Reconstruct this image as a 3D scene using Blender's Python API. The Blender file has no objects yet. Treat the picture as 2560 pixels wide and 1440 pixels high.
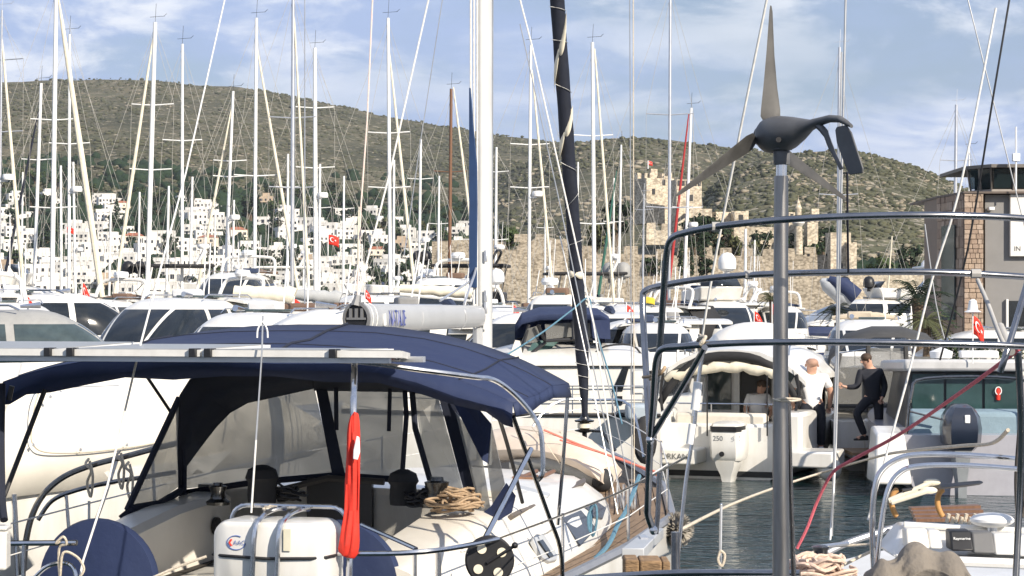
import bpy, math, random
import numpy as np
from mathutils import Vector, Matrix, noise
R = math.radians
rnd = random.Random(11)
# ---------------------------------------------------------------- camera, sky, sun, exposure
SC = bpy.context.scene
COL = SC.collection
F, YH, HC = 5300.0, 780.0, 3.2          # focal length and horizon row in photo pixels, eye height
cd = bpy.data.cameras.new('camera'); cam = bpy.data.objects.new('camera', cd); COL.objects.link(cam)
cam.location = (0, 0, HC); cam.rotation_euler = (R(90), 0, 0)
cd.sensor_width = 36.0; cd.lens = F / 2560 * 36.0; cd.shift_y = (YH - 720) / 2560
cd.clip_start = .2; cd.clip_end = 20000
SC.camera = cam
SUN_EL, SUN_AZ = R(29), R(40)            # azimuth counted from straight behind the camera towards its right
sd = Vector((math.sin(SUN_AZ) * math.cos(SUN_EL), -math.cos(SUN_AZ) * math.cos(SUN_EL), math.sin(SUN_EL)))
sl = bpy.data.lights.new('sun', 'SUN'); sl.energy = 5.0; sl.angle = R(.53); sl.color = (1, .90, .76)
so = bpy.data.objects.new('sun', sl); COL.objects.link(so); so.rotation_euler = sd.to_track_quat('Z', 'Y').to_euler()
so.location = (0, 0, 50)
W_ = bpy.data.worlds.new('World'); SC.world = W_; W_.use_nodes = True
nt = W_.node_tree; N = nt.nodes; L = nt.links
bg = N['Background']; bg.inputs['Strength'].default_value = .058
sky = N.new('ShaderNodeTexSky'); sky.sky_type = 'NISHITA'; sky.sun_disc = False
sky.sun_elevation = SUN_EL; sky.sun_rotation = math.atan2(sd.x, sd.y); sky.air_density = 1.15; sky.dust_density = .8; sky.ozone_density = 2.2
tc = N.new('ShaderNodeTexCoord')
sep = N.new('ShaderNodeSeparateXYZ'); L.new(tc.outputs['Generated'], sep.inputs[0])
# cloud layer: direction projected on a flat deck overhead
dz = N.new('ShaderNodeMath'); dz.operation = 'MAXIMUM'; L.new(sep.outputs['Z'], dz.inputs[0]); dz.inputs[1].default_value = 0.0
dza = N.new('ShaderNodeMath'); dza.operation = 'ADD'; L.new(dz.outputs[0], dza.inputs[0]); dza.inputs[1].default_value = .30
dx = N.new('ShaderNodeMath'); dx.operation = 'DIVIDE'; L.new(sep.outputs['X'], dx.inputs[0]); L.new(dza.outputs[0], dx.inputs[1])
dy = N.new('ShaderNodeMath'); dy.operation = 'DIVIDE'; L.new(sep.outputs['Y'], dy.inputs[0]); L.new(dza.outputs[0], dy.inputs[1])
cmb = N.new('ShaderNodeCombineXYZ'); L.new(dx.outputs[0], cmb.inputs[0]); L.new(dy.outputs[0], cmb.inputs[1])
def wnoise(scale, detail, rough, off, dist=.3):
    m = N.new('ShaderNodeMapping'); L.new(cmb.outputs[0], m.inputs[0]); m.inputs['Location'].default_value = off
    m.inputs['Scale'].default_value = (1.0, 1.15, 1)
    n = N.new('ShaderNodeTexNoise'); n.inputs['Scale'].default_value = scale; n.inputs['Detail'].default_value = detail
    n.inputs['Roughness'].default_value = rough; n.inputs['Distortion'].default_value = dist
    L.new(m.outputs[0], n.inputs['Vector']); return n.outputs['Fac']
def ramp(src, a, b, lo=0., hi=1.):
    r = N.new('ShaderNodeMapRange'); r.interpolation_type = 'SMOOTHSTEP'
    for k, v in zip(('From Min', 'From Max', 'To Min', 'To Max'), (a, b, lo, hi)): r.inputs[k].default_value = v
    L.new(src, r.inputs[0]); return r.outputs[0]
c1 = ramp(wnoise(1.9, 7, .58, (3.1, .4, 0)), .34, .60, .45, .95)      # broad thin veil
c2 = ramp(wnoise(4.6, 9, .60, (9.2, 5.3, 0), .4), .44, .62, 0, .85)       # brighter tufts
c3 = ramp(wnoise(1.3, 5, .5, (1.0, 7.7, 0)), .34, .60, .1, 1)
mx = N.new('ShaderNodeMix'); mx.data_type = 'RGBA'; L.new(c1, mx.inputs[0])
L.new(sky.outputs[0], mx.inputs[6]); mx.inputs[7].default_value = (5.5, 7.0, 10.6, 1)
mlt = N.new('ShaderNodeMath'); mlt.operation = 'MULTIPLY'; L.new(c2, mlt.inputs[0]); L.new(c3, mlt.inputs[1])
mx2 = N.new('ShaderNodeMix'); mx2.data_type = 'RGBA'; L.new(mlt.outputs[0], mx2.inputs[0])
L.new(mx.outputs[2], mx2.inputs[6]); mx2.inputs[7].default_value = (12.2, 12.6, 13.4, 1)
L.new(mx2.outputs[2], bg.inputs['Color'])
vs = SC.view_settings; vs.view_transform = 'Standard'; vs.look = 'None'; vs.gamma = 1; vs.exposure = .52; vs.use_curve_mapping = False
SC.cycles.use_denoising = True; SC.cycles.max_bounces = 8; SC.cycles.transparent_max_bounces = 24; SC.cycles.sample_clamp_indirect = 6
SC.cycles.caustics_reflective = False; SC.cycles.caustics_refractive = False

# ---------------------------------------------------------------- helpers
def P(px, py, d): return Vector(((px - 1280) / F * d, d, HC + (YH - py) / F * d))
def PZ(px, py, z): return P(px, py, (HC - z) * F / (py - YH))
def lerp(a, b, t): return a + (b - a) * t
def interp(tab, x):
    if x <= tab[0][0]: return tab[0][1]
    for (a, b), (c, d) in zip(tab, tab[1:]):
        if x <= c: return lerp(b, d, (x - a) / (c - a))
    return tab[-1][1]
MATS = {}
def mat(name, c, r=.5, m=0., var=.12, sc=6., bump=0., c2=None, coat=0., bsc=None, det=4, tr=None, spec=None, stretch=None):
    """procedural material: two tones broken up by noise, noise on roughness, optional bump"""
    if name in MATS: return MATS[name]
    M = bpy.data.materials.new(name); M.use_nodes = True; t = M.node_tree; n = t.nodes; l = t.links
    b = n['Principled BSDF']; MATS[name] = M
    tcx = n.new('ShaderNodeTexCoord'); src = tcx.outputs['Object']
    if stretch:
        mp = n.new('ShaderNodeMapping'); mp.inputs['Scale'].default_value = stretch; l.new(src, mp.inputs[0]); src = mp.outputs[0]
    no = n.new('ShaderNodeTexNoise'); no.inputs['Scale'].default_value = sc; no.inputs['Detail'].default_value = det; no.inputs['Roughness'].default_value = .62
    l.new(src, no.inputs['Vector'])
    mr = n.new('ShaderNodeMapRange'); mr.inputs[1].default_value = .3; mr.inputs[2].default_value = .7; l.new(no.outputs['Fac'], mr.inputs[0])
    mi = n.new('ShaderNodeMix'); mi.data_type = 'RGBA'; l.new(mr.outputs[0], mi.inputs[0])
    a = c2 if c2 else tuple(x * (1 - var) for x in c)
    mi.inputs[6].default_value = (*a, 1); mi.inputs[7].default_value = (*(c if c2 else tuple(min(1, x * (1 + var * .4)) for x in c)), 1)
    l.new(mi.outputs[2], b.inputs['Base Color'])
    rr = n.new('ShaderNodeMapRange'); l.new(no.outputs['Fac'], rr.inputs[0]); rr.inputs[3].default_value = max(.02, r * .8); rr.inputs[4].default_value = min(1, r * 1.2)
    l.new(rr.outputs[0], b.inputs['Roughness']); b.inputs['Metallic'].default_value = m
    if spec is not None: b.inputs['Specular IOR Level'].default_value = spec
    if coat: b.inputs['Coat Weight'].default_value = coat; b.inputs['Coat Roughness'].default_value = .08
    if bump:
        bn = n.new('ShaderNodeTexNoise'); bn.inputs['Scale'].default_value = bsc or sc * 3; bn.inputs['Detail'].default_value = 5; l.new(src, bn.inputs['Vector'])
        bp = n.new('ShaderNodeBump'); bp.inputs['Strength'].default_value = min(1, bump); bp.inputs['Distance'].default_value = bump * .05; l.new(bn.outputs['Fac'], bp.inputs['Height']); l.new(bp.outputs[0], b.inputs['Normal'])
    if tr:      # clear vinyl: partly see-through sheet
        o = n['Material Output']; tp = n.new('ShaderNodeBsdfTransparent'); tp.inputs[0].default_value = (*tr[1], 1)
        tl = n.new('ShaderNodeBsdfTranslucent'); tl.inputs[0].default_value = (*c, 1)
        a1 = n.new('ShaderNodeMixShader'); a1.inputs[0].default_value = .35; l.new(b.outputs[0], a1.inputs[1]); l.new(tl.outputs[0], a1.inputs[2])
        ms = n.new('ShaderNodeMixShader'); fr = n.new('ShaderNodeMapRange'); l.new(no.outputs['Fac'], fr.inputs[0]); fr.inputs[1].default_value = .3; fr.inputs[2].default_value = .7
        fr.inputs[3].default_value = max(0, tr[0] - .12); fr.inputs[4].default_value = min(1, tr[0] + .12)
        l.new(fr.outputs[0], ms.inputs[0]); l.new(a1.outputs[0], ms.inputs[1]); l.new(tp.outputs[0], ms.inputs[2]); l.new(ms.outputs[0], o.inputs[0])
    return M
gel = mat('gelcoat_white', (.75, .745, .72), .3, c2=(.60, .58, .53), sc=1.3, det=7, coat=.3, stretch=(2.2, 2.2, .7))
gel2 = mat('gelcoat_cream', (.78, .74, .66), .35, var=.10, sc=1.5, coat=.2)
gelg = mat('gelcoat_grey', (.42, .44, .46), .35, var=.12, sc=2)
alum = mat('mast_white', (.80, .80, .78), .32, var=.08, sc=3)
alug = mat('mast_aluminium', (.62, .63, .65), .35, .75, var=.1, sc=4)
cream = mat('cream_cloth', (.74, .68, .54), .85, var=.18, sc=4, bump=.3)
wood = mat('brown_wood', (.17, .085, .045), .5, var=.3, sc=8, stretch=(6, 6, .6))
glass = mat('dark_glass', (.012, .016, .02), .06, var=.4, sc=2, spec=.7)
glassg = mat('grey_glass', (.06, .085, .09), .08, var=.5, sc=1.5, spec=.7)
black = mat('black_plastic', (.015, .015, .017), .45, var=.3)
rubber = mat('black_rubber', (.02, .02, .022), .7, var=.3, bump=.2)
steel = mat('stainless_steel', (.62, .62, .63), .14, 1.0, var=.15, sc=9)
steeld = mat('weathered_stainless_steel', (.22, .215, .21), .2, 1.0, var=.3, sc=14)
wire = mat('rigging_wire', (.55, .55, .54), .35, .8, var=.15)
wirew = mat('pale_rigging', (.70, .69, .66), .6, var=.2, sc=30)
navy = mat('navy_canvas', (.010, .021, .074), .75, c2=(.019, .032, .082), sc=1.1, det=8, bump=.7, bsc=2.6)
navyd = mat('dark_and_shaded_navy_canvas', (.010, .014, .030), .8, var=.3, sc=5, bump=.35, bsc=9)  # dark cloth, and the sprayhood's navy with shade put into the colour
greyc = mat('grey_canvas', (.40, .41, .41), .8, var=.12, sc=3, bump=.4, bsc=4)
red = mat('red_cloth', (.72, .035, .018), .75, var=.2, sc=9, bump=.4, bsc=14)
white = mat('white_paint', (.80, .80, .79), .45, var=.08, sc=4)
rope = mat('cream_rope', (.66, .58, .46), .85, var=.3, sc=60, bump=.5)
roper = mat('pink_rope', (.62, .13, .16), .85, var=.3, sc=60, bump=.5)
ropeb = mat('light_blue_rope', (.11, .24, .33), .85, var=.3, sc=60, bump=.5)
teak = mat('weathered_teak', (.25, .17, .105), .75, var=.4, sc=7, stretch=(7, .6, 4), bump=.4)

WM = {}
def thing(name, label, cat, loc=(0, 0, 0), rz=0., group=None):
    o = bpy.data.objects.new(name, None); COL.objects.link(o); o.empty_display_size = .3
    o.location = loc; o.rotation_euler = (0, 0, rz); o['label'] = label; o['category'] = cat
    if group: o['group'] = group
    WM[o.name] = Matrix.Translation(loc) @ Matrix.Rotation(rz, 4, 'Z'); return o
def tag(o, label, cat, group=None):
    o['label'] = label; o['category'] = cat
    if group: o['group'] = group
    return o
def dup(root, loc=None, rz=None, label=None, scale=None):
    r = root.copy(); COL.objects.link(r)
    if loc is not None: r.location = loc
    if rz is not None: r.rotation_euler = (0, 0, rz)
    if scale is not None: r.scale = scale
    if label: r['label'] = label
    for ch in root.children:
        c = ch.copy(); COL.objects.link(c); c.parent = r
        for g in ch.children:
            e = g.copy(); COL.objects.link(e); e.parent = c
    return r
class MB:
    def __init__(s): s.v = []; s.f = []
    def add(s, v, f):
        o = len(s.v); s.v += [Vector(x) for x in v]; s.f += [[i + o for i in q] for q in f]; return s
    def box(s, x0, x1, y0, y1, z0, z1):
        v = [(x, y, z) for z in (z0, z1) for y in (y0, y1) for x in (x0, x1)]
        return s.add(v, [(0, 2, 3, 1), (4, 5, 7, 6), (0, 1, 5, 4), (2, 6, 7, 3), (0, 4, 6, 2), (1, 3, 7, 5)])
    def obox(s, c, size, M=None):
        c = Vector(c); h = [x / 2 for x in size]; M = M or Matrix.Identity(3)
        v = [c + M @ Vector((x * h[0], y * h[1], z * h[2])) for z in (-1, 1) for y in (-1, 1) for x in (-1, 1)]
        return s.add(v, [(0, 2, 3, 1), (4, 5, 7, 6), (0, 1, 5, 4), (2, 6, 7, 3), (0, 4, 6, 2), (1, 3, 7, 5)])
    def tube(s, pts, r, n=8, caps=True):
        pts = [Vector(p) for p in pts]; k = len(pts); rr = r if isinstance(r, (list, tuple)) else [r] * k
        rings = []; up = None
        for i, p in enumerate(pts):
            t = (pts[min(i + 1, k - 1)] - pts[max(i - 1, 0)])
            if t.length < 1e-9: t = Vector((0, 0, 1))
            t.normalize()
            if up is None: up = Vector((0, 0, 1)) if abs(t.z) < .9 else Vector((0, 1, 0))
            a = t.cross(up)
            if a.length < 1e-4: a = t.cross(Vector((1, 0, .3)))
            a.normalize(); b = a.cross(t); up = b
            rings.append([p + (a * math.cos(q) + b * math.sin(q)) * rr[i] for q in (2 * math.pi * j / n for j in range(n))])
        return s.loft(rings, True, caps)
    def loft(s, rings, closed=True, caps=True):
        n = len(rings[0]); v = [p for r in rings for p in r]; f = []
        for i in range(len(rings) - 1):
            for j in range(n if closed else n - 1):
                a = i * n + j; b = i * n + (j + 1) % n; f.append((a, b, b + n, a + n))
        if caps and closed:
            f.append(tuple(range(n - 1, -1, -1))); f.append(tuple(range((len(rings) - 1) * n, len(rings) * n)))
        return s.add(v, f)
    def sheet(s, rows, th=0.):
        """grid surface; th gives it thickness along z/normal"""
        if th:
            n = len(rows[0]); lo = [[Vector(p) - Vector((0, 0, th)) for p in r] for r in rows]
            s.loft(rows, False, False); o = len(s.v)
            s.loft([r[::-1] for r in lo], False, False)
            edge = [Vector(p) for p in rows[0]] + [Vector(r[-1]) for r in rows[1:]] + [Vector(p) for p in rows[-1][::-1][1:]] + [Vector(r[0]) for r in rows[::-1][1:-1]]
            edl = [p - Vector((0, 0, th)) for p in edge]
            return s.loft([edl, edge], True, False)
        return s.loft(rows, False, False)
    def ell(s, c, rx, ry, rz, n=12, m=7, M=None):
        c = Vector(c); M = M or Matrix.Identity(3)
        rings = []
        for i in range(1, m):
            a = math.pi * i / m
            rings.append([c + M @ Vector((rx * math.sin(a) * math.cos(q), ry * math.sin(a) * math.sin(q), -rz * math.cos(a))) for q in (2 * math.pi * j / n for j in range(n))])
        return s.loft(rings)
    def prism(s, poly, vec):
        poly = [Vector(p) for p in poly]; vec = Vector(vec); return s.loft([poly, [p + vec for p in poly]])
    def lathe(s, prof, c=(0, 0, 0), n=16, M=None):
        c = Vector(c); M = M or Matrix.Identity(3)
        return s.loft([[c + M @ Vector((r * math.cos(q), r * math.sin(q), z)) for q in (2 * math.pi * j / n for j in range(n))] for r, z in prof])
    def build(s, name, m, parent=None, smooth=True, bevel=0., world=False, sub=0, solid=0.):
        v = s.v
        if world and parent is not None:
            I = WM[parent.name].inverted(); v = [I @ p for p in v]
        me = bpy.data.meshes.new(name); me.from_pydata([tuple(p) for p in v], [], s.f); me.update()
        if smooth:
            me.polygons.foreach_set('use_smooth', [True] * len(me.polygons)); me.set_sharp_from_angle(angle=R(38))
        o = bpy.data.objects.new(name, me); COL.objects.link(o)
        ms = m if isinstance(m, (list, tuple)) else [m]
        for q in ms: me.materials.append(q)
        if parent is not None:
            o.parent = parent; WM[o.name] = WM[parent.name]
        else: WM[o.name] = Matrix.Identity(4)
        if solid: md = o.modifiers.new('solid', 'SOLIDIFY'); md.thickness = solid; md.offset = 0
        if bevel: md = o.modifiers.new('bevel', 'BEVEL'); md.width = bevel; md.segments = 2; md.limit_method = 'ANGLE'
        if sub: md = o.modifiers.new('sub', 'SUBSURF'); md.levels = sub; md.render_levels = sub
        return o
def rebase(o, base):
    """move the origin of a one-mesh thing to its base"""
    base = Vector(base); o.data.transform(Matrix.Translation(-base)); o.location = base; WM[o.name] = Matrix.Translation(base); return o
def npmesh(name, V, Fc, m, smooth=False, kind=None):
    me = bpy.data.meshes.new(name); me.vertices.add(len(V)); me.vertices.foreach_set('co', V.astype(np.float32).ravel())
    k = Fc.shape[1]; me.loops.add(Fc.size); me.loops.foreach_set('vertex_index', Fc.astype(np.int32).ravel())
    me.polygons.add(len(Fc)); me.polygons.foreach_set('loop_start', np.arange(0, Fc.size, k, dtype=np.int32))
    if smooth: me.polygons.foreach_set('use_smooth', np.ones(len(Fc), bool))
    me.update(calc_edges=True); o = bpy.data.objects.new(name, me); COL.objects.link(o); me.materials.append(m)
    if kind: o['kind'] = kind
    return o
def bez(p0, p1, sag=0., n=10):
    p0 = Vector(p0); p1 = Vector(p1)
    return [p0.lerp(p1, i / n) - Vector((0, 0, sag * 4 * (i / n) * (1 - i / n))) for i in range(n + 1)]
def smoothpts(pts, n=6):
    """Catmull-Rom through points"""
    pts = [Vector(p) for p in pts]; out = []
    for i in range(len(pts) - 1):
        a = pts[max(i - 1, 0)]; b = pts[i]; c = pts[i + 1]; d = pts[min(i + 2, len(pts) - 1)]
        for j in range(n):
            t = j / n; out.append(.5 * ((2 * b) + (c - a) * t + (2 * a - 5 * b + 4 * c - d) * t * t + (3 * b - a - 3 * c + d) * t ** 3))
    return out + [pts[-1]]
# ---------------------------------------------------------------- setting: water and hills
def water_mat():
    M = mat('harbour_water', (.010, .032, .034), .05, var=.35, sc=.12, spec=.5)
    t = M.node_tree; n = t.nodes; l = t.links; b = n['Principled BSDF']; b.inputs['IOR'].default_value = 1.33
    tcx = n.new('ShaderNodeTexCoord'); h = None
    for sc, st, w in ((1.1, (1, 1.7, 1), 1.0), (3.6, (1, 1.6, 1), .45), (10, (1, 1.4, 1), .14)):
        mp = n.new('ShaderNodeMapping'); mp.inputs['Scale'].default_value = st; l.new(tcx.outputs['Object'], mp.inputs[0])
        q = n.new('ShaderNodeTexNoise'); q.inputs['Scale'].default_value = sc; q.inputs['Detail'].default_value = 3; q.inputs['Distortion'].default_value = .6; l.new(mp.outputs[0], q.inputs['Vector'])
        m_ = n.new('ShaderNodeMath'); m_.operation = 'MULTIPLY'; l.new(q.outputs['Fac'], m_.inputs[0]); m_.inputs[1].default_value = w
        if h is None: h = m_.outputs[0]
        else:
            a = n.new('ShaderNodeMath'); a.operation = 'ADD'; l.new(h, a.inputs[0]); l.new(m_.outputs[0], a.inputs[1]); h = a.outputs[0]
    bp = n.new('ShaderNodeBump'); bp.inputs['Strength'].default_value = 1.0; bp.inputs['Distance'].default_value = .20; l.new(h, bp.inputs['Height']); l.new(bp.outputs[0], b.inputs['Normal'])
    b.inputs['Roughness'].default_value = .04
    for k in list(b.inputs['Roughness'].links): l.remove(k)
    return M
w = MB(); w.add([(-900, -60, 0), (900, -60, 0), (900, 900, 0), (-900, 900, 0)], [(0, 1, 2, 3)])
o = w.build('water', water_mat(), smooth=False); o['kind'] = 'structure'
g = MB(); g.add([(-9000, -2000, -3), (9000, -2000, -3), (9000, 9000, -3), (-9000, 9000, -3)], [(0, 1, 2, 3)])
o = g.build('sea_bed', mat('sea_bed', (.05, .06, .05), .9), smooth=False); o['kind'] = 'structure'

def scrub(name, soil, green, rock, s, zdark=None, rk=.58):
    M = bpy.data.materials.new(name); M.use_nodes = True; t = M.node_tree; n = t.nodes; l = t.links; b = n['Principled BSDF']; b.inputs['Roughness'].default_value = .95; b.inputs['Specular IOR Level'].default_value = .1
    tcx = n.new('ShaderNodeTexCoord')
    def ns(sc, lo, hi, det=6, st=(1, 1, 1), off=(0, 0, 0)):
        mp = n.new('ShaderNodeMapping'); mp.inputs['Scale'].default_value = st; mp.inputs['Location'].default_value = off; l.new(tcx.outputs['Object'], mp.inputs[0])
        q = n.new('ShaderNodeTexNoise'); q.inputs['Scale'].default_value = sc; q.inputs['Detail'].default_value = det; q.inputs['Roughness'].default_value = .65; l.new(mp.outputs[0], q.inputs['Vector'])
        r = n.new('ShaderNodeMapRange'); r.inputs[1].default_value = lo; r.inputs[2].default_value = hi; l.new(q.outputs['Fac'], r.inputs[0]); return r.outputs[0]
    def mixc(f, a, c):
        m = n.new('ShaderNodeMix'); m.data_type = 'RGBA'; l.new(f, m.inputs[0])
        for k, x in ((6, a), (7, c)):
            if isinstance(x, tuple): m.inputs[k].default_value = (*x, 1)
            else: l.new(x, m.inputs[k])
        return m.outputs[2]
    base = mixc(ns(.05 * s, .38, .62), soil, green)
    base = mixc(ns(.006 * s, .4, .65, 3), base, tuple(x * .62 for x in green))
    base = mixc(ns(.11 * s, rk, rk + .05, 5, (1, 1, 1.8), (40, 3, 9)), base, rock)
    base = mixc(ns(.2 * s, .6, .64, 4, (1, 1, 1), (7, 13, 9)), base, tuple(x * .3 for x in green))
    if zdark:       # wooded lower slopes
        sp = n.new('ShaderNodeSeparateXYZ'); l.new(tcx.outputs['Object'], sp.inputs[0])
        ad = n.new('ShaderNodeMath'); ad.operation = 'ADD'; l.new(sp.outputs['Z'], ad.inputs[0])
        jj = ns(.008, .2, .8, 5); mm = n.new('ShaderNodeMath'); mm.operation = 'MULTIPLY'; l.new(jj, mm.inputs[0]); mm.inputs[1].default_value = zdark * .8; l.new(mm.outputs[0], ad.inputs[1])
        r = n.new('ShaderNodeMapRange'); r.inputs[1].default_value = zdark * 1.25; r.inputs[2].default_value = zdark * 1.5; r.inputs[3].default_value = .9; r.inputs[4].default_value = 0; l.new(ad.outputs[0], r.inputs[0])
        base = mixc(r.outputs[0], base, mixc(ns(.03, .4, .62), (.028, .050, .024), (.014, .026, .016)))
    l.new(base, b.inputs['Base Color'])
    q = n.new('ShaderNodeTexNoise'); q.inputs['Scale'].default_value = .12 * s; q.inputs['Detail'].default_value = 6; l.new(tcx.outputs['Object'], q.inputs['Vector'])
    bp = n.new('ShaderNodeBump'); bp.inputs['Strength'].default_value = 1; bp.inputs['Distance'].default_value = 5 / s; l.new(q.outputs['Fac'], bp.inputs['Height']); l.new(bp.outputs[0], b.inputs['Normal'])
    return M
SA = [(-1500, 260), (-400, 215), (0, 197), (330, 190), (450, 200), (600, 215), (700, 235), (850, 262), (950, 285), (1100, 312), (1200, 328), (1300, 340), (1450, 350), (1700, 375), (2000, 440), (2400, 540), (3200, 640), (4200, 680)]
SB = [(900, 640), (1100, 520), (1250, 430), (1350, 385), (1450, 352), (1530, 341), (1600, 336), (1680, 342), (1780, 356), (1900, 372), (2050, 410), (2200, 470), (2500, 560), (3200, 640)]
SCC = [(1500, 745), (1640, 690), (1720, 560), (1760, 470), (1800, 425), (1850, 393), (1920, 372), (2000, 360), (2080, 356), (2150, 361), (2220, 376), (2300, 400), (2360, 426), (2420, 457), (2480, 495), (2600, 550), (2900, 620), (3600, 690)]
HILLS = {'A': (SA, 640., 2200., 1.30, .12), 'B': (SB, 760., 1500., 1.0, .3), 'C': (SCC, 500., 930., .95, .5)}
def hz(k, px, d):
    tab, d0, d1, pw, lin = HILLS[k]; zr = (YH - interp(tab, px)) / F * d1
    t = max(0., (d - d0) / (d1 - d0))
    if t <= 1: g = lin * t + (1 - lin) * t ** pw
    else: g = max(-.2, 1 - .9 * (t - 1) ** 1.3)
    if t > .82: # round the brow
        g -= .9 * max(0, (t - .82)) ** 2 * (1 if t < 1.2 else 0) * .8
    x = (px - 1280) / F * d
    nz = noise.noise(Vector((x * .004, d * .004, 3))) * .035 + noise.noise(Vector((x * .013, d * .013, 7))) * .016 + noise.noise(Vector((x * .04, d * .04, 1))) * .005
    return 1.2 + zr * (g + nz * min(1, t * 4)) * 1.02
def hill(k, x0, x1, sx, rows, m, name):
    tab, d0, d1, pw, lin = HILLS[k]; cols = list(range(x0, x1 + 1, sx)); V = []
    ds = [d0 + (d1 * 1.6 - d0) * (i / rows) for i in range(rows + 1)]
    for d in ds:
        for px in cols: V.append(((px - 1280) / F * d, d, hz(k, px, d) if d > d0 + 1 else -2.))
    n = len(cols); Fc = np.array([(i * n + j, i * n + j + 1, (i + 1) * n + j + 1, (i + 1) * n + j) for i in range(rows) for j in range(n - 1)])
    return npmesh(name, np.array(V), Fc, m, True, 'structure')
hill('A', -1500, 3600, 15, 95, scrub('scrub_far', (.150, .132, .088), (.092, .094, .058), (.27, .235, .175), 1.0, 72, .575), 'hills')  # hill tones lightened: part of the haze is put into the colours
hill('B', 900, 3200, 15, 60, scrub('scrub_middle', (.145, .128, .086), (.088, .092, .056), (.28, .245, .185), 1.3, None, .57), 'hills')
hill('C', 1500, 3600, 12, 60, scrub('scrub_near', (.150, .138, .090), (.098, .102, .060), (.32, .285, .225), 2.0, None, .55), 'hills')

# bushes and boulders: countless, one mass each
ICO_V = np.array([(0, 0, 1), (.894, 0, .447), (.276, .851, .447), (-.724, .526, .447), (-.724, -.526, .447), (.276, -.851, .447), (.724, .526, -.447), (-.276, .851, -.447), (-.894, 0, -.447), (-.276, -.851, -.447), (.724, -.526, -.447), (0, 0, -1)])
ICO_F = np.array([(0, 1, 2), (0, 2, 3), (0, 3, 4), (0, 4, 5), (0, 5, 1), (1, 6, 2), (2, 7, 3), (3, 8, 4), (4, 9, 5), (5, 10, 1), (6, 7, 2), (7, 8, 3), (8, 9, 4), (9, 10, 5), (10, 6, 1), (11, 7, 6), (11, 8, 7), (11, 9, 8), (11, 10, 9), (11, 6, 10)])
def scatter(name, k, n, x0, x1, t0, t1, s0, s1, m, flat=.7, keep=None, sink=.25, jit=.3):
    rs = np.random.RandomState(hash(name + k) % 1000 if False else len(name) * 7 + ord(k)); Vs = []; Fs = []; c = 0
    tab, d0, d1, pw, lin = HILLS[k]
    for i in range(n):
        px = rs.uniform(x0, x1); d = d0 + (d1 - d0) * rs.uniform(t0, t1); x = (px - 1280) / F * d
        if keep and not keep(x, d, px, rs): continue
        s = s0 + (s1 - s0) * rs.rand() ** 2.2; a = rs.uniform(0, 6.28); z = hz(k, px, d)
        V = ICO_V * (1 + rs.uniform(-jit, jit, (12, 1))) * np.array([s * rs.uniform(.8, 1.5), s, s * flat])
        V = np.stack([V[:, 0] * math.cos(a) - V[:, 1] * math.sin(a), V[:, 0] * math.sin(a) + V[:, 1] * math.cos(a), V[:, 2]], 1) + (x, d, z + s * flat * (1 - 2 * sink) * .5)
        Vs.append(V); Fs.append(ICO_F + c); c += 12
    return npmesh(name, np.concatenate(Vs), np.concatenate(Fs), m, False, 'stuff')
bushm = mat('maquis_bush', (.100, .100, .062), .95, c2=(.056, .062, .040), sc=.06, bump=.6, spec=.1)  # bush tones lightened too, haze put into the colour
woodm = mat('pine_wood', (.030, .050, .026), .95, c2=(.012, .024, .014), sc=.05, bump=.6, spec=.1)
rockm = mat('limestone_boulder', (.30, .265, .205), .95, c2=(.20, .175, .13), sc=.1, bump=.5, spec=.1)
def kn(th, f=.012, z=5): return lambda x, d, px, rs: noise.noise(Vector((x * f, d * f, z))) + rs.uniform(-.25, .25) > th
scatter('hillside_scrub', 'A', 17000, -400, 1900, .28, 1.0, .8, 2.6, bushm, .6, kn(-.15))
scatter('hillside_scrub', 'B', 5000, 1100, 2300, .2, 1.0, .9, 2.8, bushm, .65, kn(-.1))
scatter('hillside_boulders', 'A', 3600, -400, 1900, .35, .98, .6, 1.9, rockm, .45, kn(.12, .008, 9))
scatter('hillside_boulders', 'B', 1700, 1200, 2200, .2, 1.0, .8, 2.6, rockm, .5, kn(.05, .015, 9))
scatter('hillside_scrub', 'C', 8000, 1600, 2900, .05, 1.0, .45, 1.7, bushm, .65, kn(-.15, .03))
scatter('hillside_boulders', 'C', 5200, 1640, 2900, .12, 1.0, .35, 1.5, rockm, .55, kn(.02, .022, 9), jit=.45)
scatter('foothill_wood', 'C', 900, 1900, 2700, .0, .16, 1.6, 3.4, woodm, 1.0)

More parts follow.
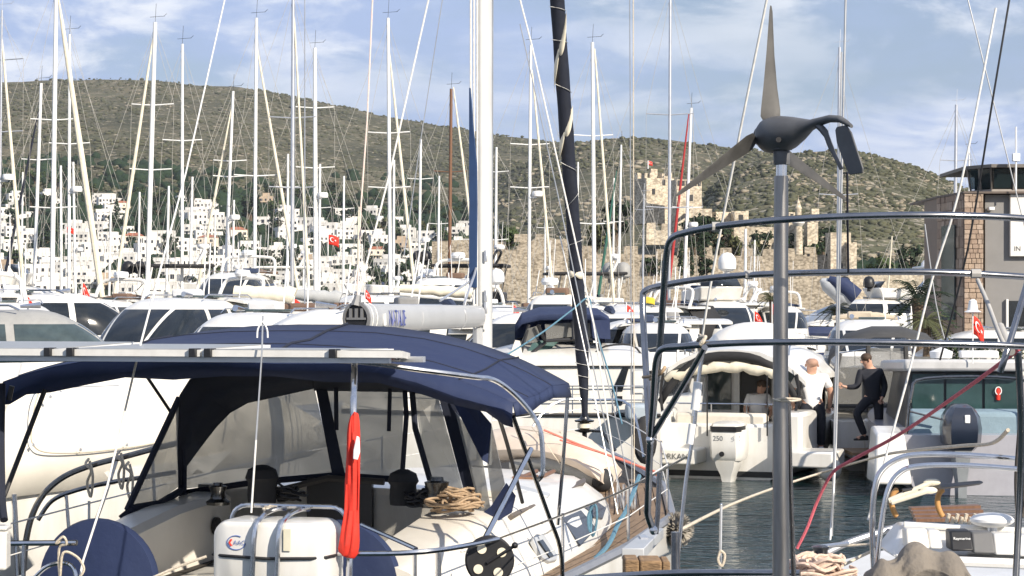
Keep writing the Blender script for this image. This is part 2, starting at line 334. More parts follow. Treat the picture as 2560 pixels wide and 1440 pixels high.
# ---------------------------------------------------------------- trees
leafm = mat('tree_leaf', (.075, .105, .040), .8, c2=(.026, .044, .020), sc=.5, spec=.2)
leafd = mat('dark_tree_leaf', (.035, .055, .028), .85, c2=(.014, .024, .014), sc=.5, spec=.2)
leafo = mat('olive_tree_leaf', (.13, .135, .065), .85, c2=(.060, .070, .034), sc=.5, spec=.2)
bark = mat('bark', (.12, .085, .055), .9, var=.4, sc=5, bump=.5)
def tree_proto(h, w, kind, seed, label, cat='tree', leaf=None, n=420, ls=.35):
    rs = random.Random(seed); t = thing('cypress_tree' if kind == 'cypress' else 'round_tree', label, cat)
    tk = MB(); tk.tube([(0, 0, -.6), (rs.uniform(-.1, .1), 0, h * .3), (rs.uniform(-.2, .2), rs.uniform(-.2, .2), h * .62)], [w * .08, w * .06, w * .025], 7)
    for q in range(5):
        a = rs.uniform(0, 6.28); z = h * rs.uniform(.22, .5)
        tk.tube([(0, 0, z), (math.cos(a) * w * .18, math.sin(a) * w * .18, z + h * .12), (math.cos(a) * w * .33, math.sin(a) * w * .33, z + h * .2)], [w * .03, w * .02, w * .008], 5)
    tk.build('trunk', bark, t)
    cr = MB(); clumps = []
    if kind == 'cypress': clumps = [(0, 0, h * (.12 + .85 * i / 11), w * .5 * math.sin(math.pi * (.12 + .86 * i / 11)) ** .7 + .05) for i in range(12)]
    else:
        for i in range(13):
            a = rs.uniform(0, 6.28); r = w * .36 * rs.random() ** .5; z = h * rs.uniform(.36, .9)
            clumps.append((math.cos(a) * r, math.sin(a) * r, z, w * rs.uniform(.13, .24)))
    for i in range(n):
        cx, cy, cz, cr_ = rs.choice(clumps); v = Vector((rs.gauss(0, 1), rs.gauss(0, 1), rs.gauss(0, 1))).normalized()
        p = Vector((cx, cy, cz)) + Vector((v.x, v.y, v.z * (.8 if kind != 'cypress' else 1.6))) * cr_ * rs.uniform(.55, 1.08)
        a = Vector((rs.gauss(0, 1), rs.gauss(0, 1), rs.gauss(0, 1))).normalized(); b = a.cross(v if abs(a.dot(v)) < .95 else Vector((0, 0, 1))).normalized(); s = ls * rs.uniform(.6, 1.3)
        cr.add([p - a * s, p - b * s * .6, p + a * s, p + b * s * .6], [(0, 1, 2, 3)])
    cr.build('crown', leaf or leafm, t, smooth=False); return t
trees = [tree_proto(7, 6.5, 'r', 1, 'x', leaf=leafm, ls=.55), tree_proto(8.5, 6.5, 'r', 2, 'x', leaf=leafd, ls=.55), tree_proto(6, 6, 'r', 3, 'x', leaf=leafo, ls=.5), tree_proto(10, 2.6, 'cypress', 4, 'x', leaf=leafd, n=360, ls=.45)]
tree_used = [0, 0, 0, 0]
def place_tree(k, loc, s, label, group=None, rz=None):
    rz = rnd.uniform(0, 6.28) if rz is None else rz
    if not tree_used[k]:
        o = trees[k]; tree_used[k] = 1; o.location = loc; o.rotation_euler = (0, 0, rz); o.scale = (s, s, s); o['label'] = label
    else: o = dup(trees[k], loc, rz, label, (s, s, s))
    if group: o['group'] = group
    elif 'group' in o: del o['group']
    return o

# ---------------------------------------------------------------- the white town on the slope
stucco = [mat('white_stucco', (.70, .68, .64), .8, var=.18, sc=.4), mat('cream_stucco', (.74, .66, .54), .8, var=.12, sc=.6), mat('sandstone_wall', (.46, .36, .26), .85, var=.3, sc=.8)]
winm = mat('house_window', (.03, .035, .045), .15, var=.4, sc=1)
tile = mat('red_roof_tile', (.36, .13, .07), .8, var=.3, sc=2)
def house_proto(k, w, d, h, storeys, m, ann=0, roof=None, pergola=False):
    t = thing('white_house' if m is stucco[0] else 'town_house', 'x', 'house')
    wl = MB(); wl.box(-w / 2, w / 2, 0, d, -4, h)
    if ann: wl.box(w / 2, w / 2 + ann * 4.2, .8, d, -4, h - 2.8)
    if k % 3 == 0: wl.box(-w / 4, w / 4, d * .4, d, h, h + 2.4)
    wl.build('wall', m, t, smooth=False)
    rf = MB()
    if roof: rf.add([(-w / 2 - .3, -.3, h), (w / 2 + .3, -.3, h), (w / 2 + .3, d + .3, h), (-w / 2 - .3, d + .3, h), (-w / 4, d / 2, h + 1.5), (w / 4, d / 2, h + 1.5)], [(0, 1, 5, 4), (1, 2, 5), (2, 3, 4, 5), (3, 0, 4), (3, 2, 1, 0)])
    else:
        for a in ((-w / 2 - .05, w / 2 + .05, -.05, .2), (-w / 2 - .05, w / 2 + .05, d - .2, d + .05), (-w / 2 - .05, -w / 2 + .2, .2, d - .2), (w / 2 - .2, w / 2 + .05, .2, d - .2)): rf.box(*a, h + .003, h + .45)
    rf.build('roof' if roof else 'parapet', roof or m, t, smooth=False)
    for s in range(storeys):
        z = h - 2.5 - s * 2.9; nw = max(2, int(w / 2.3))
        for i in range(nw):
            x = -w / 2 + w * (i + .5) / nw; big = (i + s + k) % 3 == 0; ww = .75 if big else .5
            b = MB(); b.box(x - ww, x + ww, -.06, .1, z + (-.6 if big else 0), z + 1.3); o = b.build('window', winm, t, smooth=False)
        if (k + s) % 2 == 0:
            b = MB(); b.box(-w / 2 + .2, w / 2 - .3, -1.2, -.01, z - .95, z - .8); b.box(-w / 2 + .2, w / 2 - .3, -1.2, -1.1, z - .8, z - .15); b.build('balcony', m, t, smooth=False)
    return t
HP = [house_proto(0, 8, 7, 5.4, 2, stucco[0]), house_proto(1, 10, 7, 5.4, 2, stucco[0], 1), house_proto(2, 7, 7, 3.2, 1, stucco[0], 1), house_proto(3, 12, 8, 5.6, 2, stucco[0]), house_proto(4, 9, 7, 5.4, 2, stucco[1], 0, tile), house_proto(5, 11, 7, 6, 2, stucco[0], 1), house_proto(6, 8, 6, 5.4, 2, stucco[2]), house_proto(7, 6, 6, 5.4, 2, stucco[0])]
HL = ['small white house with roof room', 'white house with lower side wing', 'low white one-storey house', 'long white house with roof room', 'cream house with red roof', 'broad white house with balcony', 'sandstone coloured house', 'narrow white house']
def where(px, py):
    z = 'high up' if py < 515 else 'halfway up' if py < 565 else 'low down' if py < 615 else 'by the shore'
    for lim, t in ((30, 'at the left photo edge'), (90, 'behind the short leaning mast'), (150, 'left of the thick cream sail'), (210, 'behind the small red flag'), (270, 'behind the thick cream sail'), (330, 'right of the thick cream sail'), (390, 'behind the big leaning mast'), (450, 'left of the upright white mast'), (510, 'right of the upright white mast'), (570, 'behind the shorter leaning mast'), (630, 'left of the rightward slanting sail'), (690, 'under the rightward slanting sail'), (745, 'behind the tall grey mast'), (800, 'behind the thick white mast'), (860, 'beside the red crescent flag'), (920, 'right of the red crescent flag'), (985, 'above the grey boom end'), (1050, 'above the grey boom middle'), (1125, 'left of the brown mast'), (9999, 'left of the near mast')):
        if px < lim: return z + ' ' + t
hu = [0] * 8; placed = []
def town_top(px): return interp([(-400, 500), (0, 468), (60, 462), (200, 480), (290, 462), (380, 470), (480, 505), (560, 480), (700, 500), (780, 535), (900, 530), (1000, 548), (1150, 560), (1300, 600)], px)
rr = random.Random(5); tries = 0; nh = 0
while nh < 290 and tries < 20000:
    tries += 1; px = rr.uniform(-120, 1230); d = 655 + 560 * rr.random() ** 1.25
    z = hz('A', px, d); py = YH - (z - HC) / d * F; tp = town_top(px)
    if py < tp + 8: continue
    dens = noise.noise(Vector((px * .012, py * .02, 4)))
    if dens < (.10 if py < 530 else -.02 if py < 570 else -.40): continue
    x = (px - 1280) / F * d
    if any(abs(x - a) < 7.4 and abs(d - b) < 8 for a, b in placed): continue
    placed.append((x, d)); k = rr.choices(range(8), (4, 3, 3, 2.5, .3, 3, .5, 3.5))[0]; rz = rr.uniform(-.5, .5) + x / d * -1; lb = HL[k] + ' ' + where(px, py); nh += 1
    gr = 'houses of the white hillside town'
    if not hu[k]: o = HP[k]; hu[k] = 1; o.location = (x, d, z); o.rotation_euler = (0, 0, rz)
    else: o = dup(HP[k], (x, d, z), rz)
    o['label'] = lb; o['group'] = gr; q_ = rr.uniform(.72, 1.0); o.scale = (q_, q_, q_ * rr.uniform(.85, 1.05))
HG = {}
for a_, b_ in placed: HG.setdefault((int(a_ // 24), int(b_ // 24)), []).append((a_, b_))
def near_house(x, d):
    for i in (-1, 0, 1):
        for j in (-1, 0, 1):
            for a_, b_ in HG.get((int(x // 24) + i, int(d // 24) + j), ()):
                if abs(x - a_) < 8.5 and -22 < d - b_ < 10: return True
    return False
scatter('hillside_pine_wood', 'A', 8000, -500, 1700, .10, .58, 2.2, 5.0, woodm, 1.0, lambda x, d, px, rs: not near_house(x, d) and noise.noise(Vector((x * .006, d * .006, 2))) * .5 + (.40 - (d - 640) / 1560) * 3.2 + rs.uniform(-.3, .3) > 0)
nt_ = 0
while nt_ < 210:
    px = rr.uniform(-150, 1300); d = 650 + 620 * rr.random(); x = (px - 1280) / F * d
    if any(abs(x - a) < 7 and -16 < d - b < 9 for a, b in placed): continue
    k = rr.choice((0, 1, 1, 2, 0, 1, 3)); nt_ += 1
    zt = hz('A', px, d); place_tree(k, (x, d, zt - .4), rr.uniform(.75, 1.5), ('bright green town tree ', 'dark green town tree ', 'olive green town tree ', 'slim dark town cypress ')[k] + where(px, YH - (zt - HC) / d * F), 'trees of the white hillside town')

# ---------------------------------------------------------------- castle on its rock
def stone_mat(name, a, b, joint, s):
    M = bpy.data.materials.new(name); M.use_nodes = True; t = M.node_tree; n = t.nodes; l = t.links; bs = n['Principled BSDF']; bs.inputs['Roughness'].default_value = .95; bs.inputs['Specular IOR Level'].default_value = .1
    tcx = n.new('ShaderNodeTexCoord'); mp = n.new('ShaderNodeMapping'); mp.inputs['Scale'].default_value = (s, s, s * 1.7); l.new(tcx.outputs['Object'], mp.inputs[0])
    vo = n.new('ShaderNodeTexVoronoi'); vo.inputs['Scale'].default_value = 1; l.new(mp.outputs[0], vo.inputs['Vector'])
    sp = n.new('ShaderNodeSeparateColor'); l.new(vo.outputs['Color'], sp.inputs[0]); mi = n.new('ShaderNodeMix'); mi.data_type = 'RGBA'; l.new(sp.outputs[0], mi.inputs[0]); mi.inputs[6].default_value = (*a, 1); mi.inputs[7].default_value = (*b, 1)
    mr = n.new('ShaderNodeMapRange'); mr.inputs[1].default_value = .45; mr.inputs[2].default_value = .75; l.new(vo.outputs['Distance'], mr.inputs[0]); m2 = n.new('ShaderNodeMix'); m2.data_type = 'RGBA'; l.new(mr.outputs[0], m2.inputs[0]); l.new(mi.outputs[2], m2.inputs[6]); m2.inputs[7].default_value = (*joint, 1)
    q = n.new('ShaderNodeTexNoise'); q.inputs['Scale'].default_value = .55; q.inputs['Detail'].default_value = 9; q.inputs['Roughness'].default_value = .72; l.new(tcx.outputs['Object'], q.inputs['Vector'])
    r = n.new('ShaderNodeMapRange'); r.inputs[1].default_value = .36; r.inputs[2].default_value = .64; r.inputs[3].default_value = .68; r.inputs[4].default_value = 1.12; l.new(q.outputs['Fac'], r.inputs[0])
    mu = n.new('ShaderNodeMix'); mu.data_type = 'RGBA'; mu.blend_type = 'MULTIPLY'; mu.inputs[0].default_value = 1; l.new(m2.outputs[2], mu.inputs[6]); l.new(r.outputs[0], mu.inputs[7]); l.new(mu.outputs[2], bs.inputs['Base Color'])
    bp = n.new('ShaderNodeBump'); bp.inputs['Strength'].default_value = .9; bp.inputs['Distance'].default_value = .15; l.new(q.outputs['Fac'], bp.inputs['Height']); l.new(bp.outputs[0], bs.inputs['Normal'])
    return M
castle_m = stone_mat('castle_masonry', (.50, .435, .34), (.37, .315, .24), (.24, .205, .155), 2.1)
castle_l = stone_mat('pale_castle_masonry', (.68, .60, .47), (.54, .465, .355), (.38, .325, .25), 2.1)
CD = 345.
def pm(px, d): return (px - 1280) / F * d
def pz(py, d): return HC + (YH - py) / F * d
rock = MB()    # the rock the castle stands on
xs = [1100, 1220, 1400, 1600, 1700, 1850, 2000, 2100, 2200, 2300]; top = [800, 720, 700, 640, 600, 600, 630, 660, 730, 800]
rows = [[Vector((pm(x, 330), 322 + dd, (pz(t, 345) - 1.2) * k + rnd.uniform(-.5, .5) * (k > 0) - .8)) for x, t in zip(xs, top)] for dd, k in ((0, 0), (22, .12), (40, .55), (60, 1), (90, 1), (130, .2), (150, -.2))]
rock.sheet(rows); o = rock.build('castle_rock', mat('rock_ground', (.20, .18, .10), .95, c2=(.09, .10, .05), sc=.3, bump=.8)); o['kind'] = 'structure'
def castle_wall(name, label, pts, base, d, th, merlon=True, m=None, mw=2.2, mh=1.25, cat='castle wall', holes=()):
    """pts: (px, py of the top) polyline; one wall > body, merlons"""
    t = thing(name, label, cat, (pm(pts[0][0], d), d, 0)); m = m or castle_m; b = MB()
    for (xa, ya), (xb, yb) in zip(pts, pts[1:]):
        A = Vector((pm(xa, d), d, 0)); B = Vector((pm(xb, d), d, 0)); za = pz(ya, d) - (mh if merlon else 0); zb = pz(yb, d) - (mh if merlon else 0); zl = pz(base, d)
        b.loft([[A + Vector((0, -.02 * 6, zl)), A + Vector((0, th, zl)), A + Vector((0, th, za)), A + Vector((0, 0, za))], [B + Vector((0, -.12, zl)), B + Vector((0, th, zl)), B + Vector((0, th, zb)), B + Vector((0, 0, zb))]])
    b.build('wall_body', m, t, smooth=False, world=True)
    for hx, hy, hw, hh in holes:
        q = MB(); q.box(pm(hx - hw, d), pm(hx + hw, d), d - .14, d + .3, pz(hy + hh, d), pz(hy - hh, d)); q.build('loophole', black, t, smooth=False, world=True)
    if merlon:
        x = pm(pts[0][0], d); x1 = pm(pts[-1][0], d)
        while x + mw <= x1 + .2:
            px = x / d * F + 1280; z = pz(interp(pts, px + mw * 8), d) - mh; q = MB(); w_ = mw * rnd.uniform(.85, 1.05); hh = mh * rnd.uniform(.8, 1.1)
            q.loft([[(x, d + .1, z), (x + w_, d + .1, z), (x + w_, d + .9, z), (x, d + .9, z)], [(x + rnd.uniform(0, .15), d + .1, z + hh), (x + w_ - rnd.uniform(0, .15), d + .1, z + hh * rnd.uniform(.9, 1.05)), (x + w_, d + .9, z + hh), (x, d + .9, z + hh)]])
            q.build('merlon', m, t, smooth=False, world=True); x += mw * 1.55
    return t
def castle_tower(name, label, px0, px1, top, base, d, rz, m=None, mh=1.1, mw=1.3, wins=(), broken=0, depth=None, cat='tower'):
    w_ = (px1 - px0) / F * d; c = ((px0 + px1) / 2 - 1280) / F * d; dp = depth or w_; h0 = pz(base, d); h1 = pz(top, d); m = m or castle_l
    t = thing(name, label, cat, (c, d, h0), rz); H = h1 - h0; b = MB()
    b.loft([[(-w_ / 2 * s, -.0 - k, z), (w_ / 2 * s, -k, z), (w_ / 2 * s, dp + k, z), (-w_ / 2 * s, dp + k, z)] for s, k, z in ((1.03, .1, 0), (1, 0, H * .3), (1, 0, H - mh))]); b.build('tower_body', m, t, smooth=False)
    if mh > .3:
        for side in range(4):
            L_ = w_ if side % 2 == 0 else dp; n = max(2, int(L_ / (mw * 1.5)))
            for i in range(n):
                s = -L_ / 2 + L_ * (i + .5) / n; hh = mh * (rnd.uniform(.7, 1.1) if not broken else rnd.choice((.4, .8, 1.8, 1.0)))
                x, y = ((s, .3), (w_ / 2 - .3, dp / 2 + s), (s, dp - .3), (-w_ / 2 + .3, dp / 2 + s))[side]; q = MB(); a, c_ = (mw / 2, .28) if side % 2 == 0 else (.28, mw / 2)
                q.box(x - a, x + a, y - c_, y + c_, H - mh, H - mh + hh); q.build('merlon', m, t, smooth=False)
    for fx, fz, ww, hh in wins:
        q = MB(); x = (fx - .5) * w_; z = fz * H; q.box(x - ww, x + ww, -.06, .3, z - hh, z + hh); q.build('window', black, t, smooth=False)
    return t
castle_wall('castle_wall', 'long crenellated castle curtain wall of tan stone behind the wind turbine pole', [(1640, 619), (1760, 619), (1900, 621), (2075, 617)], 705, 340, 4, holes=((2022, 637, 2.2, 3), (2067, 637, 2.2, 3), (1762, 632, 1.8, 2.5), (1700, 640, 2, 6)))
castle_wall('castle_wall', 'castle wall with ragged crenellations left of the dark furled sail', [(1232, 606), (1290, 604), (1300, 586), (1372, 580), (1420, 578)], 715, 342, 5, holes=((1262, 607, 1.6, 2.4), (1283, 607, 1.6, 2.4)))
castle_wall('castle_wall', 'castle wall piece right of the dark furled sail below pine trees', [(1455, 614), (1560, 616), (1640, 618)], 715, 343, 5)
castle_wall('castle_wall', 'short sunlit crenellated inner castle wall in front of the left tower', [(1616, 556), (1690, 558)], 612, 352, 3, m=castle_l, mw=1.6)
castle_wall('castle_wall', 'low outer castle wall along the harbour under the crenellated wall', [(1200, 700), (1500, 692), (1660, 690), (1900, 688), (2120, 690)], 800, 325, 5, merlon=False)
castle_wall('castle_wall', 'low rubble harbour wall right of the castle below the hill', [(2120, 672), (2250, 672), (2400, 668), (2600, 668)], 800, 330, 4, merlon=False, m=castle_l)
castle_wall('castle_wall', 'far low stone castle wall left of the castle above the black yacht', [(1080, 604), (1150, 600), (1240, 598)], 720, 352, 4, merlon=False)
castle_tower('castle_tower', 'broken topped square castle tower, left one with a dark left side', 1612, 1690, 430, 560, 372, R(24), broken=1, wins=((.25, .62, .3, .5), (.62, .8, .3, .5)))
castle_tower('castle_tower', 'tall square castle tower with row of small openings under its top', 1690, 1756, 446, 620, 362, R(14), mh=.2, wins=[(.1 + .16 * i, .93, .28, .45) for i in range(6)] + [(.55, .72, .45, .55), (.5, .45, .3, .35)])
castle_wall('castle_wall', 'stepped castle masonry below the tall square tower', [(1695, 556), (1720, 540), (1725, 522), (1780, 522)], 620, 357, 4, merlon=False, m=castle_l)
castle_tower('castle_tower', 'small castle turret with dark left face between towers', 1786, 1832, 527, 620, 365, R(28), mh=.2, wins=((.6, .6, .5, .6),))
castle_tower('castle_tower', 'small sunlit castle turret with one arched opening', 1836, 1872, 527, 620, 363, R(8), mh=.5, wins=((.45, .80, .4, .6),))
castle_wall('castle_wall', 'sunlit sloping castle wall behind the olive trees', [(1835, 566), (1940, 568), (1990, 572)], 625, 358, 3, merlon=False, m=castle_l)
castle_tower('castle_tower', 'pale ruined castle block right of the minaret', 2018, 2046, 536, 622, 352, R(10), mh=1.2, broken=1)
castle_tower('castle_tower', 'small pale castle turret just left of the minaret', 1972, 1988, 526, 622, 356, R(10), mh=.3, wins=((.5, .85, .25, .4),))
castle_tower('castle_tower', 'corner castle tower at the right end of the curtain wall', 2076, 2128, 578, 705, 338, R(6), mh=.2, wins=((.5, .32, .3, .4),))
castle_tower('castle_tower', 'low outer castle bastion beside the corner tower', 2118, 2142, 605, 705, 337, R(4), mh=.8, mw=.8)
D = 350; mn = thing('minaret', 'slender stone minaret with white balcony and pointed cone inside the castle', 'minaret', (pm(1996, D), D, pz(622, D)))
z0 = pz(622, D); zz = lambda py: pz(py, D) - z0
MB().lathe([(.75, -1), (.62, zz(565))], n=16).build('shaft', castle_l, mn)
MB().lathe([(.62, zz(566)), (1.05, zz(558)), (1.05, zz(552)), (.95, zz(552)), (.5, zz(553))], n=16).build('balcony', stucco[0], mn)
MB().lathe([(.5, zz(553)), (.5, zz(522))], n=14).build('upper_shaft', castle_l, mn)
MB().lathe([(.62, zz(522)), (.5, zz(518)), (.05, zz(497)), (.03, zz(488))], n=14).build('cone_roof', castle_l, mn)
for i, (px, py, s, k, lb) in enumerate([(1735, 600, 1.0, 1, 'dark pine in the castle above the curtain wall, left of the group'), (1765, 598, 1.1, 1, 'tall dark pine in the castle under the square tower'), (1800, 606, .95, 1, 'dark round pine in the castle beside the olive trees'), (1835, 604, .9, 2, 'olive green tree in the castle behind the curtain wall'), (1872, 612, .8, 2, 'small olive tree in the castle near the turbine pole'), (1905, 610, .8, 1, 'dark bushy tree in the castle left of the turbine pole'), (2030, 612, .75, 0, 'green tree in the castle right of the minaret'), (2062, 606, .9, 1, 'dark tree in the castle beside the corner tower'), (1540, 580, 1.2, 1, 'dark tree behind the castle wall beside the furled sail'), (1490, 592, 1.1, 2, 'olive tree behind the castle wall right of the furled sail'), (1975, 612, .8, 1, 'dark tree in the castle left of the minaret'), (1265, 585, 1.0, 0, 'green tree behind the left castle wall'), (2170, 660, .9, 0, 'green tree at the foot of the hill right of the castle'), (2200, 668, .8, 2, 'olive tree at the foot of the hill right of the castle'), (2250, 660, .9, 1, 'dark tree at the hill foot right of the castle')]):
    place_tree(k, (pm(px, 352), 350 + (i % 4) * 1.2 - (9 if i > 11 else 0), pz(py, 352) - 3.5), s * .8, lb)
for px, s, lb in ((1703, .55, 'leftmost slim cypress below the castle curtain wall'), (1729, .42, 'shortest slim cypress below the castle curtain wall'), (1754, .68, 'tallest slim cypress below the castle curtain wall')): place_tree(3, (pm(px, 331), 331, pz(692, 331)), s, lb)
for px, s, lb in ((1768, .42, 'round dark bush beside the tallest castle cypress'), (1622, .45, 'round bush on the low castle wall left of the cypresses'), (1650, .4, 'second bush on the low castle wall left of the cypresses')): place_tree(1, (pm(px, 331), 331.5, pz(692, 331) - .8), s, lb)
# more trees and walls of the shore between town and castle
for i in range(26):
    px = 640 + i * 25 + rnd.uniform(-9, 9); place_tree(i % 3 if i % 4 else 3, (pm(px, 420), 420 + rnd.uniform(-14, 14), 1.), rnd.uniform(.55, 1.0), ('bright green tree on the shore between town and castle', 'dark green tree on the shore between town and castle', 'olive tree on the shore between town and castle', 'slim cypress on the shore between town and castle')[i % 3 if i % 4 else 3], ('green shore trees', 'dark shore trees', 'olive shore trees', 'shore cypresses')[i % 3 if i % 4 else 3])
sh = MB(); sh.box(-700, 700, 405, 660, -2, 1.1); o = sh.build('shore', mat('shore_ground', (.22, .19, .13), .95, c2=(.12, .12, .07), sc=.2), smooth=False); o['kind'] = 'structure'
# ---------------------------------------------------------------- flags
def crescent(mb, c, r, u, v, n_, off):
    """crescent and star drawn as thin raised plates; u, v span the cloth"""
    c = Vector(c) + n_ * off; a = []
    for i in range(15): q = R(40) + (2 * math.pi - R(80)) * i / 14; a.append(c + u * r * math.cos(q) + v * r * math.sin(q))
    b = []
    for i in range(15): q = R(52) + (2 * math.pi - R(104)) * i / 14; b.append(c + u * (r * .22 + r * .78 * math.cos(q)) + v * r * .78 * math.sin(q))
    o = len(mb.v); mb.v += a + b; mb.f += [[o + i, o + i + 1, o + 16 + i, o + 15 + i] for i in range(14)]
    s = c + u * r * 1.35; st = [s + (u * math.cos(math.pi + i * math.pi / 5) + v * math.sin(math.pi + i * math.pi / 5)) * r * (.5 if i % 2 == 0 else .2) for i in range(10)]
    o = len(mb.v); mb.v += st + [s]; mb.f += [[o + i, o + (i + 1) % 10, o + 10] for i in range(10)]
def flag(px, py, d, w, h, label, droop=.5, flip=1, pole=1.3, pm_=None):
    """red ensign with white crescent and star on a short staff; px,py = top of hoist"""
    p = P(px, py, d); t = thing('flag', label, 'flag', (p.x, p.y, p.z - pole)); I = Vector((0, 0, pole))
    MB().tube([(0, 0, 0), (0, 0, pole + .05)], max(.012, d * .00025), 6).build('staff', pm_ or white, t)
    rows = []
    for i in range(9):
        u = i / 8; rows.append([Vector((flip * u * w * (1 - .35 * droop), .05 * w * math.sin(u * 7 + j * .5) , -j / 5 * h - droop * u * u * h * .9 - .03)) + I for j in range(6)])
    f = MB(); f.sheet(rows); fl = f.build('cloth', red, t, solid=.006)
    e = MB(); m_ = rows[3][2].lerp(rows[4][3], .3); u = (rows[6][2] - rows[2][2]).normalized(); v = Vector((0, 0, 1)); nn = Vector((0, -1, 0))
    crescent(e, m_, h * .24, u, v, nn, .055 * w + .02); e.build('crescent_and_star', white, fl, smooth=False, solid=.004)
    return t
# ---------------------------------------------------------------- hulls
def hull_rings(Lh, B, zd, sheer=.25, fine=.55, rake=.6, zk=-.35, n=9, trans=.85):
    rings = []
    for i in range(n):
        t = i / (n - 1); y = Lh * t; k = trans + (1 - trans) * min(1, t / .35) if t < .35 else 1 - ((t - .35) / .65) ** 2.3
        w = max(.02, B / 2 * k); z = zd + sheer * t * t; yk = y - rake * t ** 3
        rings.append([(-w, y, z), (-w * .97, y - (y - yk) * .3, z * .5), (-w * .78, yk, .05), (-w * .15, yk * .96, zk), (w * .15, yk * .96, zk), (w * .78, yk, .05), (w * .97, y - (y - yk) * .3, z * .5), (w, y, z)])
    return rings
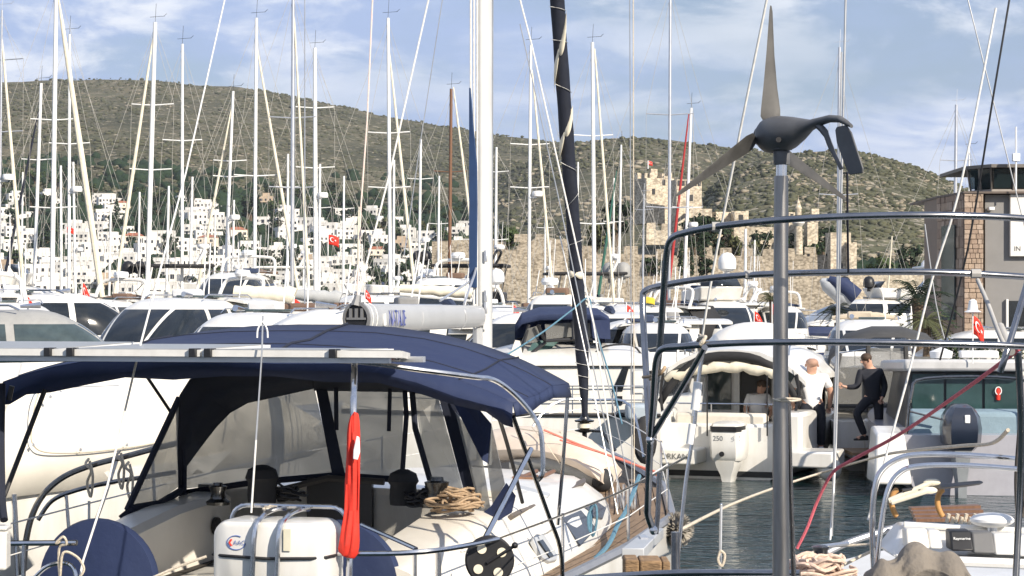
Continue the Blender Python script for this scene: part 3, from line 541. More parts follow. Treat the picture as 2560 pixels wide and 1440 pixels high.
# ---------------------------------------------------------------- sailing yachts with their masts
SB_DATA = [
 # top(x,y), foot x at y=720, mast height m, width px, mast material, furled sail (x0,y0,x1,y1,mat,w) , spreader rows, label
 ((5, 25), -4, 17.0, 6, 'g', (6, 112, 56, 690, 'c', 9), (150, 330), 'sailing yacht with thin grey mast cut by the left photo edge'),
 ((103, 208), 80, 15.0, 9, 'w', (92, 300, 12, 690, 'n', 7), (400,), 'sailing yacht with short leaning white mast, dark furled sail, far left'),
 ((141, -60), 128, 18.5, 12, 'w', (146, -5, 250, 705, 'c', 15), (300, 520), 'tall sailing yacht at left whose thick cream furled sail slants down right'),
 ((174, 86), 172, 16.5, 8, 'w', None, (360,), 'sailing yacht with white mast crossing the thick cream furled sail'),
 ((388, 56), 364, 17.0, 12, 'w', (379, 118, 292, 700, 'c', 9), (263, 425), 'sailing yacht with leaning white mast over the peak of the left hill'),
 ((456, 110), 455, 16.5, 8, 'w', None, (352,), 'sailing yacht with upright white mast right of the leaning one on the hill'),
 ((583, 228), 557, 15.0, 8, 'w', (573, 300, 498, 700, 'c', 7), (403, 442), 'sailing yacht with shorter leaning mast and furled sail slanting left'),
 ((641, 45), 635, 17.5, 9, 'w', (648, 150, 742, 705, 'c', 8), (440,), 'sailing yacht with white mast and furled sail slanting right, left of boom'),
 ((733, -40), 730, 18.0, 10, 'g', (737, 72, 770, 690, 'c', 7), (295, 470), 'sailing yacht with tall grey mast reaching out of the photo'),
 ((787, 120), 790, 16.5, 11, 'w', None, (270, 420), 'sailing yacht with thick white mast and short crosstrees on the hill slope'),
 ((970, 45), 977, 17.0, 9, 'w', (977, 165, 1034, 700, 'c', 8), (333, 470), 'sailing yacht with white mast above the grey boom'),
 ((1128, 222), 1122, 15.5, 9, 'b', (1137, 245, 1182, 600, 'c', 7), (430,), 'sailing yacht with brown wooden mast'),
 ((1327, 112), 1321, 16.5, 8, 'w', (1333, 205, 1378, 690, 'c', 7), (362, 470), 'sailing yacht with white mast just left of the dark furled sail'),
 ((1481, 106), 1487, 16.5, 10, 'w', (1489, 152, 1526, 640, 'c', 7), (340, 560), 'sailing yacht with white mast just right of the dark furled sail'),
 ((1676, -40), 1672, 18.0, 8, 'g', None, (287, 520), 'sailing yacht with tall grey mast before the castle tower'),
 ((1728, 270), 1706, 15.0, 8, 'w', (1719, 310, 1662, 800, 'r', 7), (520,), 'sailing yacht with red furled sail before the castle'),
 ((2099, 118), 2094, 16.5, 9, 'g', None, (488,), 'sailing yacht with slim mast right of the wind turbine tail'),
 ((2391, 262), 2384, 15.0, 9, 'g', None, (402,), 'sailing yacht with bare grey mast against sky left of the stone building'),
 ((2423, 370), 2422, 14.0, 4, 'w', None, (), 'small sailing yacht with thin white mast beside the stone building'),
 ((1241, 368), 1238, 14.0, 7, 'w', None, (430, 600), 'sailing yacht with short white mast right of the near mast'),
 ((1553, 362), 1545, 14.0, 6, 'w', (1538, 450, 1490, 780, 'g2', 7), (), 'sailing yacht with short white mast and dark green furled sail'),
 ((1052, 348), 1046, 14.0, 7, 'w', None, (448,), 'sailing yacht with short white mast left of the brown mast'),
 ((1098, 440), 1094, 13.5, 6, 'w', None, (560,), 'low masted sailing yacht between the brown mast and its white neighbour'),
 ((985, 400), 983, 14.0, 7, 'w', None, (), 'sailing yacht with white mast carrying a small radar right of the boom end'),
 ((720, 385), 718, 14.0, 7, 'w', None, (468,), 'sailing yacht with short white mast left of the tall grey mast'),
 ((800, 410), 797, 14.0, 7, 'w', None, (520,), 'sailing yacht with short white mast touching the thick white mast'),
 ((860, 440), 857, 13.5, 6, 'w', None, (522, 612), 'sailing yacht with short mast and two crosstrees beside the red flag'),
 ((897, 517), 893, 13.0, 5, 'c', None, (), 'small sailing yacht with cream mast right of the red flag'),
 ((761, 458), 758, 13.5, 5, 'w', None, (), 'small sailing yacht with short thin mast before the town centre'),
 ((152, 414), 154, 14.0, 7, 'w', None, (), 'low masted sailing yacht left of the small red flag in the town'),
 ((183, 405), 190, 14.0, 7, 'w', None, (), 'low masted sailing yacht right of the small red flag in the town'),
 ((277, 518), 272, 13.0, 6, 'w', None, (), 'small sailing yacht with low mast right of the thick cream sail'),
 ((349, 480), 344, 13.0, 6, 'w', None, (632,), 'small sailing yacht with low mast left of the big leaning mast'),
 ((422, 465), 415, 13.5, 7, 'w', None, (), 'low masted sailing yacht between two taller masts at the town top'),
 ((481, 442), 473, 13.5, 7, 'w', None, (), 'low masted sailing yacht right of the upright white mast'),
 ((538, 530), 535, 13.0, 5, 'w', None, (), 'small sailing yacht with thin low mast before the white house rows'),
 ((585, 500), 580, 13.0, 6, 'w', None, (), 'small sailing yacht with low mast behind the shorter leaning mast'),
 ((1535, 445), 1532, 13.5, 5, 'w', None, (555,), 'low masted sailing yacht right of the dark furled sail before the castle wall'),
 ((1445, 405), 1443, 14.0, 5, 'w', None, (), 'sailing yacht whose thin mast peeps past the right edge of the dark sail'),
 ((1363, 505), 1362, 13.0, 5, 'w', None, (570,), 'small sailing yacht with short mast before the left castle wall'),
 ((1610, 485), 1606, 13.0, 5, 'g', None, (525,), 'sailing yacht with short grey mast below the broken castle tower'),
 ((1864, 572), 1862, 9.5, 7, 'w', None, (), 'small boat with short white mast left of the turbine pole before the wall'),
 ((1887, 600), 1884, 9.0, 5, 'w', None, (), 'small boat with shortest white mast left of the turbine pole'),
 ((2230, 590), 2216, 10.0, 4, 'c', None, (), 'small boat with thin mast at the hill foot right of the castle'),
 ((2318, 600), 2332, 10.0, 4, 'c', None, (), 'small boat with thin leaning mast at the hill foot near the palm'),
 ((905, 610), 903, 11.0, 4, 'w', None, (), 'tiny sailing boat with low mast by the shore below the red flag'),
 ((640, 560), 637, 12.0, 4, 'w', None, (), 'tiny sailing boat with low mast left of the tall grey mast by the town'),
 ((1195, 470), 1190, 13.0, 5, 'w', None, (), 'sailing yacht whose mast stands close behind the near white mast'),
 ((57, 430), 52, 13.5, 5, 'w', None, (), 'low masted sailing yacht between the two leftmost slanting sails'),
]
rigm = mat('far_rigging', (.46, .44, .40), .6, var=.2)
MM = {'w': alum, 'g': alug, 'b': wood, 'c': cream, 'n': navyd, 'r': mat('red_sail_cover', (.36, .03, .03), .8), 'g2': mat('green_sail_cover', (.03, .12, .09), .8)}
for i, ((tx, ty), fx, H, wpx, mk, jib, spr, lb) in enumerate(SB_DATA):
    d = F * (H - HC) / (YH - ty); s = d / F; rr = random.Random(i * 3 + 1)
    foot_x = tx + (fx - tx) * (YH - ty) / (720 - ty + 1e-6); base = Vector(((foot_x - 1280) * s, d, 0)); top = P(tx, ty, d)
    hd = R(rr.choice((-78, 80, -100, 95))) if not jib else (R(-85) if jib[2] > jib[0] else R(85))
    t = thing('sailing_yacht', lb, 'sailboat', base, 0)
    Lh = 11.5 if H > 12 else 7; rot = Matrix.Rotation(hd, 3, 'Z'); off = rot @ Vector((0, -Lh * .55, 0))
    T = lambda p: rot @ Vector(p) + off
    hb = MB(); rg = [[T(p) for p in r] for r in hull_rings(Lh, Lh * .31, 1.15)]; hb.loft(rg); hb.build('hull', gel if i % 4 else navy, t)
    cb = MB(); cw = Lh * .10; cb.loft([[T(p) for p in ((-cw * 1.1, Lh * .3, z - .05), (cw * 1.1, Lh * .3, z - .05), (cw * .8, Lh * .78, z), (-cw * .8, Lh * .78, z))] if z < 1.3 else [T(p) for p in ((-cw * .95, Lh * .32, z), (cw * .95, Lh * .32, z), (cw * .5, Lh * .72, z - .2), (-cw * .5, Lh * .72, z - .2))] for z in (1.1, 1.75)]); cb.build('cabin', gel, t, bevel=.06)
    r = wpx * s * .5; lean = top - base; lean.z = H; A = Vector((0, 0, 1.2)) ; Bv = Vector((top.x - base.x, 0, H)); A.x = Bv.x * 1.2 / H
    MB().tube([A, A.lerp(Bv, .6), Bv], [r, r, r * .8], 10).build('mast', MM[mk], t)
    for sp in spr:
        zs = HC + (YH - sp) * s; q = zs / H; hw = max(.5, (H / 16) * .95); tilt = math.radians(rr.uniform(-12, 12)); c = Vector((Bv.x * q, 0, zs)); e = MB(); u = Vector((math.cos(tilt), math.sin(tilt) * .6, 0))
        e.tube([c - u * hw + Vector((0, 0, .06)), c, c + u * hw + Vector((0, 0, .06))], max(.03, .9 * s), 6); e.build('spreader', MM[mk] if mk != 'b' else wood, t)
    sh = MB(); wr = max(.006, .42 * s)
    for sgn in (-1, 1):
        pts = [Bv * .97]
        for sp in spr: zs = HC + (YH - sp) * s; pts.append(Vector((Bv.x * zs / H + sgn * max(.5, (H / 16) * .95), 0, zs + .06)))
        pts.append(Vector((A.x + sgn * 1.55, 0, 1.15))); sh.tube(pts, wr, 4)
        sh.tube([Bv * (.62), Vector((A.x + sgn * 1.35, .5, 1.15))], wr * .8, 4)
    sh.tube([Bv * .99, T((0, .3, 1.2))], wr, 4); sh.tube([Bv * .99, T((0, Lh * .98, 1.4))], wr, 4); sh.build('rigging', rigm, t)
    mh = MB(); mh.tube([Bv, Bv + Vector((.05, 0, .9))], max(.008, .5 * s), 5); mh.tube([Bv + Vector((-.25, 0, .25)), Bv + Vector((.45, 0, .3))], max(.008, .5 * s), 5); mh.tube([Bv + Vector((.42, 0, .3)), Bv + Vector((.55, 0, .42))], max(.01, .5 * s), 5); mh.build('wind_vane', alug if mk == 'g' else black, t)
    bm = MB(); b0 = Vector((A.x, 0, 2.0)); b1 = T((0, Lh * .12, 2.1)); bm.tube([b0, b1], .07, 8); bm.build('boom', alum, t)
    sc_ = MB(); pts = [b0.lerp(b1, q) + Vector((0, 0, .2)) for q in (0, .2, .5, .8, 1)]; sc_.tube(pts, [.26, .25, .2, .15, .08], 9); sc_.build('sail_cover', (cream, navy, greyc, navyd, cream)[i % 5], t)
    if jib:
        x0, y0, x1, y1, jm, jw = jib; a = P(x0, y0, d) - base; b = P(x1, y1, d - .02) - base; b = a + (b - a) * ((a.z - 1.5) / (a.z - b.z)); k = jw * s * .5
        MB().tube([a + (a - b).normalized() * .6, a, a.lerp(b, .1), a.lerp(b, .4), a.lerp(b, .8), b], [.03, .04, k * .7, k, k * 1.1, k * .5], 9).build('furled_sail', MM[jm], t)
    if i % 3 == 0: e = MB(); e.lathe([(.02, -.12), (.25, -.12), (.28, 0), (.24, .14), (.02, .15)], Vector((Bv.x * .55 + .38, -.1, H * .55)), 10); e.box(Bv.x * .55, Bv.x * .55 + .35, -.12, -.05, H * .55 - .2, H * .55 - .14); e.build('radar', white, t)

# ---------------------------------------------------------------- motor yachts
def facept(q, u, v, off=0.):
    a, b, c, d = q; n = (b - a).cross(d - a).normalized(); return (a.lerp(b, u)).lerp(d.lerp(c, u), v) + n * off
def pane(t, q, u0, u1, v0, v1, m=None, name='window', off=.02, parent=None):
    pts = [facept(q, u, v, off) for u, v in ((u0, v0), (u1, v0), (u1, v1), (u0, v1))]; n = (pts[1] - pts[0]).cross(pts[3] - pts[0]).normalized()
    e = MB(); e.prism(pts, n * -.05); return e.build(name, m or glass, parent or t, smooth=False)
cush = [mat('beige_cushion', (.50, .43, .33), .85, bump=.3), mat('navy_cushion', (.03, .045, .09), .85, bump=.3), mat('grey_cushion', (.22, .22, .22), .85, bump=.3), mat('brown_cover', (.16, .10, .07), .85, bump=.3)]
def roof_clutter(t, V3, wt, y0, y1, z, seed, fly):
    """hatches, rails, horns, cushions and rolled covers on a roof"""
    rs = random.Random(seed)
    for k in range(rs.randint(1, 2)): x = rs.uniform(-.5, .5) * wt; y = lerp(y0, y1, rs.uniform(.2, .8)); q = MB(); q.obox(V3(x, y, z - .02), (.55, .5, .06)); q.build('roof_hatch', glassg, t, bevel=.015)
    q = MB()
    for sx in (-.8, .8): q.tube([V3(sx * wt, y0 - .4, z - .08), V3(sx * wt, y0 - .2, z + .02), V3(sx * wt, y1 - .5, z + .02), V3(sx * wt, y1 - .3, z - .08)], .02, 5)
    q.build('grab_rail', steel, t)
    q = MB(); x = rs.uniform(-.6, .6) * wt; q.tube([V3(x, y1 - .3, z), V3(x, y1 + .1, z + .03)], [.03, .07], 7); q.tube([V3(x, y1 - .15, z - .06), V3(x, y1 - .15, z)], .02, 5); q.build('horn', steel, t)
    if rs.random() < .75 and not fly:
        y = y0 - .6 + rs.uniform(0, .3); q = MB(); q.tube([V3(-wt * .9, y, z - .02), V3(-wt * .3, y, z + .05), V3(wt * .3, y, z + .04), V3(wt * .9, y, z - .02)], [.06, .1, .1, .06], 9); q.build('rolled_cover', rs.choice(cush), t)
    if fly:
        for k in range(3): x = (-.6 + .6 * k) * wt; q = MB(); q.obox(V3(x, y0 + .6 + .5 * (k % 2), z + .38), (.5, .18, .55)); q.obox(V3(x, y0 + .8 + .5 * (k % 2), z + .15), (.5, .45, .2)); q.build('seat', cush[(seed + k) % 3], t, bevel=.05)
    else:
        q = MB(); x = rs.uniform(-.5, .5) * wt; q.obox(V3(x, y0 + .4, z + .06), (.7, .4, .22)); q.build('deck_box', rs.choice(cush + [white]), t, bevel=.05)
    for k in range(rs.randint(1, 3)):
        x = rs.uniform(-.9, .9) * wt; q = MB(); q.tube([V3(x, y0 + .2, z - .05), V3(x + rs.uniform(-.1, .1), y0, z + rs.uniform(.7, 1.6))], .016, 5); q.build('whip', white, t)
def zclip(pl, z, sg):
    out = []
    for a, b in zip(pl, pl[1:] + pl[:1]):
        ia, ib = (a.z - z) * sg >= 0, (b.z - z) * sg >= 0
        if ia: out.append(a)
        if ia != ib: out.append(a.lerp(b, (z - a.z) / (b.z - a.z)))
    return out
def rs_(x): return random.Random(int(x)).random()
def motor_yacht(px, d, rz, Lh, label, roof=3.1, fly=False, hard=False, hullm=None, hood=None, deck=1.25, B=None, name='motor_yacht', cab=(.22, .66), arch=True, extra=None, cabm=None, winm_=None, side=3, wf=(.50, .30)):
    B = B or Lh * .29; t = thing(name, label, 'motor yacht', (pm(px, d), d, 0), rz); hm = hullm or gel; cm = cabm or gel; gm = winm_ or glass
    dy = -Lh * .45; V3 = lambda x, y, z: Vector((x, y + dy, z))
    h = MB(); h.loft([[Vector(p) + Vector((0, dy, 0)) for p in r] for r in hull_rings(Lh, B, deck, .45, rake=1.2)]); ho = h.build('hull', hm, t)
    s = MB()
    for sg in (-1, 1):
        rg = hull_rings(Lh, B, deck, .45, rake=1.2); pts = [Vector(r[0 if sg < 0 else 7]) + Vector((sg * .03, dy, -.02)) for r in rg]; s.tube(pts, .045, 6)
    s.build('rub_rail', rubber if hm is gel else steel, t)
    y0, y1 = cab[0] * Lh, cab[1] * Lh; wb, wt = B * .42, B * .36; zb = deck + .05; zr = roof - .14; rk = (zr - zb) * .95
    b = [V3(-wb, y0, zb), V3(wb, y0, zb)]; tp = [V3(-wt, y0, zr), V3(wt, y0, zr)]
    NI_, NJ = 30, 28; zt0 = zr + .12; rings = []; ks = []; pt = .42 + .12 * rs_(px)
    for i in range(NI_ + 1):
        t_ = i / NI_; k = max(0., (t_ - pt) / (1 - pt)); ks.append(k); zt_ = zb + .06 + (zt0 - zb - .06) * (1 - k ** 1.9) - .05 * (1 - t_) ** 3; w_ = wb * (1 - .42 * k ** 2.4); ring = []
        for jj in range(NJ + 1):
            an = math.pi * jj / NJ; c_ = math.cos(an); s_ = math.sin(an); zf = abs(s_) ** .42; ring.append(V3(math.copysign(abs(c_) ** .42, c_) * w_ * (1 - .16 * zf ** 2), lerp(y0, y1 + .25, t_) - .35 * (1 - t_) * zf, zb + (zt_ - zb) * zf))
        rings.append(ring)
    zw0 = zb + wf[0] * (zt0 - zb); zw1 = zt0 - wf[1]; groups = {'cabin': []}
    for i in range(NI_):
        for jj in range(NJ):
            q4 = [rings[i][jj], rings[i + 1][jj], rings[i + 1][jj + 1], rings[i][jj + 1]]; front = ks[i] > .12; key = 'cabin'
            if not front and i > 1 and i % 6 != 0: key = ('window', jj < NJ / 2, i // 6)
            elif front and jj not in (10, 17): key = ('windscreen', 0 if jj < 10 else 1 if jj < 17 else 2, 0)
            zs = [p.z for p in q4]
            if key == 'cabin' or max(zs) <= zw0 or min(zs) >= zw1: groups['cabin'].append(q4); continue
            for key2, lo_, hi_ in (('cabin', None, zw0), (key, zw0, zw1), ('cabin', zw1, None)):
                pl = q4
                if lo_ is not None: pl = zclip(pl, lo_, 1)
                if hi_ is not None and pl: pl = zclip(pl, hi_, -1)
                if len(pl) >= 3: groups.setdefault(key2, []).append(pl)
    for key, qs in groups.items():
        e = MB(); idx = {}
        for q4 in qs:
            f_ = []
            for p in q4:
                kk = (round(p.x, 4), round(p.y, 4), round(p.z, 4))
                if kk not in idx:
                    idx[kk] = len(e.v); e.v.append(p.copy() if key == 'cabin' else Vector((p.x * 1.006, p.y + .004, p.z + .004)))
                f_.append(idx[kk])
            if len(set(f_)) >= 3: e.f.append(list(dict.fromkeys(f_)))
        if key == 'cabin': e.add(rings[0], [list(range(NJ + 1))])
        if len(qs) > 1 or key == 'cabin': e.build('cabin' if key == 'cabin' else key[0], cm if key == 'cabin' else gm, t)
    aq = (V3(-wb * .95, y0 - .1, zb), V3(wb * .95, y0 - .1, zb), V3(wb * .8, y0 - .36, zr), V3(-wb * .8, y0 - .36, zr)); pane(t, aq, .08, .48, .1, .88, gm, 'window'); pane(t, aq, .52, .92, .1, .88, gm, 'door')
    ov = .1; e = MB(); rows = []
    for i in range(5): v_ = i / 4; rows.append([V3(x * (wt + ov) * (.92 + .08 * min(1, v_ * 2)), lerp(y0 - 1.3, y0 + .5, v_), zr + .04 + .10 * (1 - abs(x) ** 2.4)) for x in (-1, -.94, -.8, -.5, 0, .5, .8, .94, 1)])
    e.sheet(rows, .07); e.build('roof_overhang', cm, t)
    rk = (y1 - y0) * (1 - pt)
    topz = zr + .14
    if fly:
        f = MB(); w2 = wt * .92; ya, yb = y0 - .6, y1 - rk - .5
        f.loft([[V3(-w2, ya, topz - .02), V3(w2, ya, topz - .02), V3(w2 * .8, yb, topz), V3(-w2 * .8, yb, topz)], [V3(-w2, ya, topz + .45), V3(w2, ya, topz + .45), V3(w2 * .85, yb + .35, topz + .62), V3(-w2 * .85, yb + .35, topz + .62)]]); f.build('flybridge', cm, t, bevel=.08)
        g = MB(); g.loft([[V3(-w2 * .8, yb + .2, topz + .6), V3(w2 * .8, yb + .2, topz + .6)], [V3(-w2 * .7, yb - .15, topz + 1.0), V3(w2 * .7, yb - .15, topz + 1.0)]], False, False); g.build('fly_windscreen', gm, t, solid=.03)
        if hard:
            hz_ = topz + 1.75; e = MB(); e.loft([[V3(-w2 - .1, ya - .2, z), V3(w2 + .1, ya - .2, z), V3(w2 * .9, yb + .5, z), V3(-w2 * .9, yb + .5, z)] for z in (hz_, hz_ + .16)]); e.build('hardtop', hood or cm, t, bevel=.06)
            for sx in (-1, 1):
                for yy in (ya + .3, yb - .3): MB().tube([V3(sx * w2 * .92, yy, topz + .4), V3(sx * w2 * .88, yy - .25, hz_ + .02)], .05, 6).build('hardtop_post', cm, t)
            topz = hz_ + .16
    if arch:
        a = MB(); ya = y0 + .1; a.tube(smoothpts([V3(-wt * .9, ya, topz - .1), V3(-wt * .85, ya - .35, topz + .55), V3(-wt * .5, ya - .4, topz + .72), V3(wt * .5, ya - .4, topz + .72), V3(wt * .85, ya - .35, topz + .55), V3(wt * .9, ya, topz - .1)], 3), .07, 8); ar = a.build('radar_arch', cm, t)
        MB().lathe([(.05, 0), (.26, .02), (.30, .12), (.26, .24), (.03, .27)], V3(.1, ya - .4, topz + .78), 12).build('radome', white, t)
        for sx in (-.6, .7): MB().tube([V3(sx * wt, ya - .4, topz + .7), V3(sx * wt * 1.05, ya - .5, topz + 2.3)], max(.012, d * .00012), 5).build('antenna', white, t)
    roof_clutter(t, V3, wt, y0, y1 - rk, zr + .17, int(px) + int(d), fly)
    rl = MB()
    for sg in (-1, 1):
        rg = hull_rings(Lh, B, deck, .45, rake=1.2); pts = [Vector(r[0 if sg < 0 else 7]) + Vector((-sg * .12, dy, .62)) for r in rg[4:]]; pts[-1].x = 0; rl.tube(pts, max(.016, d * .00018), 5)
        for p in pts[:-1]: rl.tube([p - Vector((0, 0, .6)), p], max(.012, d * .00014), 5)
    rl.build('bow_rail', steel, t)
    if hood and not hard:
        e = MB(); rows = [[V3(x * wt * 1.1, y, deck + .5 + (roof - deck - .55) * z) for x, z in ((-1, 0), (-1, .7), (-.7, 1), (0, 1.05), (.7, 1), (1, .7), (1, 0))] for y in (y0 - 1.9, y0 - .9, y0 + .1)]; e.sheet(rows); e.build('cockpit_canopy', hood, t, solid=.02)
    return t
graym = mat('grey_hardtop', (.30, .30, .29), .6); blackc = mat('black_canvas', (.022, .022, .024), .8, bump=.3)
sd_ = R
MY = [
 (70, 98, -96, 15, 'large white flybridge motor yacht at far left behind grey cabin boat', dict(roof=4.4, fly=True, deck=1.9)),
 (215, 62, -70, 11, 'white motor yacht with dark window band below its flat roof, left', dict(roof=3.78, cabm=gel, arch=False)),
 (95, 42, -78, 10, 'grey windowed pilot boat with white roof edge beside the solar panels', dict(roof=3.28, cabm=graym, winm_=glassg, arch=False)),
 (400, 52, 155, 10.5, 'white sport cruiser with wide dark curved windscreen facing right', dict(roof=3.58, arch=False)),
 (610, 43, 160, 9.5, 'white boat with rounded dark windscreen above the blue awning', dict(roof=3.22, arch=False)),
 (575, 92, 172, 13, 'white flybridge yacht with two dark upper windows before the town', dict(roof=4.95, deck=1.8)),
 (775, 40, 100, 9.5, 'white hardtop boat with dark purple side windows left of the grey boom', dict(roof=3.28, arch=False)),
 (40, 52, -150, 10, 'white boat with arched top rim at the left photo edge', dict(roof=3.45)),
 (330, 105, 100, 14, 'dark hulled motor yacht with black hardtop and black domes', dict(roof=3.65, hullm=navyd, fly=True, hard=True, hood=blackc)),
 (1060, 112, 85, 16, 'black superstructure motor yacht behind the end of the grey boom', dict(roof=3.8, hullm=gel, cabm=black, fly=True, hard=True, hood=blackc, deck=2.0)),
 (1100, 82, 165, 11, 'white pilothouse boat with small dark windows above the grey boom', dict(roof=4.55, deck=1.6)),
 (900, 84, 120, 12, 'white motor yacht with cream flybridge left above the grey boom', dict(roof=3.9, hood=greyc)),
 (1250, 80, 200, 12, 'white yacht with radar arch directly right of the near mast', dict(roof=3.5)),
 (1360, 118, 95, 16, 'motor yacht with black hardtop before the left castle wall', dict(roof=3.5, cabm=gel, fly=True, hard=True, hood=blackc, deck=1.9)),
 (1385, 64, 170, 9, 'white tall cabin boat behind blue canopy cruiser', dict(roof=3.75, arch=False, cabm=gel2)),
 (1575, 88, 140, 12, 'white motor yacht under the castle wall right of the dark sail', dict(roof=3.5, hood=blackc)),
 (1640, 60, 178, 9.5, 'white pilothouse boat with wide windows and red flag', dict(roof=2.92, arch=False, cab=(.2, .7))),
 (1815, 92, 190, 12, 'white yacht carrying a big satellite dome left of the turbine pole', dict(roof=3.7, fly=True)),
 (2150, 125, 100, 18, 'big white motor yacht with blue tender and black domes under castle', dict(roof=4.0, fly=True, deck=2.2)),
 (2290, 135, 95, 20, 'biggest white motor yacht with stacked decks left of the stone building', dict(roof=4.2, fly=True, hard=True, deck=2.4)),
 (2170, 58, 172, 10, 'white cabin boat behind the dark canopy boat', dict(roof=3.02, arch=False)),
 (500, 75, 150, 10, 'white cruiser with open flybridge half hidden behind the curved windscreen boat', dict(roof=3.7, fly=False)),
 (690, 68, 85, 11, 'white yacht under the beige sail cover left of centre', dict(roof=3.3, arch=False)),
 (1480, 100, 80, 13, 'white motor yacht partly hidden by the lower dark furled sail', dict(roof=3.6)),
 (1950, 105, 175, 12, 'white motor yacht directly behind the turbine pole', dict(roof=3.5)),
 (1730, 105, 95, 12, 'white motor yacht with red flag left of the satellite dome yacht', dict(roof=3.7)),
 (210, 78, 160, 11, 'white cruiser with tall radar arch behind the dark window band boat', dict(roof=3.7)),
 (1180, 70, 95, 10, 'white cabin boat just behind the near mast foot', dict(roof=3.3)),
 (970, 60, 90, 10, 'white boat with low cabin under the grey boom', dict(roof=2.9, arch=False)),
 (850, 120, 95, 13, 'distant white motor yacht in front of the town shore', dict(roof=4.2, fly=True)),
 (430, 130, 85, 15, 'distant long white motor yacht in front of the town left', dict(roof=4.4, fly=True)),
 (620, 140, 95, 15, 'distant white motor yacht in front of the shore trees', dict(roof=4.3, fly=True, hard=True)),
 (1290, 58, 95, 9, 'white boat with dark side opening right of the near mast', dict(roof=3.2, arch=False)),
 (1540, 64, 100, 9, 'white low boat between dark sail and bare tube frame', dict(roof=3.0, arch=False)),
 (2440, 75, 92, 11, 'white boat moored before the stone building hedge', dict(roof=2.6, arch=False)),
]
for px, d, a, Lh, lb, kw in MY: motor_yacht(px, d, R(a), Lh, lb, **kw)
# domes, tender, covers that stand on those yachts
def sat_dome(px, py, d, r, m, label):
    p = P(px, py, d); t = thing('satellite_dome', label, 'satellite dome', (p.x, p.y, p.z - r * 1.6))
    MB().lathe([(r * .3, 0), (r * .3, r * .6)], n=10).build('pedestal', m, t)
    MB().lathe([(r * .55, r * .55), (r * .95, r * .8), (r, r * 1.4), (r * .9, r * 2.0), (r * .55, r * 2.45), (r * .05, r * 2.6)], n=16).build('dome', m, t)
for a in ((320, 668, 105, .32, black, 'left of two black domes on the dark motor yacht'), (350, 668, 105, .32, black, 'right of two black domes on the dark motor yacht'), (1045, 640, 112, .3, black, 'left black dome above the black motor yacht'), (1064, 640, 112, .3, black, 'right black dome above the black motor yacht'), (1525, 675, 118, .45, graym, 'left grey dome under the castle wall'), (1558, 675, 118, .45, graym, 'right grey dome under the castle wall'), (1818, 654, 92, .40, white, 'big white dome below the cypresses left of the turbine pole'), (2112, 705, 125, .35, black, 'left black dome on the big white yacht below castle'), (2172, 705, 125, .35, black, 'right black dome on the big white yacht below castle'), (2318, 665, 135, .42, white, 'white dome on the biggest motor yacht'), (2362, 660, 135, .42, white, 'second white dome on the biggest motor yacht, near building'), (1243, 690, 80, .28, white, 'white dome right of the near mast')): sat_dome(*a)
te = thing('tender', 'blue covered tender boat hanging bow up on the big white yacht', 'dinghy', P(2100, 745, 122))
q = MB(); c0 = P(2052, 700, 122) - P(2100, 745, 122); c1 = P(2130, 752, 122) - P(2100, 745, 122); q.tube([c0, c0.lerp(c1, .2), c0.lerp(c1, .7), c1], [.12, .45, .62, .5], 10); q.build('hull', gelg, te)
q = MB(); q.tube([c0.lerp(c1, .12) + Vector((.2, -.2, .2)), c0.lerp(c1, .5) + Vector((.3, -.35, .3)), c1 + Vector((.2, -.35, .25))], [.2, .5, .5], 10); q.build('cover', navy, te)
for px0, px1, py, d, r, m, lb in ((585, 735, 738, 70, .30, cream, 'long beige sail cover on a boom left of centre'), (730, 850, 742, 80, .26, greyc, 'pinkish grey sail cover on a boom behind the beige one'), (1000, 1180, 728, 75, .2, cream, 'cream stacked sail cover above the grey boom')):
    a = P(px0, py, d); b = P(px1, py + 12, d); t = thing('boom', lb, 'boom', (b.x, d, b.z)); MB().tube([Vector((0, 0, -.15)), a - b - Vector((0, 0, .1))], .08, 8).build('spar', alum, t)
    MB().tube([(a - b).lerp(Vector((0, 0, 0)), q) + Vector((0, 0, .1 + .03 * math.sin(q * 30))) for q in [i / 9 for i in range(10)]], [r * (1.1 - .35 * (i / 9)) * (1 + .07 * math.sin(i * 2.1)) for i in range(9, -1, -1)], 12).build('sail_cover', m, t)
for a in ((165, 566, 150, .62, .42, 'small red flag on a mast before the town at left'), (820, 585, 130, .75, .62, 'red flag with white crescent before the town centre'), (735, 745, 55, .5, .35, 'drooping red flag above the hardtop boat left of the boom'), (912, 722, 70, .35, .3, 'small red flag above the outer end of the grey boom'), (1282, 760, 60, .35, .3, 'small red flag right of the near mast'), (1566, 760, 62, .5, .4, 'red flag left of the bare tube frame'), (1728, 742, 100, .6, .5, 'red flag hanging before the white yachts left of the dome'), (1435, 402, 420, 1.0, .8, 'tiny red flag on the hill behind the castle'), (1930, 758, 70, .45, .35, 'red flag just left of the turbine pole'), (1885, 775, 70, .45, .35, 'red and white flag left of the turbine pole'), (60, 735, 60, .5, .35, 'red flag on the boat at the left edge'), (205, 705, 75, .45, .5, 'red flag hanging over the dark window band boat')):
    flag(a[0] if a[0] != 1435 else 1620, a[1], a[2], a[3], a[4], a[5], droop=.35 if a[3] > .6 else 1.1, pole=1.6)
t = flag(1612, 738, 42, .22, .13, 'yellow pennant left of the bare tube frame', droop=.3)
for c_ in list(t.children):
    if c_.name.startswith('cloth'):
        c_.data.materials[0] = mat('yellow_cloth', (.75, .55, .05), .8)
        for g_ in list(c_.children): bpy.data.objects.remove(g_)
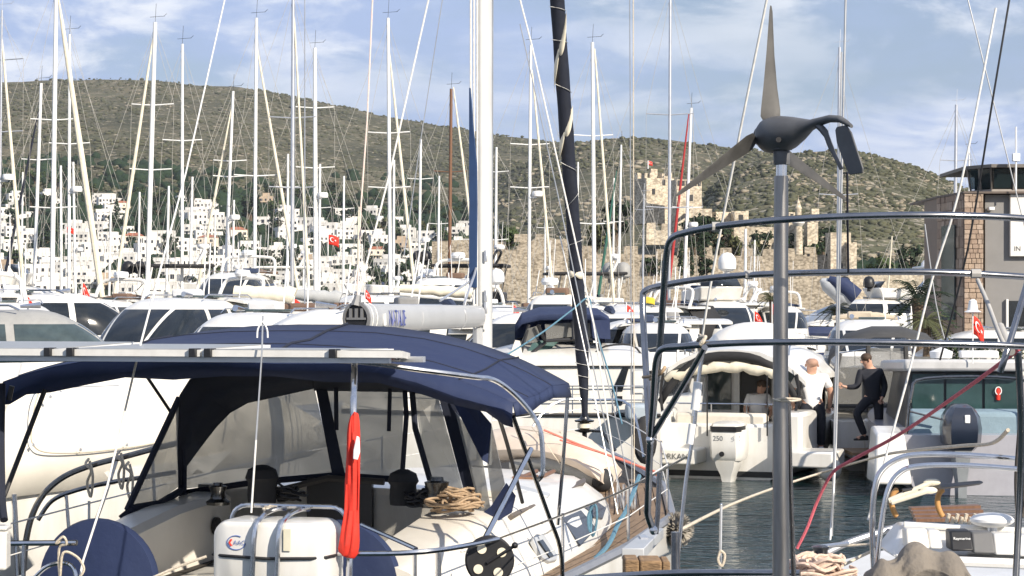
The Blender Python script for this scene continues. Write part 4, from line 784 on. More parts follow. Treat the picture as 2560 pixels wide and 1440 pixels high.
# ---------------------------------------------------------------- lettering
def text_verts(s, size):
    c = bpy.data.curves.new('t', 'FONT'); c.body = s; c.size = size; c.align_x = 'CENTER'; c.align_y = 'CENTER'; o = bpy.data.objects.new('t', c); COL.objects.link(o)
    dg = bpy.context.evaluated_depsgraph_get(); me = o.evaluated_get(dg).to_mesh(); v = [x.co.copy() for x in me.vertices]; f = [list(p.vertices) for p in me.polygons]
    o.evaluated_get(dg).to_mesh_clear(); bpy.data.objects.remove(o); return v, f
def lettering(s, size, c, u, v, m, parent, name='lettering', sx=1., bend=None):
    """flat text on a surface: centre c, right direction u, up direction v (parent space)"""
    V, Fc = text_verts(s, size); u = Vector(u).normalized(); v = Vector(v).normalized(); n = u.cross(v); c = Vector(c); e = MB()
    e.add([c + u * p.x * sx + v * p.y + (n * bend(p.x * sx, p.y) if bend else Vector((0, 0, 0))) for p in V], Fc); return e.build(name, m, parent, smooth=False)
# ---------------------------------------------------------------- people
def skin_obj(name, verts, edges, m, parent, sub=2):
    me = bpy.data.meshes.new(name); me.from_pydata([tuple(v[0]) for v in verts], edges, []); o = bpy.data.objects.new(name, me); COL.objects.link(o)
    o.modifiers.new('skin', 'SKIN').use_smooth_shade = True
    for i, v in enumerate(verts):
        r = v[1] if isinstance(v[1], tuple) else (v[1], v[1]); me.skin_vertices[0].data[i].radius = r; me.skin_vertices[0].data[i].use_root = (i == 0)
    q = o.modifiers.new('sub', 'SUBSURF'); q.levels = sub; q.render_levels = sub; me.materials.append(m); o.parent = parent; WM[o.name] = WM[parent.name]; return o
skinm = mat('skin', (.52, .30, .21), .55, var=.15, sc=20)
def person(label, loc, J, shirt, trousers, shoes, hair, sleeve=1., rz=0., bald=False, wide=1.13):
    """J: joint positions (metres, local); one body mesh, clothing and hair are children"""
    t = thing('person', label, 'person', loc, rz); t.scale = (wide, wide * .96, 1.06); j = {k: Vector(v) for k, v in J.items()}
    chest = j['pelvis'].lerp(j['neck'], .66); waist = j['pelvis'].lerp(j['neck'], .3); hd = j['head']
    names = ['pelvis', 'waist', 'chest', 'neck', 'head', 'crown']; pos = [j['pelvis'], waist, chest, j['neck'], hd, hd + (hd - j['neck']).normalized() * .10]
    V = [(pos[0], .13), (pos[1], .125), (pos[2], (.15, .13)), (pos[3], .058), (pos[4], (.088, .10)), (pos[5], .07)]; E = [(0, 1), (1, 2), (2, 3), (3, 4), (4, 5)]
    for s in 'lr':
        i = len(V); V += [(j['sh' + s], .065), (j['el' + s], .045), (j['wr' + s], .03), (j['wr' + s].lerp(j['ha' + s], .55), (.038, .022)), (j['ha' + s], (.034, .018))]; E += [(2, i), (i, i + 1), (i + 1, i + 2), (i + 2, i + 3), (i + 3, i + 4)]
        i = len(V); V += [(j['hip' + s], .088), (j['kn' + s], .062), (j['an' + s], .042), (j['to' + s], .04)]; E += [(0, i), (i, i + 1), (i + 1, i + 2), (i + 2, i + 3)]
    body = skin_obj('body', V, E, skinm, t)
    # fingers: short bent chains rooted in each palm
    fg = MB()
    for s in 'lr':
        a = j['wr' + s]; b = j['ha' + s]; dr = (b - a).normalized(); sd2 = dr.cross(Vector((0, 1, 0))); sd2 = sd2.normalized() if sd2.length > .1 else Vector((1, 0, 0)); nn = dr.cross(sd2)
        for k, (o_, ln) in enumerate(((-.028, .055), (-.009, .068), (.010, .072), (.028, .062))):
            p = b + sd2 * o_; fg.tube([p - dr * .01, p + dr * ln * .45 + nn * .006, p + dr * ln * .8 + nn * .025, p + dr * ln * .9 + nn * .045], [.009, .0085, .008, .006], 6)
        p = a.lerp(b, .45) + sd2 * .035; fg.tube([p, p + sd2 * .022 + dr * .03, p + sd2 * .02 + dr * .06 + nn * .02], [.011, .010, .007], 6)
    fg.build('fingers', skinm, body)
    up = (hd - j['neck']).normalized(); fw = Vector(J.get('face', (0, -1, 0))).normalized(); sdv = fw.cross(up).normalized()
    fc = MB(); c = hd + up * .035
    fc.tube([c + fw * .085 + up * .02, c + fw * .115 - up * .015, c + fw * .09 - up * .025], [.010, .016, .012], 6)
    for s in (-1, 1): fc.ell(c + sdv * s * .088 - up * .005, .014, .024, .032, 8, 6)
    fc.build('nose_and_ears', skinm, body)
    fe = MB()
    for s in (-1, 1): fe.ell(c + fw * .088 + sdv * s * .032 + up * .018, .011, .008, .008, 8, 6)
    fe.obox(c + fw * .09 - up * .05, (.045, .012, .008)); fe.build('eyes_and_mouth', mat('dark_eye', (.03, .02, .02), .4), body)
    hr = MB(); hr.ell(c + up * .045 - fw * .018, .098 if not bald else .092, .108, .085, 14, 8)
    if hair is not None: hr.build('hair', hair, t)
    sv = [(j['pelvis'] - Vector((0, 0, .15)), .165), (waist, .148), (chest, (.172, .15)), (j['neck'] - (j['neck'] - chest) * .25, .09)]; se = [(0, 1), (1, 2), (2, 3)]
    for s in 'lr':
        i = len(sv); e2 = j['sh' + s].lerp(j['el' + s], .75) if sleeve < 1 else j['el' + s]; sv += [(j['sh' + s], .083), (e2, .064)]; se += [(2, i), (i, i + 1)]
        if sleeve >= 1: sv += [(j['wr' + s], .044)]; se += [(i + 1, i + 2)]
    skin_obj('shirt', sv, se, shirt, t)
    tv = [(j['pelvis'] + Vector((0, 0, .10)), .140), (j['pelvis'], .15)]; te = [(0, 1)]
    for s in 'lr': i = len(tv); tv += [(j['hip' + s], .105), (j['kn' + s], .078), (j['an' + s] + Vector((0, 0, .02)), .062)]; te += [(1, i), (i, i + 1), (i + 1, i + 2)]
    skin_obj('trousers', tv, te, trousers, t)
    for s in 'lr':
        a = j['an' + s]; b = j['to' + s]; e = MB(); dr = (b - a); dr.z = 0; dr = dr.normalized(); up2 = Vector((0, 0, 1)); sv2 = dr.cross(up2)
        e.loft([[a - dr * .06 + sv2 * x + up2 * (z - .075) for x, z in ((-.04, 0), (.04, 0), (.035, .09), (-.035, .09))], [a + dr * .06 + sv2 * x + up2 * (z - .075) for x, z in ((-.046, 0), (.046, 0), (.038, .09), (-.038, .09))], [a + dr * .20 + sv2 * x + up2 * (z - .075) for x, z in ((-.03, 0), (.03, 0), (.025, .035), (-.025, .035))]]); e.build('shoe', shoes, t, bevel=.012)
    return t
dk = mat('black_cloth', (.012, .014, .022), .85, var=.3, bump=.3); wt_ = mat('white_cotton', (.80, .80, .80), .85, var=.06, sc=6, bump=.5, bsc=8)
hairb = mat('brown_hair', (.06, .035, .02), .7, bump=.4); hairg = mat('close_cropped_hair', (.40, .24, .17), .7)

# ---------------------------------------------------------------- white cabin boat with big white outboard
OD = 40.6; OW = pm(1800, OD); orz = R(-20)
ob = thing('cabin_boat', 'white cabin boat with arched cream awning, stern and white outboard towards us', 'motorboat', (OW, OD, 0), orz)
OM = WM[ob.name]; OI = OM.inverted()
def pk(I, px, py, axis, val):
    o = I @ Vector((0, 0, HC)); dv = I.to_3x3() @ (P(px, py, 10) - Vector((0, 0, HC))); k = (val - o[axis]) / dv[axis]; return o + dv * k
oy = lambda px, py, y=0.: pk(OI, px, py, 1, y)
h = MB(); h.loft(hull_rings(7.8, 2.95, 1.0, .5, rake=1.0, trans=.94, n=14)); h.build('hull', gel, ob, bevel=.03)
stripe = mat('antifouling_dark', (.02, .022, .025), .6)
e = MB(); e.loft([[Vector(r[k]) + Vector((.012 if k == 5 else -.012, -.01, 0)) for k in (2, 5)] + [Vector((r[5][0] * 1.0, r[5][1] - .01, .16)), Vector((r[2][0], r[2][1] - .01, .16))] for r in hull_rings(7.8, 2.77, 1.0, .5, rake=1.0, trans=.94, n=14)]); e.build('waterline_stripe', stripe, ob)
for px0, px1, lb in ((1640, 1750, 1), (1945, 2090, 0)):
    a = oy(px0, 1128, -.35); b = oy(px1, 1128, -.35); q = MB(); q.loft([[(a.x, -.62, z), (b.x, -.62, z), (b.x + .05, .25, z + .02), (a.x - .05, .25, z + .02)] for z in (oy(1700, 1162, -.6).z, oy(1700, 1122, -.6).z)]); sp = q.build('swim_platform', gel, ob, bevel=.04)
    if lb: lettering('ORKANS', .155, ((a.x + b.x) / 2 + .04, -.634, oy(1700, 1142, -.62).z), (1, 0, 0), (0, 0, 1), mat('dark_lettering', (.05, .055, .06), .5), sp)
# transom, quarter blocks and stern bench
q = MB(); q.loft([[(-1.32, .05, .35), (1.32, .05, .35), (1.30, .05, 1.06), (-1.30, .05, 1.06)], [(-1.32, .40, .35), (1.32, .40, .35), (1.28, .48, 1.08), (-1.28, .48, 1.08)]]); q.build('transom', gel, ob, bevel=.04)
a = oy(1688, 1108, .15); b = oy(1918, 1034, .15); q = MB(); q.box(a.x, b.x, .10, .34, a.z, b.z); q.build('bench_backrest', mat('cream_upholstery', (.62, .58, .50), .6, var=.1), ob, bevel=.07)
for x in (-1.28,):
    q = MB(); q.loft([[(x, -.1, .5), (x + .3, -.1, .5), (x + .3, .6, .5), (x, .6, .5)], [(x + .04, .0, 1.25), (x + .24, .0, 1.25), (x + .26, .7, 1.35), (x + .02, .7, 1.35)]]); q.build('quarter_block', gel, ob, bevel=.06)
q = MB(); q.box(1.12, 1.62, -.15, 1.3, .45, 1.30); q.build('quarter_block', gel, ob, bevel=.08)
fl_ = MB(); fl_.box(-1.2, 1.2, .4, 3.2, .5, .58); fl_.build('cockpit_floor', teak, ob)
# cabin
zr = 2.50; cab = MB(); cab.loft([[(-1.18, 2.9, .9), (1.18, 2.9, .9), (1.1, 5.6, 1.1), (.6, 6.6, 1.15), (-.6, 6.6, 1.15), (-1.1, 5.6, 1.1)], [(-1.05, 2.9, 2.3), (1.05, 2.9, 2.3), (.95, 4.7, 2.3), (.5, 5.1, 2.3), (-.5, 5.1, 2.3), (-.95, 4.7, 2.3)]]); cab.build('cabin', gel, ob, bevel=.05)
for sg in (-1, 1):
    q4 = [Vector((sg * 1.18, 2.9, .9)), Vector((sg * 1.1, 5.6, 1.1)), Vector((sg * .95, 4.7, 2.3)), Vector((sg * 1.05, 2.9, 2.3))]
    if sg < 0: q4 = [q4[1], q4[0], q4[3], q4[2]]
    pane(ob, q4, .06, .45, .45, .9); pane(ob, q4, .5, .92, .45, .9)
q = MB(); q.box(-.30, .33, 2.84, 2.88, .62, 2.15); q.build('doorway', black, ob); q = MB(); q.box(-.42, -.31, 2.80, 2.89, .62, 2.2); q.build('door_frame', alum, ob); q = MB(); q.box(.5, .95, 2.85, 2.88, 1.35, 2.1); q.build('window', glassg, ob); q = MB(); q.box(-1.0, -.5, 2.85, 2.88, 1.2, 2.1); q.build('window', glassg, ob)
# arched roof with cockpit overhang
rows = []
for y, k in ((.75, .0), (1.2, .05), (2.4, .10), (3.6, .10), (4.8, .02), (5.2, -.14)):
    rows.append([Vector((x * (1.0 if y < 4.9 else .7), y, zr - .62 * abs(x / 1.5) ** 2.6 - .02 + k)) for x in (-1.5, -1.42, -1.25, -1.0, -.6, 0, .6, 1.0, 1.25, 1.42, 1.5)])
q = MB(); q.sheet(rows, .09); q.build('roof', gel, ob)
ro = MB()
for ya in (1.3, 3.8): pass
for sx in (-1, 1): ro.tube(smoothpts([(sx * 1.05, 1.3, zr - .15), (sx * 1.05, 1.6, zr + .08), (sx * 1.0, 3.9, zr + .08), (sx * 1.0, 4.2, zr - .1)], 4), .018, 6)
ro.build('roof_rail', steel, ob)
ar = MB(); n = 15; A = [Vector((1.44 * math.cos(math.pi * i / (n - 1)) if False else -1.44 + 2.88 * i / (n - 1), .72, 0)) for i in range(n)]
def arch_z(x, top, drop): return top - drop * abs(x / 1.46) ** 2.8
top_ = [Vector((a.x, .70, arch_z(a.x, zr - .07, 1.0))) for a in A]; bot_ = [Vector((a.x * .95, .74, arch_z(a.x, zr - .25, .95))) for a in A]
ar.loft([top_, bot_], False, False); ar.build('awning_trim', blackc, ob, solid=.04)
rl = MB(); pts = [Vector((-1.30 + 2.3 * i / 16, .78, zr - .37 - .30 * abs((-1.30 + 2.3 * i / 16) / 1.4) ** 2 + .025 * math.sin(i * 1.9))) for i in range(17)]; rl.tube(pts, [.06] + [.105 + .02 * math.sin(i * 2.3) for i in range(15)] + [.05], 10); rl.build('rolled_awning', cream, ob)
for sx, w0 in ((-1, .16), (1, .22)):
    q = MB(); q.loft([[(sx * 1.40, .74, zr - 1.0), (sx * 1.40, 2.8, zr - .95)], [(sx * 1.25, .74, zr - .42), (sx * 1.25, 2.8, zr - .45)]], False, False); q.build('side_curtain', mat('smoked_vinyl', (.10, .10, .10), .3, tr=(.45, (.8, .8, .8))), ob, solid=.01)
for sx in (-1, 1): MB().tube(smoothpts([(sx * 1.3, .6, 1.15), (sx * 1.38, .7, 1.6), (sx * 1.33, .72, 2.0)], 3), .03, 6).build('roof_post', black, ob)
q = MB(); q.tube([(-1.2, .5, 1.42), (1.1, .5, 1.42)], .016, 6)
for x in (-1.1, -.3, .4, 1.0): q.tube([(x, .5, 1.05), (x, .5, 1.42)], .014, 6)
q.build('cockpit_rail', steel, ob)
for px in (1768, 1918): a = oy(px, 1090, -.1); q = MB(); q.tube([a, (a.x, a.y, a.z + 1.15)], .015, 6); q.build('rod_holder_pole', black, ob)
# outboard
om = thing('outboard_motor', 'big white outboard motor marked 250 on the white cabin boat', 'outboard motor', OM @ Vector((oy(1822, 1200, -.45).x, -.45, -.25)), orz)
w5 = .31; OZ = lambda py: oy(1822, py, -.45).z + .25
cw = MB(); cw.loft([[Vector((x * w5 * s, y * .42 * s2 + .02, z)) for x, y in ((-.75, -1), (-1, -.6), (-1, .7), (-.7, 1), (.7, 1), (1, .7), (1, -.6), (.75, -1))] for s, s2, z in ((.88, .8, OZ(1150)), (.98, .95, OZ(1140)), (1.0, 1, OZ(1110)), (1.0, 1, OZ(1085)), (.97, .96, OZ(1068)), (.88, .88, OZ(1058)), (.6, .6, OZ(1053)))]); co = cw.build('cowling', gel, om)
q = MB(); q.loft([[Vector((x * w5, y * .42 + .01, z)) for x, y in ((-.78, -1.0), (.78, -1.0), (.98, -.62), (.98, .2), (-.98, .2), (-.98, -.62))] for z in (OZ(1077), OZ(1064))]); q.build('cowling_vent', black, om)
q = MB(); q.loft([[Vector((x * s, y * s2, z)) for x, y in ((-.7, -1), (-1, 0), (-.7, 1), (.7, 1), (1, 0), (.7, -1))] for s, s2, z in ((.27, .33, OZ(1150)), (.24, .30, OZ(1165)), (.15, .24, OZ(1185)), (.11, .2, OZ(1205)), (.09, .16, -.3))]); q.build('leg', gel, om)
lettering('250', .13, (-.11, -.405, OZ(1094)), (1, 0, 0), (0, 0, 1), mat('grey_lettering', (.12, .13, .15), .4), om); lettering('SUZ', .12, (.235, -.36, OZ(1094)), (.62, .75, 0), (0, 0, 1), mat('grey_lettering', (.12, .13, .15), .4), om, sx=.8)
q = MB(); q.lathe([(.0, .0), (.05, 0), (.05, .015), (.0, .015)], (-.03, -.415, OZ(1132)), 12, Matrix.Rotation(R(90), 3, 'X')); q.build('badge', black, om)
fb = thing('ball_fender', 'round cream ball fender at the cabin boat stern corner', 'fender', P(2074, 1195, 39.5)); MB().ell((0, 0, .17), .225, .225, .235, 16, 10).build('ball', gel2, fb); MB().tube([(0, 0, .38), (0, .02, .46)], .03, 6).build('eye', black, fb)
# man in white T-shirt, from behind, in the cockpit; seated person; man in dark clothes stepping
b = P(2030, 1128, 41.4); s = 1.0
person('man in white T-shirt and black trousers standing with his back to us', b, dict(pelvis=(0, .02, .88), neck=(0, .05, 1.42), head=(.0, .02, 1.55), hipl=(-.10, 0, .84), hipr=(.10, 0, .84), knl=(-.13, -.04, .46), knr=(.12, -.04, .46), anl=(-.16, .02, .07), anr=(.13, .02, .07), tol=(-.18, .18, .03), tor=(.14, .18, .03), shl=(-.19, .03, 1.36), shr=(.19, .03, 1.36), ell=(-.29, .06, 1.08), elr=(.28, .06, 1.08), wrl=(-.25, .10, .84), wrr=(.27, .12, .84), hal=(-.24, .12, .76), har=(.26, .14, .76), face=(.1, 1, -.1)), wt_, dk, white, hairg, .7, bald=True, wide=1.38)
b = P(1896, 1065, 42.6)
person('dark haired person in white shirt sitting in the cabin boat cockpit', b - Vector((0, 0, .42)), dict(pelvis=(0, 0, .5), neck=(.02, .02, 1.0), head=(.06, .0, 1.12), hipl=(-.10, 0, .48), hipr=(.10, 0, .48), knl=(-.10, -.42, .5), knr=(.12, -.42, .5), anl=(-.1, -.42, .07), anr=(.12, -.42, .07), tol=(-.1, -.6, .04), tor=(.12, -.6, .04), shl=(-.17, .02, .94), shr=(.17, .02, .94), ell=(-.24, -.06, .68), elr=(.24, -.06, .68), wrl=(-.14, -.28, .58), wrr=(.16, -.28, .58), hal=(-.1, -.35, .57), har=(.12, -.35, .57), face=(.95, -.3, 0)), wt_, dk, white, hairb, .7)
b = P(2182, 1118, 41.0)
person('man in dark clothes stepping up with one knee bent, hand on the awning', b, dict(pelvis=(.02, 0, .92), neck=(-.05, .02, 1.43), head=(-.10, .0, 1.56), hipl=(-.08, 0, .88), hipr=(.10, 0, .88), knl=(-.30, -.08, .62), knr=(.10, -.03, .48), anl=(-.14, .0, .20), anr=(.10, .05, .08), tol=(-.30, -.05, .15), tor=(.02, -.12, .04), shl=(-.22, -.02, 1.36), shr=(.14, .05, 1.37), ell=(-.28, -.08, 1.10), elr=(.21, .02, 1.10), wrl=(-.48, -.10, 1.10), wrr=(.14, -.12, .90), hal=(-.56, -.10, 1.14), har=(.10, -.16, .84), face=(-.9, -.35, -.25)), dk, dk, black, hairb, 1.)
# ---------------------------------------------------------------- boat with dark canvas tent
B4D = 44.; tb = thing('tent_boat', 'boat under a dark grey canvas tent with clear windows, white hull', 'motorboat', (pm(2195, B4D), B4D - 1.5, 0), R(-8)); TI = WM[tb.name].inverted()
h = MB(); h.loft(hull_rings(8.2, 2.7, 1.0, .5, rake=1.0, n=12)); h.build('hull', gel, tb, bevel=.03)
gcv = mat('charcoal_canvas', (.055, .055, .055), .85, var=.25, bump=.3); vin = mat('clear_vinyl', (.42, .42, .40), .25, var=.35, sc=2.2, tr=(.55, (.8, .8, .8)))
hoop = [(-1.30, 0), (-1.30, .55), (-1.18, .95), (-.85, 1.22), (-.3, 1.34), (.3, 1.34), (.85, 1.22), (1.18, .95), (1.30, .55), (1.30, 0)]
tent = MB(); tent.sheet([[Vector((x, y, 1.15 + z * k)) for x, z in hoop] for y, k in ((.9, 1.14), (1.7, 1.26), (2.9, 1.3), (4.1, 1.22))]); tent.build('tent_roof', gcv, tb, solid=.012)
for (u0, u1, z0, z1) in ((-1.18, -.52, .15, 1.0), (-.45, .32, .15, 1.15), (.40, 1.18, .15, 1.0)):
    q = MB(); q.prism([(u0, .86, 1.15 + z0), (u1, .86, 1.15 + z0), (u1 * .9, .90, 1.15 + z1 * 1.14), (u0 * .9, .90, 1.15 + z1 * 1.14)], (0, .01, 0)); q.build('tent_window', vin, tb, smooth=False)
for (a, b_) in (((-1.25, 0), (-1.0, 1.2)), ((-.48, 0), (-.42, 1.48)), ((.36, 0), (.33, 1.5)), ((1.25, 0), (1.0, 1.2)), ((-1.28, .12), (1.28, .12))):
    q = MB(); q.tube([(a[0], .85, 1.15 + a[1]), (b_[0], .87, 1.15 + b_[1])], .05, 6); q.build('tent_seam', gcv, tb)
q = MB(); q.loft([[(-1.1, 3.2, 1.0), (1.1, 3.2, 1.0), (.8, 6.6, 1.2), (-.8, 6.6, 1.2)], [(-1.0, 3.2, 2.0), (1.0, 3.2, 2.0), (.6, 5.0, 2.0), (-.6, 5.0, 2.0)]]); q.build('cabin', gel, tb, bevel=.05)
q = MB(); q.box(-1.15, 1.15, -.75, .05, .32, .42); q.build('swim_platform', teak, tb, bevel=.02)
q = MB(); q.box(-.55, .45, -.02, .35, .42, 1.05); q.build('stern_seat', gel, tb, bevel=.05)
gp = thing('gangway', 'short boarding plank between the cabin boat and tent boat', 'gangway', P(2175, 1135, 41.0)); q = MB(); q.box(-.42, .42, -.5, .9, .0, .06); q.build('plank', teak, gp); q = MB(); q.box(-.4, -.36, -.5, .9, -.06, .0); q.box(.36, .4, -.5, .9, -.06, 0); q.build('frame', alug, gp)
q = MB(); q.box(-.05, .05, -.3, .3, -1.1, -.06); q.build('support', alug, gp)
# ---------------------------------------------------------------- sport boat with dark outboard
AD = 37.; ab = thing('sport_boat', 'grey hulled sport boat with flat grey roof, teal windows and blue covers', 'motorboat', (pm(2452, AD), AD, 0), R(-3)); AI = WM[ab.name].inverted(); ay = lambda px, py, y=0.: pk(AI, px, py, 1, y)
greyh = mat('grey_violet_hull', (.36, .36, .40), .3, var=.08, coat=.3)
h = MB(); h.loft(hull_rings(9.0, 3.0, 1.05, .4, rake=1.0, trans=.96, n=12)); h.build('hull', greyh, ab, bevel=.03)
a = ay(2180, 1196, -.3); b = ay(2262, 1085, -.3); q = MB(); q.loft([[(a.x, -.55, .22), (b.x + .1, -.55, .22), (b.x + .1, .6, .22), (a.x, .6, .22)], [(a.x + .08, -.3, b.z), (b.x, -.3, b.z), (b.x, .6, b.z + .1), (a.x + .08, .6, b.z + .1)]]); q.build('quarter_block', gel, ab, bevel=.05)
zt = ay(2400, 897, 2.).z; q = MB(); q.loft([[(-1.12, 1.6, z), (1.2, 1.6, z), (1.2, 5.2, z - .1), (-1.12, 5.2, z - .1)] for z in (zt - .22, zt)]); q.build('roof', mat('pale_grey_roof', (.50, .50, .50), .4), ab, bevel=.06)
q = MB(); q.loft([[(-1.05, 2.0, .95), (1.15, 2.0, .95), (1.1, 5.6, .95), (-1.0, 5.6, .95)], [(-1.0, 2.0, zt - .21), (1.1, 2.0, zt - .21), (1.0, 4.8, zt - .21), (-.9, 4.8, zt - .21)]]); q.build('cabin', mat('dark_grey_cabin', (.05, .055, .06), .4), ab, bevel=.04)
teal = mat('teal_glass', (.030, .065, .065), .08, var=.5, sc=1.2, spec=.7)
for x0, x1 in ((-.92, -.35), (-.3, .35), (.4, 1.02)): q = MB(); q.box(x0, x1, 1.955, 1.99, 1.35, zt - .28); q.build('window', teal, ab, smooth=False)
q = MB(); q.loft([[(-1.15, .55, z), (1.3, .55, z), (1.3, 1.0, z + .06), (-1.15, 1.0, z + .06)] for z in (.95, 1.42)]); q.build('stern_bench_cover', mat('light_blue_canvas', (.20, .28, .33), .8, bump=.35), ab, bevel=.08)
q = MB(); q.tube(smoothpts([(-1.25, .3, 1.0), (-1.15, .35, 1.75), (-.9, .4, 2.02), (.7, .4, 2.02), (.92, .35, 1.75), (1.0, .3, 1.0)], 4), .03, 8); q.tube([(-1.2, .33, 1.45), (-.6, .36, 1.3)], .02, 6); q.build('stern_rail', steeld, ab)
q = MB(); q.lathe([(.02, 0), (.2, 0), (.22, .12), (.02, .2)], (-.3, 2.6, zt + .0), 12); q.build('radome', white, ab); q = MB(); q.box(.05, .75, 2.5, 2.8, zt, zt + .14); q.build('roof_hatch', white, ab, bevel=.03)
om2 = thing('outboard_motor', 'dark navy outboard motor with silver leg on the grey sport boat', 'outboard motor', WM[ab.name] @ Vector((ay(2402, 1100, -.4).x, -.4, -.2)), R(-3)); z5 = lambda py: ay(2402, py, -.4).z + .2
cw = MB(); cw.loft([[Vector((x * s * .33, y * .42 * s2 + tilt, z)) for x, y in ((-.7, -1), (-1, -.5), (-1, .6), (-.6, 1), (.6, 1), (1, .6), (1, -.5), (.7, -1))] for s, s2, z, tilt in ((.62, .6, z5(1125), .0), (.95, .9, z5(1108), 0), (1.0, 1, z5(1070), 0), (.9, .95, z5(1040), .02), (.62, .8, z5(1018), .05), (.35, .5, z5(1010), .08))]); cw.build('cowling', mat('navy_cowling', (.012, .018, .035), .3, coat=.5), om2)
q = MB(); q.obox((.05, -.40, z5(1045)), (.09, .02, .14)); q.build('badge', white, om2, bevel=.01)
q = MB(); q.loft([[Vector((x * s, y * s2, z)) for x, y in ((-.7, -1), (-1, 0), (-.7, 1), (.7, 1), (1, 0), (.7, -1))] for s, s2, z in ((.2, .28, z5(1125)), (.16, .24, z5(1160)), (.11, .2, z5(1200)), (.09, .15, -.2))]); q.build('leg', mat('silver_leg', (.5, .52, .53), .3, .6), om2)
fl2 = flag(2432, 785, 38.5, .30, .34, 'red flag with crescent on a white post above the sport boat roof', droop=.9, pole=.9); q = MB(); q.lathe([(.1, .0), (.16, .02), (.1, .05), (.07, .22), (.02, .25)], (0, 0, .92), 10); q.build('lamp', white, fl2)
lj = thing('fire_extinguisher', 'red fire extinguisher with white ring behind the sport boat window', 'fire extinguisher', P(2495, 1000, 38.9)); lj.scale = (.7, .7, .7); q = MB(); q.lathe([(.055, 0), (.06, .05), (.06, .26), (.02, .32)], n=12); q.build('bottle', red, lj); q = MB(); q.tube([(.08 * math.cos(R(a)), -.04, .24 + .10 * math.sin(R(a))) for a in range(0, 361, 24)], .016, 6); q.build('ring', white, lj)
# ---------------------------------------------------------------- blue-canopy cruiser left of the cabin boat, lying broadside
CDp = 38.4; cb_ = thing('cabin_cruiser', 'white cabin cruiser with navy canopy lying broadside behind the dark furled sail', 'motor yacht', (pm(1652, CDp), CDp + 1.5, 0), R(90)); CI = WM[cb_.name].inverted(); cz = lambda py, d=CDp: pz(py, d)
CR = hull_rings(9.6, 3.0, cz(1036), .25, rake=1.3, n=16, trans=.95)
h = MB(); h.loft(CR); h.build('hull', gel, cb_)
q = MB()
for sg in (0, 7): q.tube([Vector(r[sg]) + Vector((.02 * (1 if sg else -1), 0, -.02)) for r in CR], .035, 6)
q.build('rub_rail', rubber, cb_)
zt1 = cz(908); tk = MB(); tk.loft([[(-1.42 * k, y0, z), (1.42 * k, y0, z), (1.40 * k, y1, z), (-1.40 * k, y1, z)] for k, y0, y1, z in ((1, .35, 3.6, cz(1034)), (1.0, .28, 3.2, zt1 - .03), (1.02, .22, 3.0, zt1))]); tk.build('cabin_side', gel, cb_, bevel=.03)
rf = MB(); rf.sheet([[Vector((x * 1.46, y, zt1 + .005 + zc * (1 - abs(x) ** 2.2))) for x in (-1, -.9, -.7, -.4, 0, .4, .7, .9, 1)] for y, zc in ((.15, .22), (.5, .32), (1.6, .36), (2.6, .34), (3.1, .22))], .05); rf.build('cabin_roof', gel, cb_)
q = MB(); q.box(-1.475, -1.44, .25, 3.05, zt1 - .07, zt1 - .045); q.build('roof_trim', black, cb_)
cw_ = lambda px, py, d=CDp: CI @ P(px, py, d)
def cpoly(pts, d, m, nm, th=.02): v = [cw_(x, y, d) for x, y in pts]; e = MB(); e.prism(v, (-th, 0, 0)); return e.build(nm, m, cb_, smooth=False)
cpoly([(1530, 978), (1560, 912), (1574, 912), (1556, 978)], CDp + .08, glass, 'slanted_window'); cpoly([(1578, 985), (1578, 922), (1612, 922), (1612, 985)], CDp + .08, gelg, 'door_frame', .015); cpoly([(1583, 982), (1583, 928), (1607, 928), (1607, 982)], CDp + .06, gel, 'door_panel', .02)
cpoly([(1540, 1012), (1540, 990), (1556, 990), (1556, 1012)], CDp + .07, glass, 'porthole'); cpoly([(1350, 985), (1365, 925), (1470, 922), (1470, 985)], CDp + .085, gel2, 'panel', .012)
q = MB(); q.obox((0.1, 1.5, zt1 + .37), (.9, .65, .03)); q.build('roof_hatch', glassg, cb_, bevel=.01)
q = MB(); q.tube(smoothpts([(-1.0, 1.2, zt1 + .15), (-1.0, .98, zt1 + .3), (-.95, .5, zt1 + .32), (-.95, .3, zt1 + .12)], 3), .02, 6); q.tube([(.6, 2.6, zt1 + .42), (.6, 1.0, zt1 + .45)], .018, 6); q.build('grab_rail', black, cb_)
q = MB()
for zz_ in (cz(965), cz(1000)): q.tube([(-1.5, .1, zz_), (-1.52, 3.0, zz_), (-1.5, 5.0, zz_ + .05)], .012, 6)
for y in (.1, .8, 1.6, 2.4, 3.2): q.tube([(-1.5, y, cz(1036)), (-1.5, y, cz(965))], .012, 6)
q.build('side_rail', steel, cb_)
wsq = [cw_(1318, 905, 39.), cw_(1440, 862, 40.2), cw_(1425, 808, 40.4), cw_(1345, 818, 39.2)]; grg = mat('green_glass', (.05, .10, .09), .08, var=.5, sc=1, spec=.7)
for q4, nm, m in (([cw_(1302, 905, 38.9), cw_(1360, 890, 39), cw_(1400, 850, 39.2), cw_(1335, 852, 39)], 'windscreen', grg), ([cw_(1300, 862, 38.9), cw_(1345, 855, 39), cw_(1352, 812, 39), cw_(1318, 822, 38.9)], 'canopy_window', vin), ([cw_(1366, 848, 39.0), cw_(1430, 842, 39.1), cw_(1430, 806, 39.1), cw_(1362, 810, 39)], 'canopy_window', vin), ([cw_(1440, 842, 39.1), cw_(1478, 845, 39.1), cw_(1474, 808, 39.1), cw_(1438, 806, 39.1)], 'canopy_window', vin)):
    q = MB(); q.prism(q4, (.02, 0, 0)); q.build(nm, m, cb_, smooth=False)
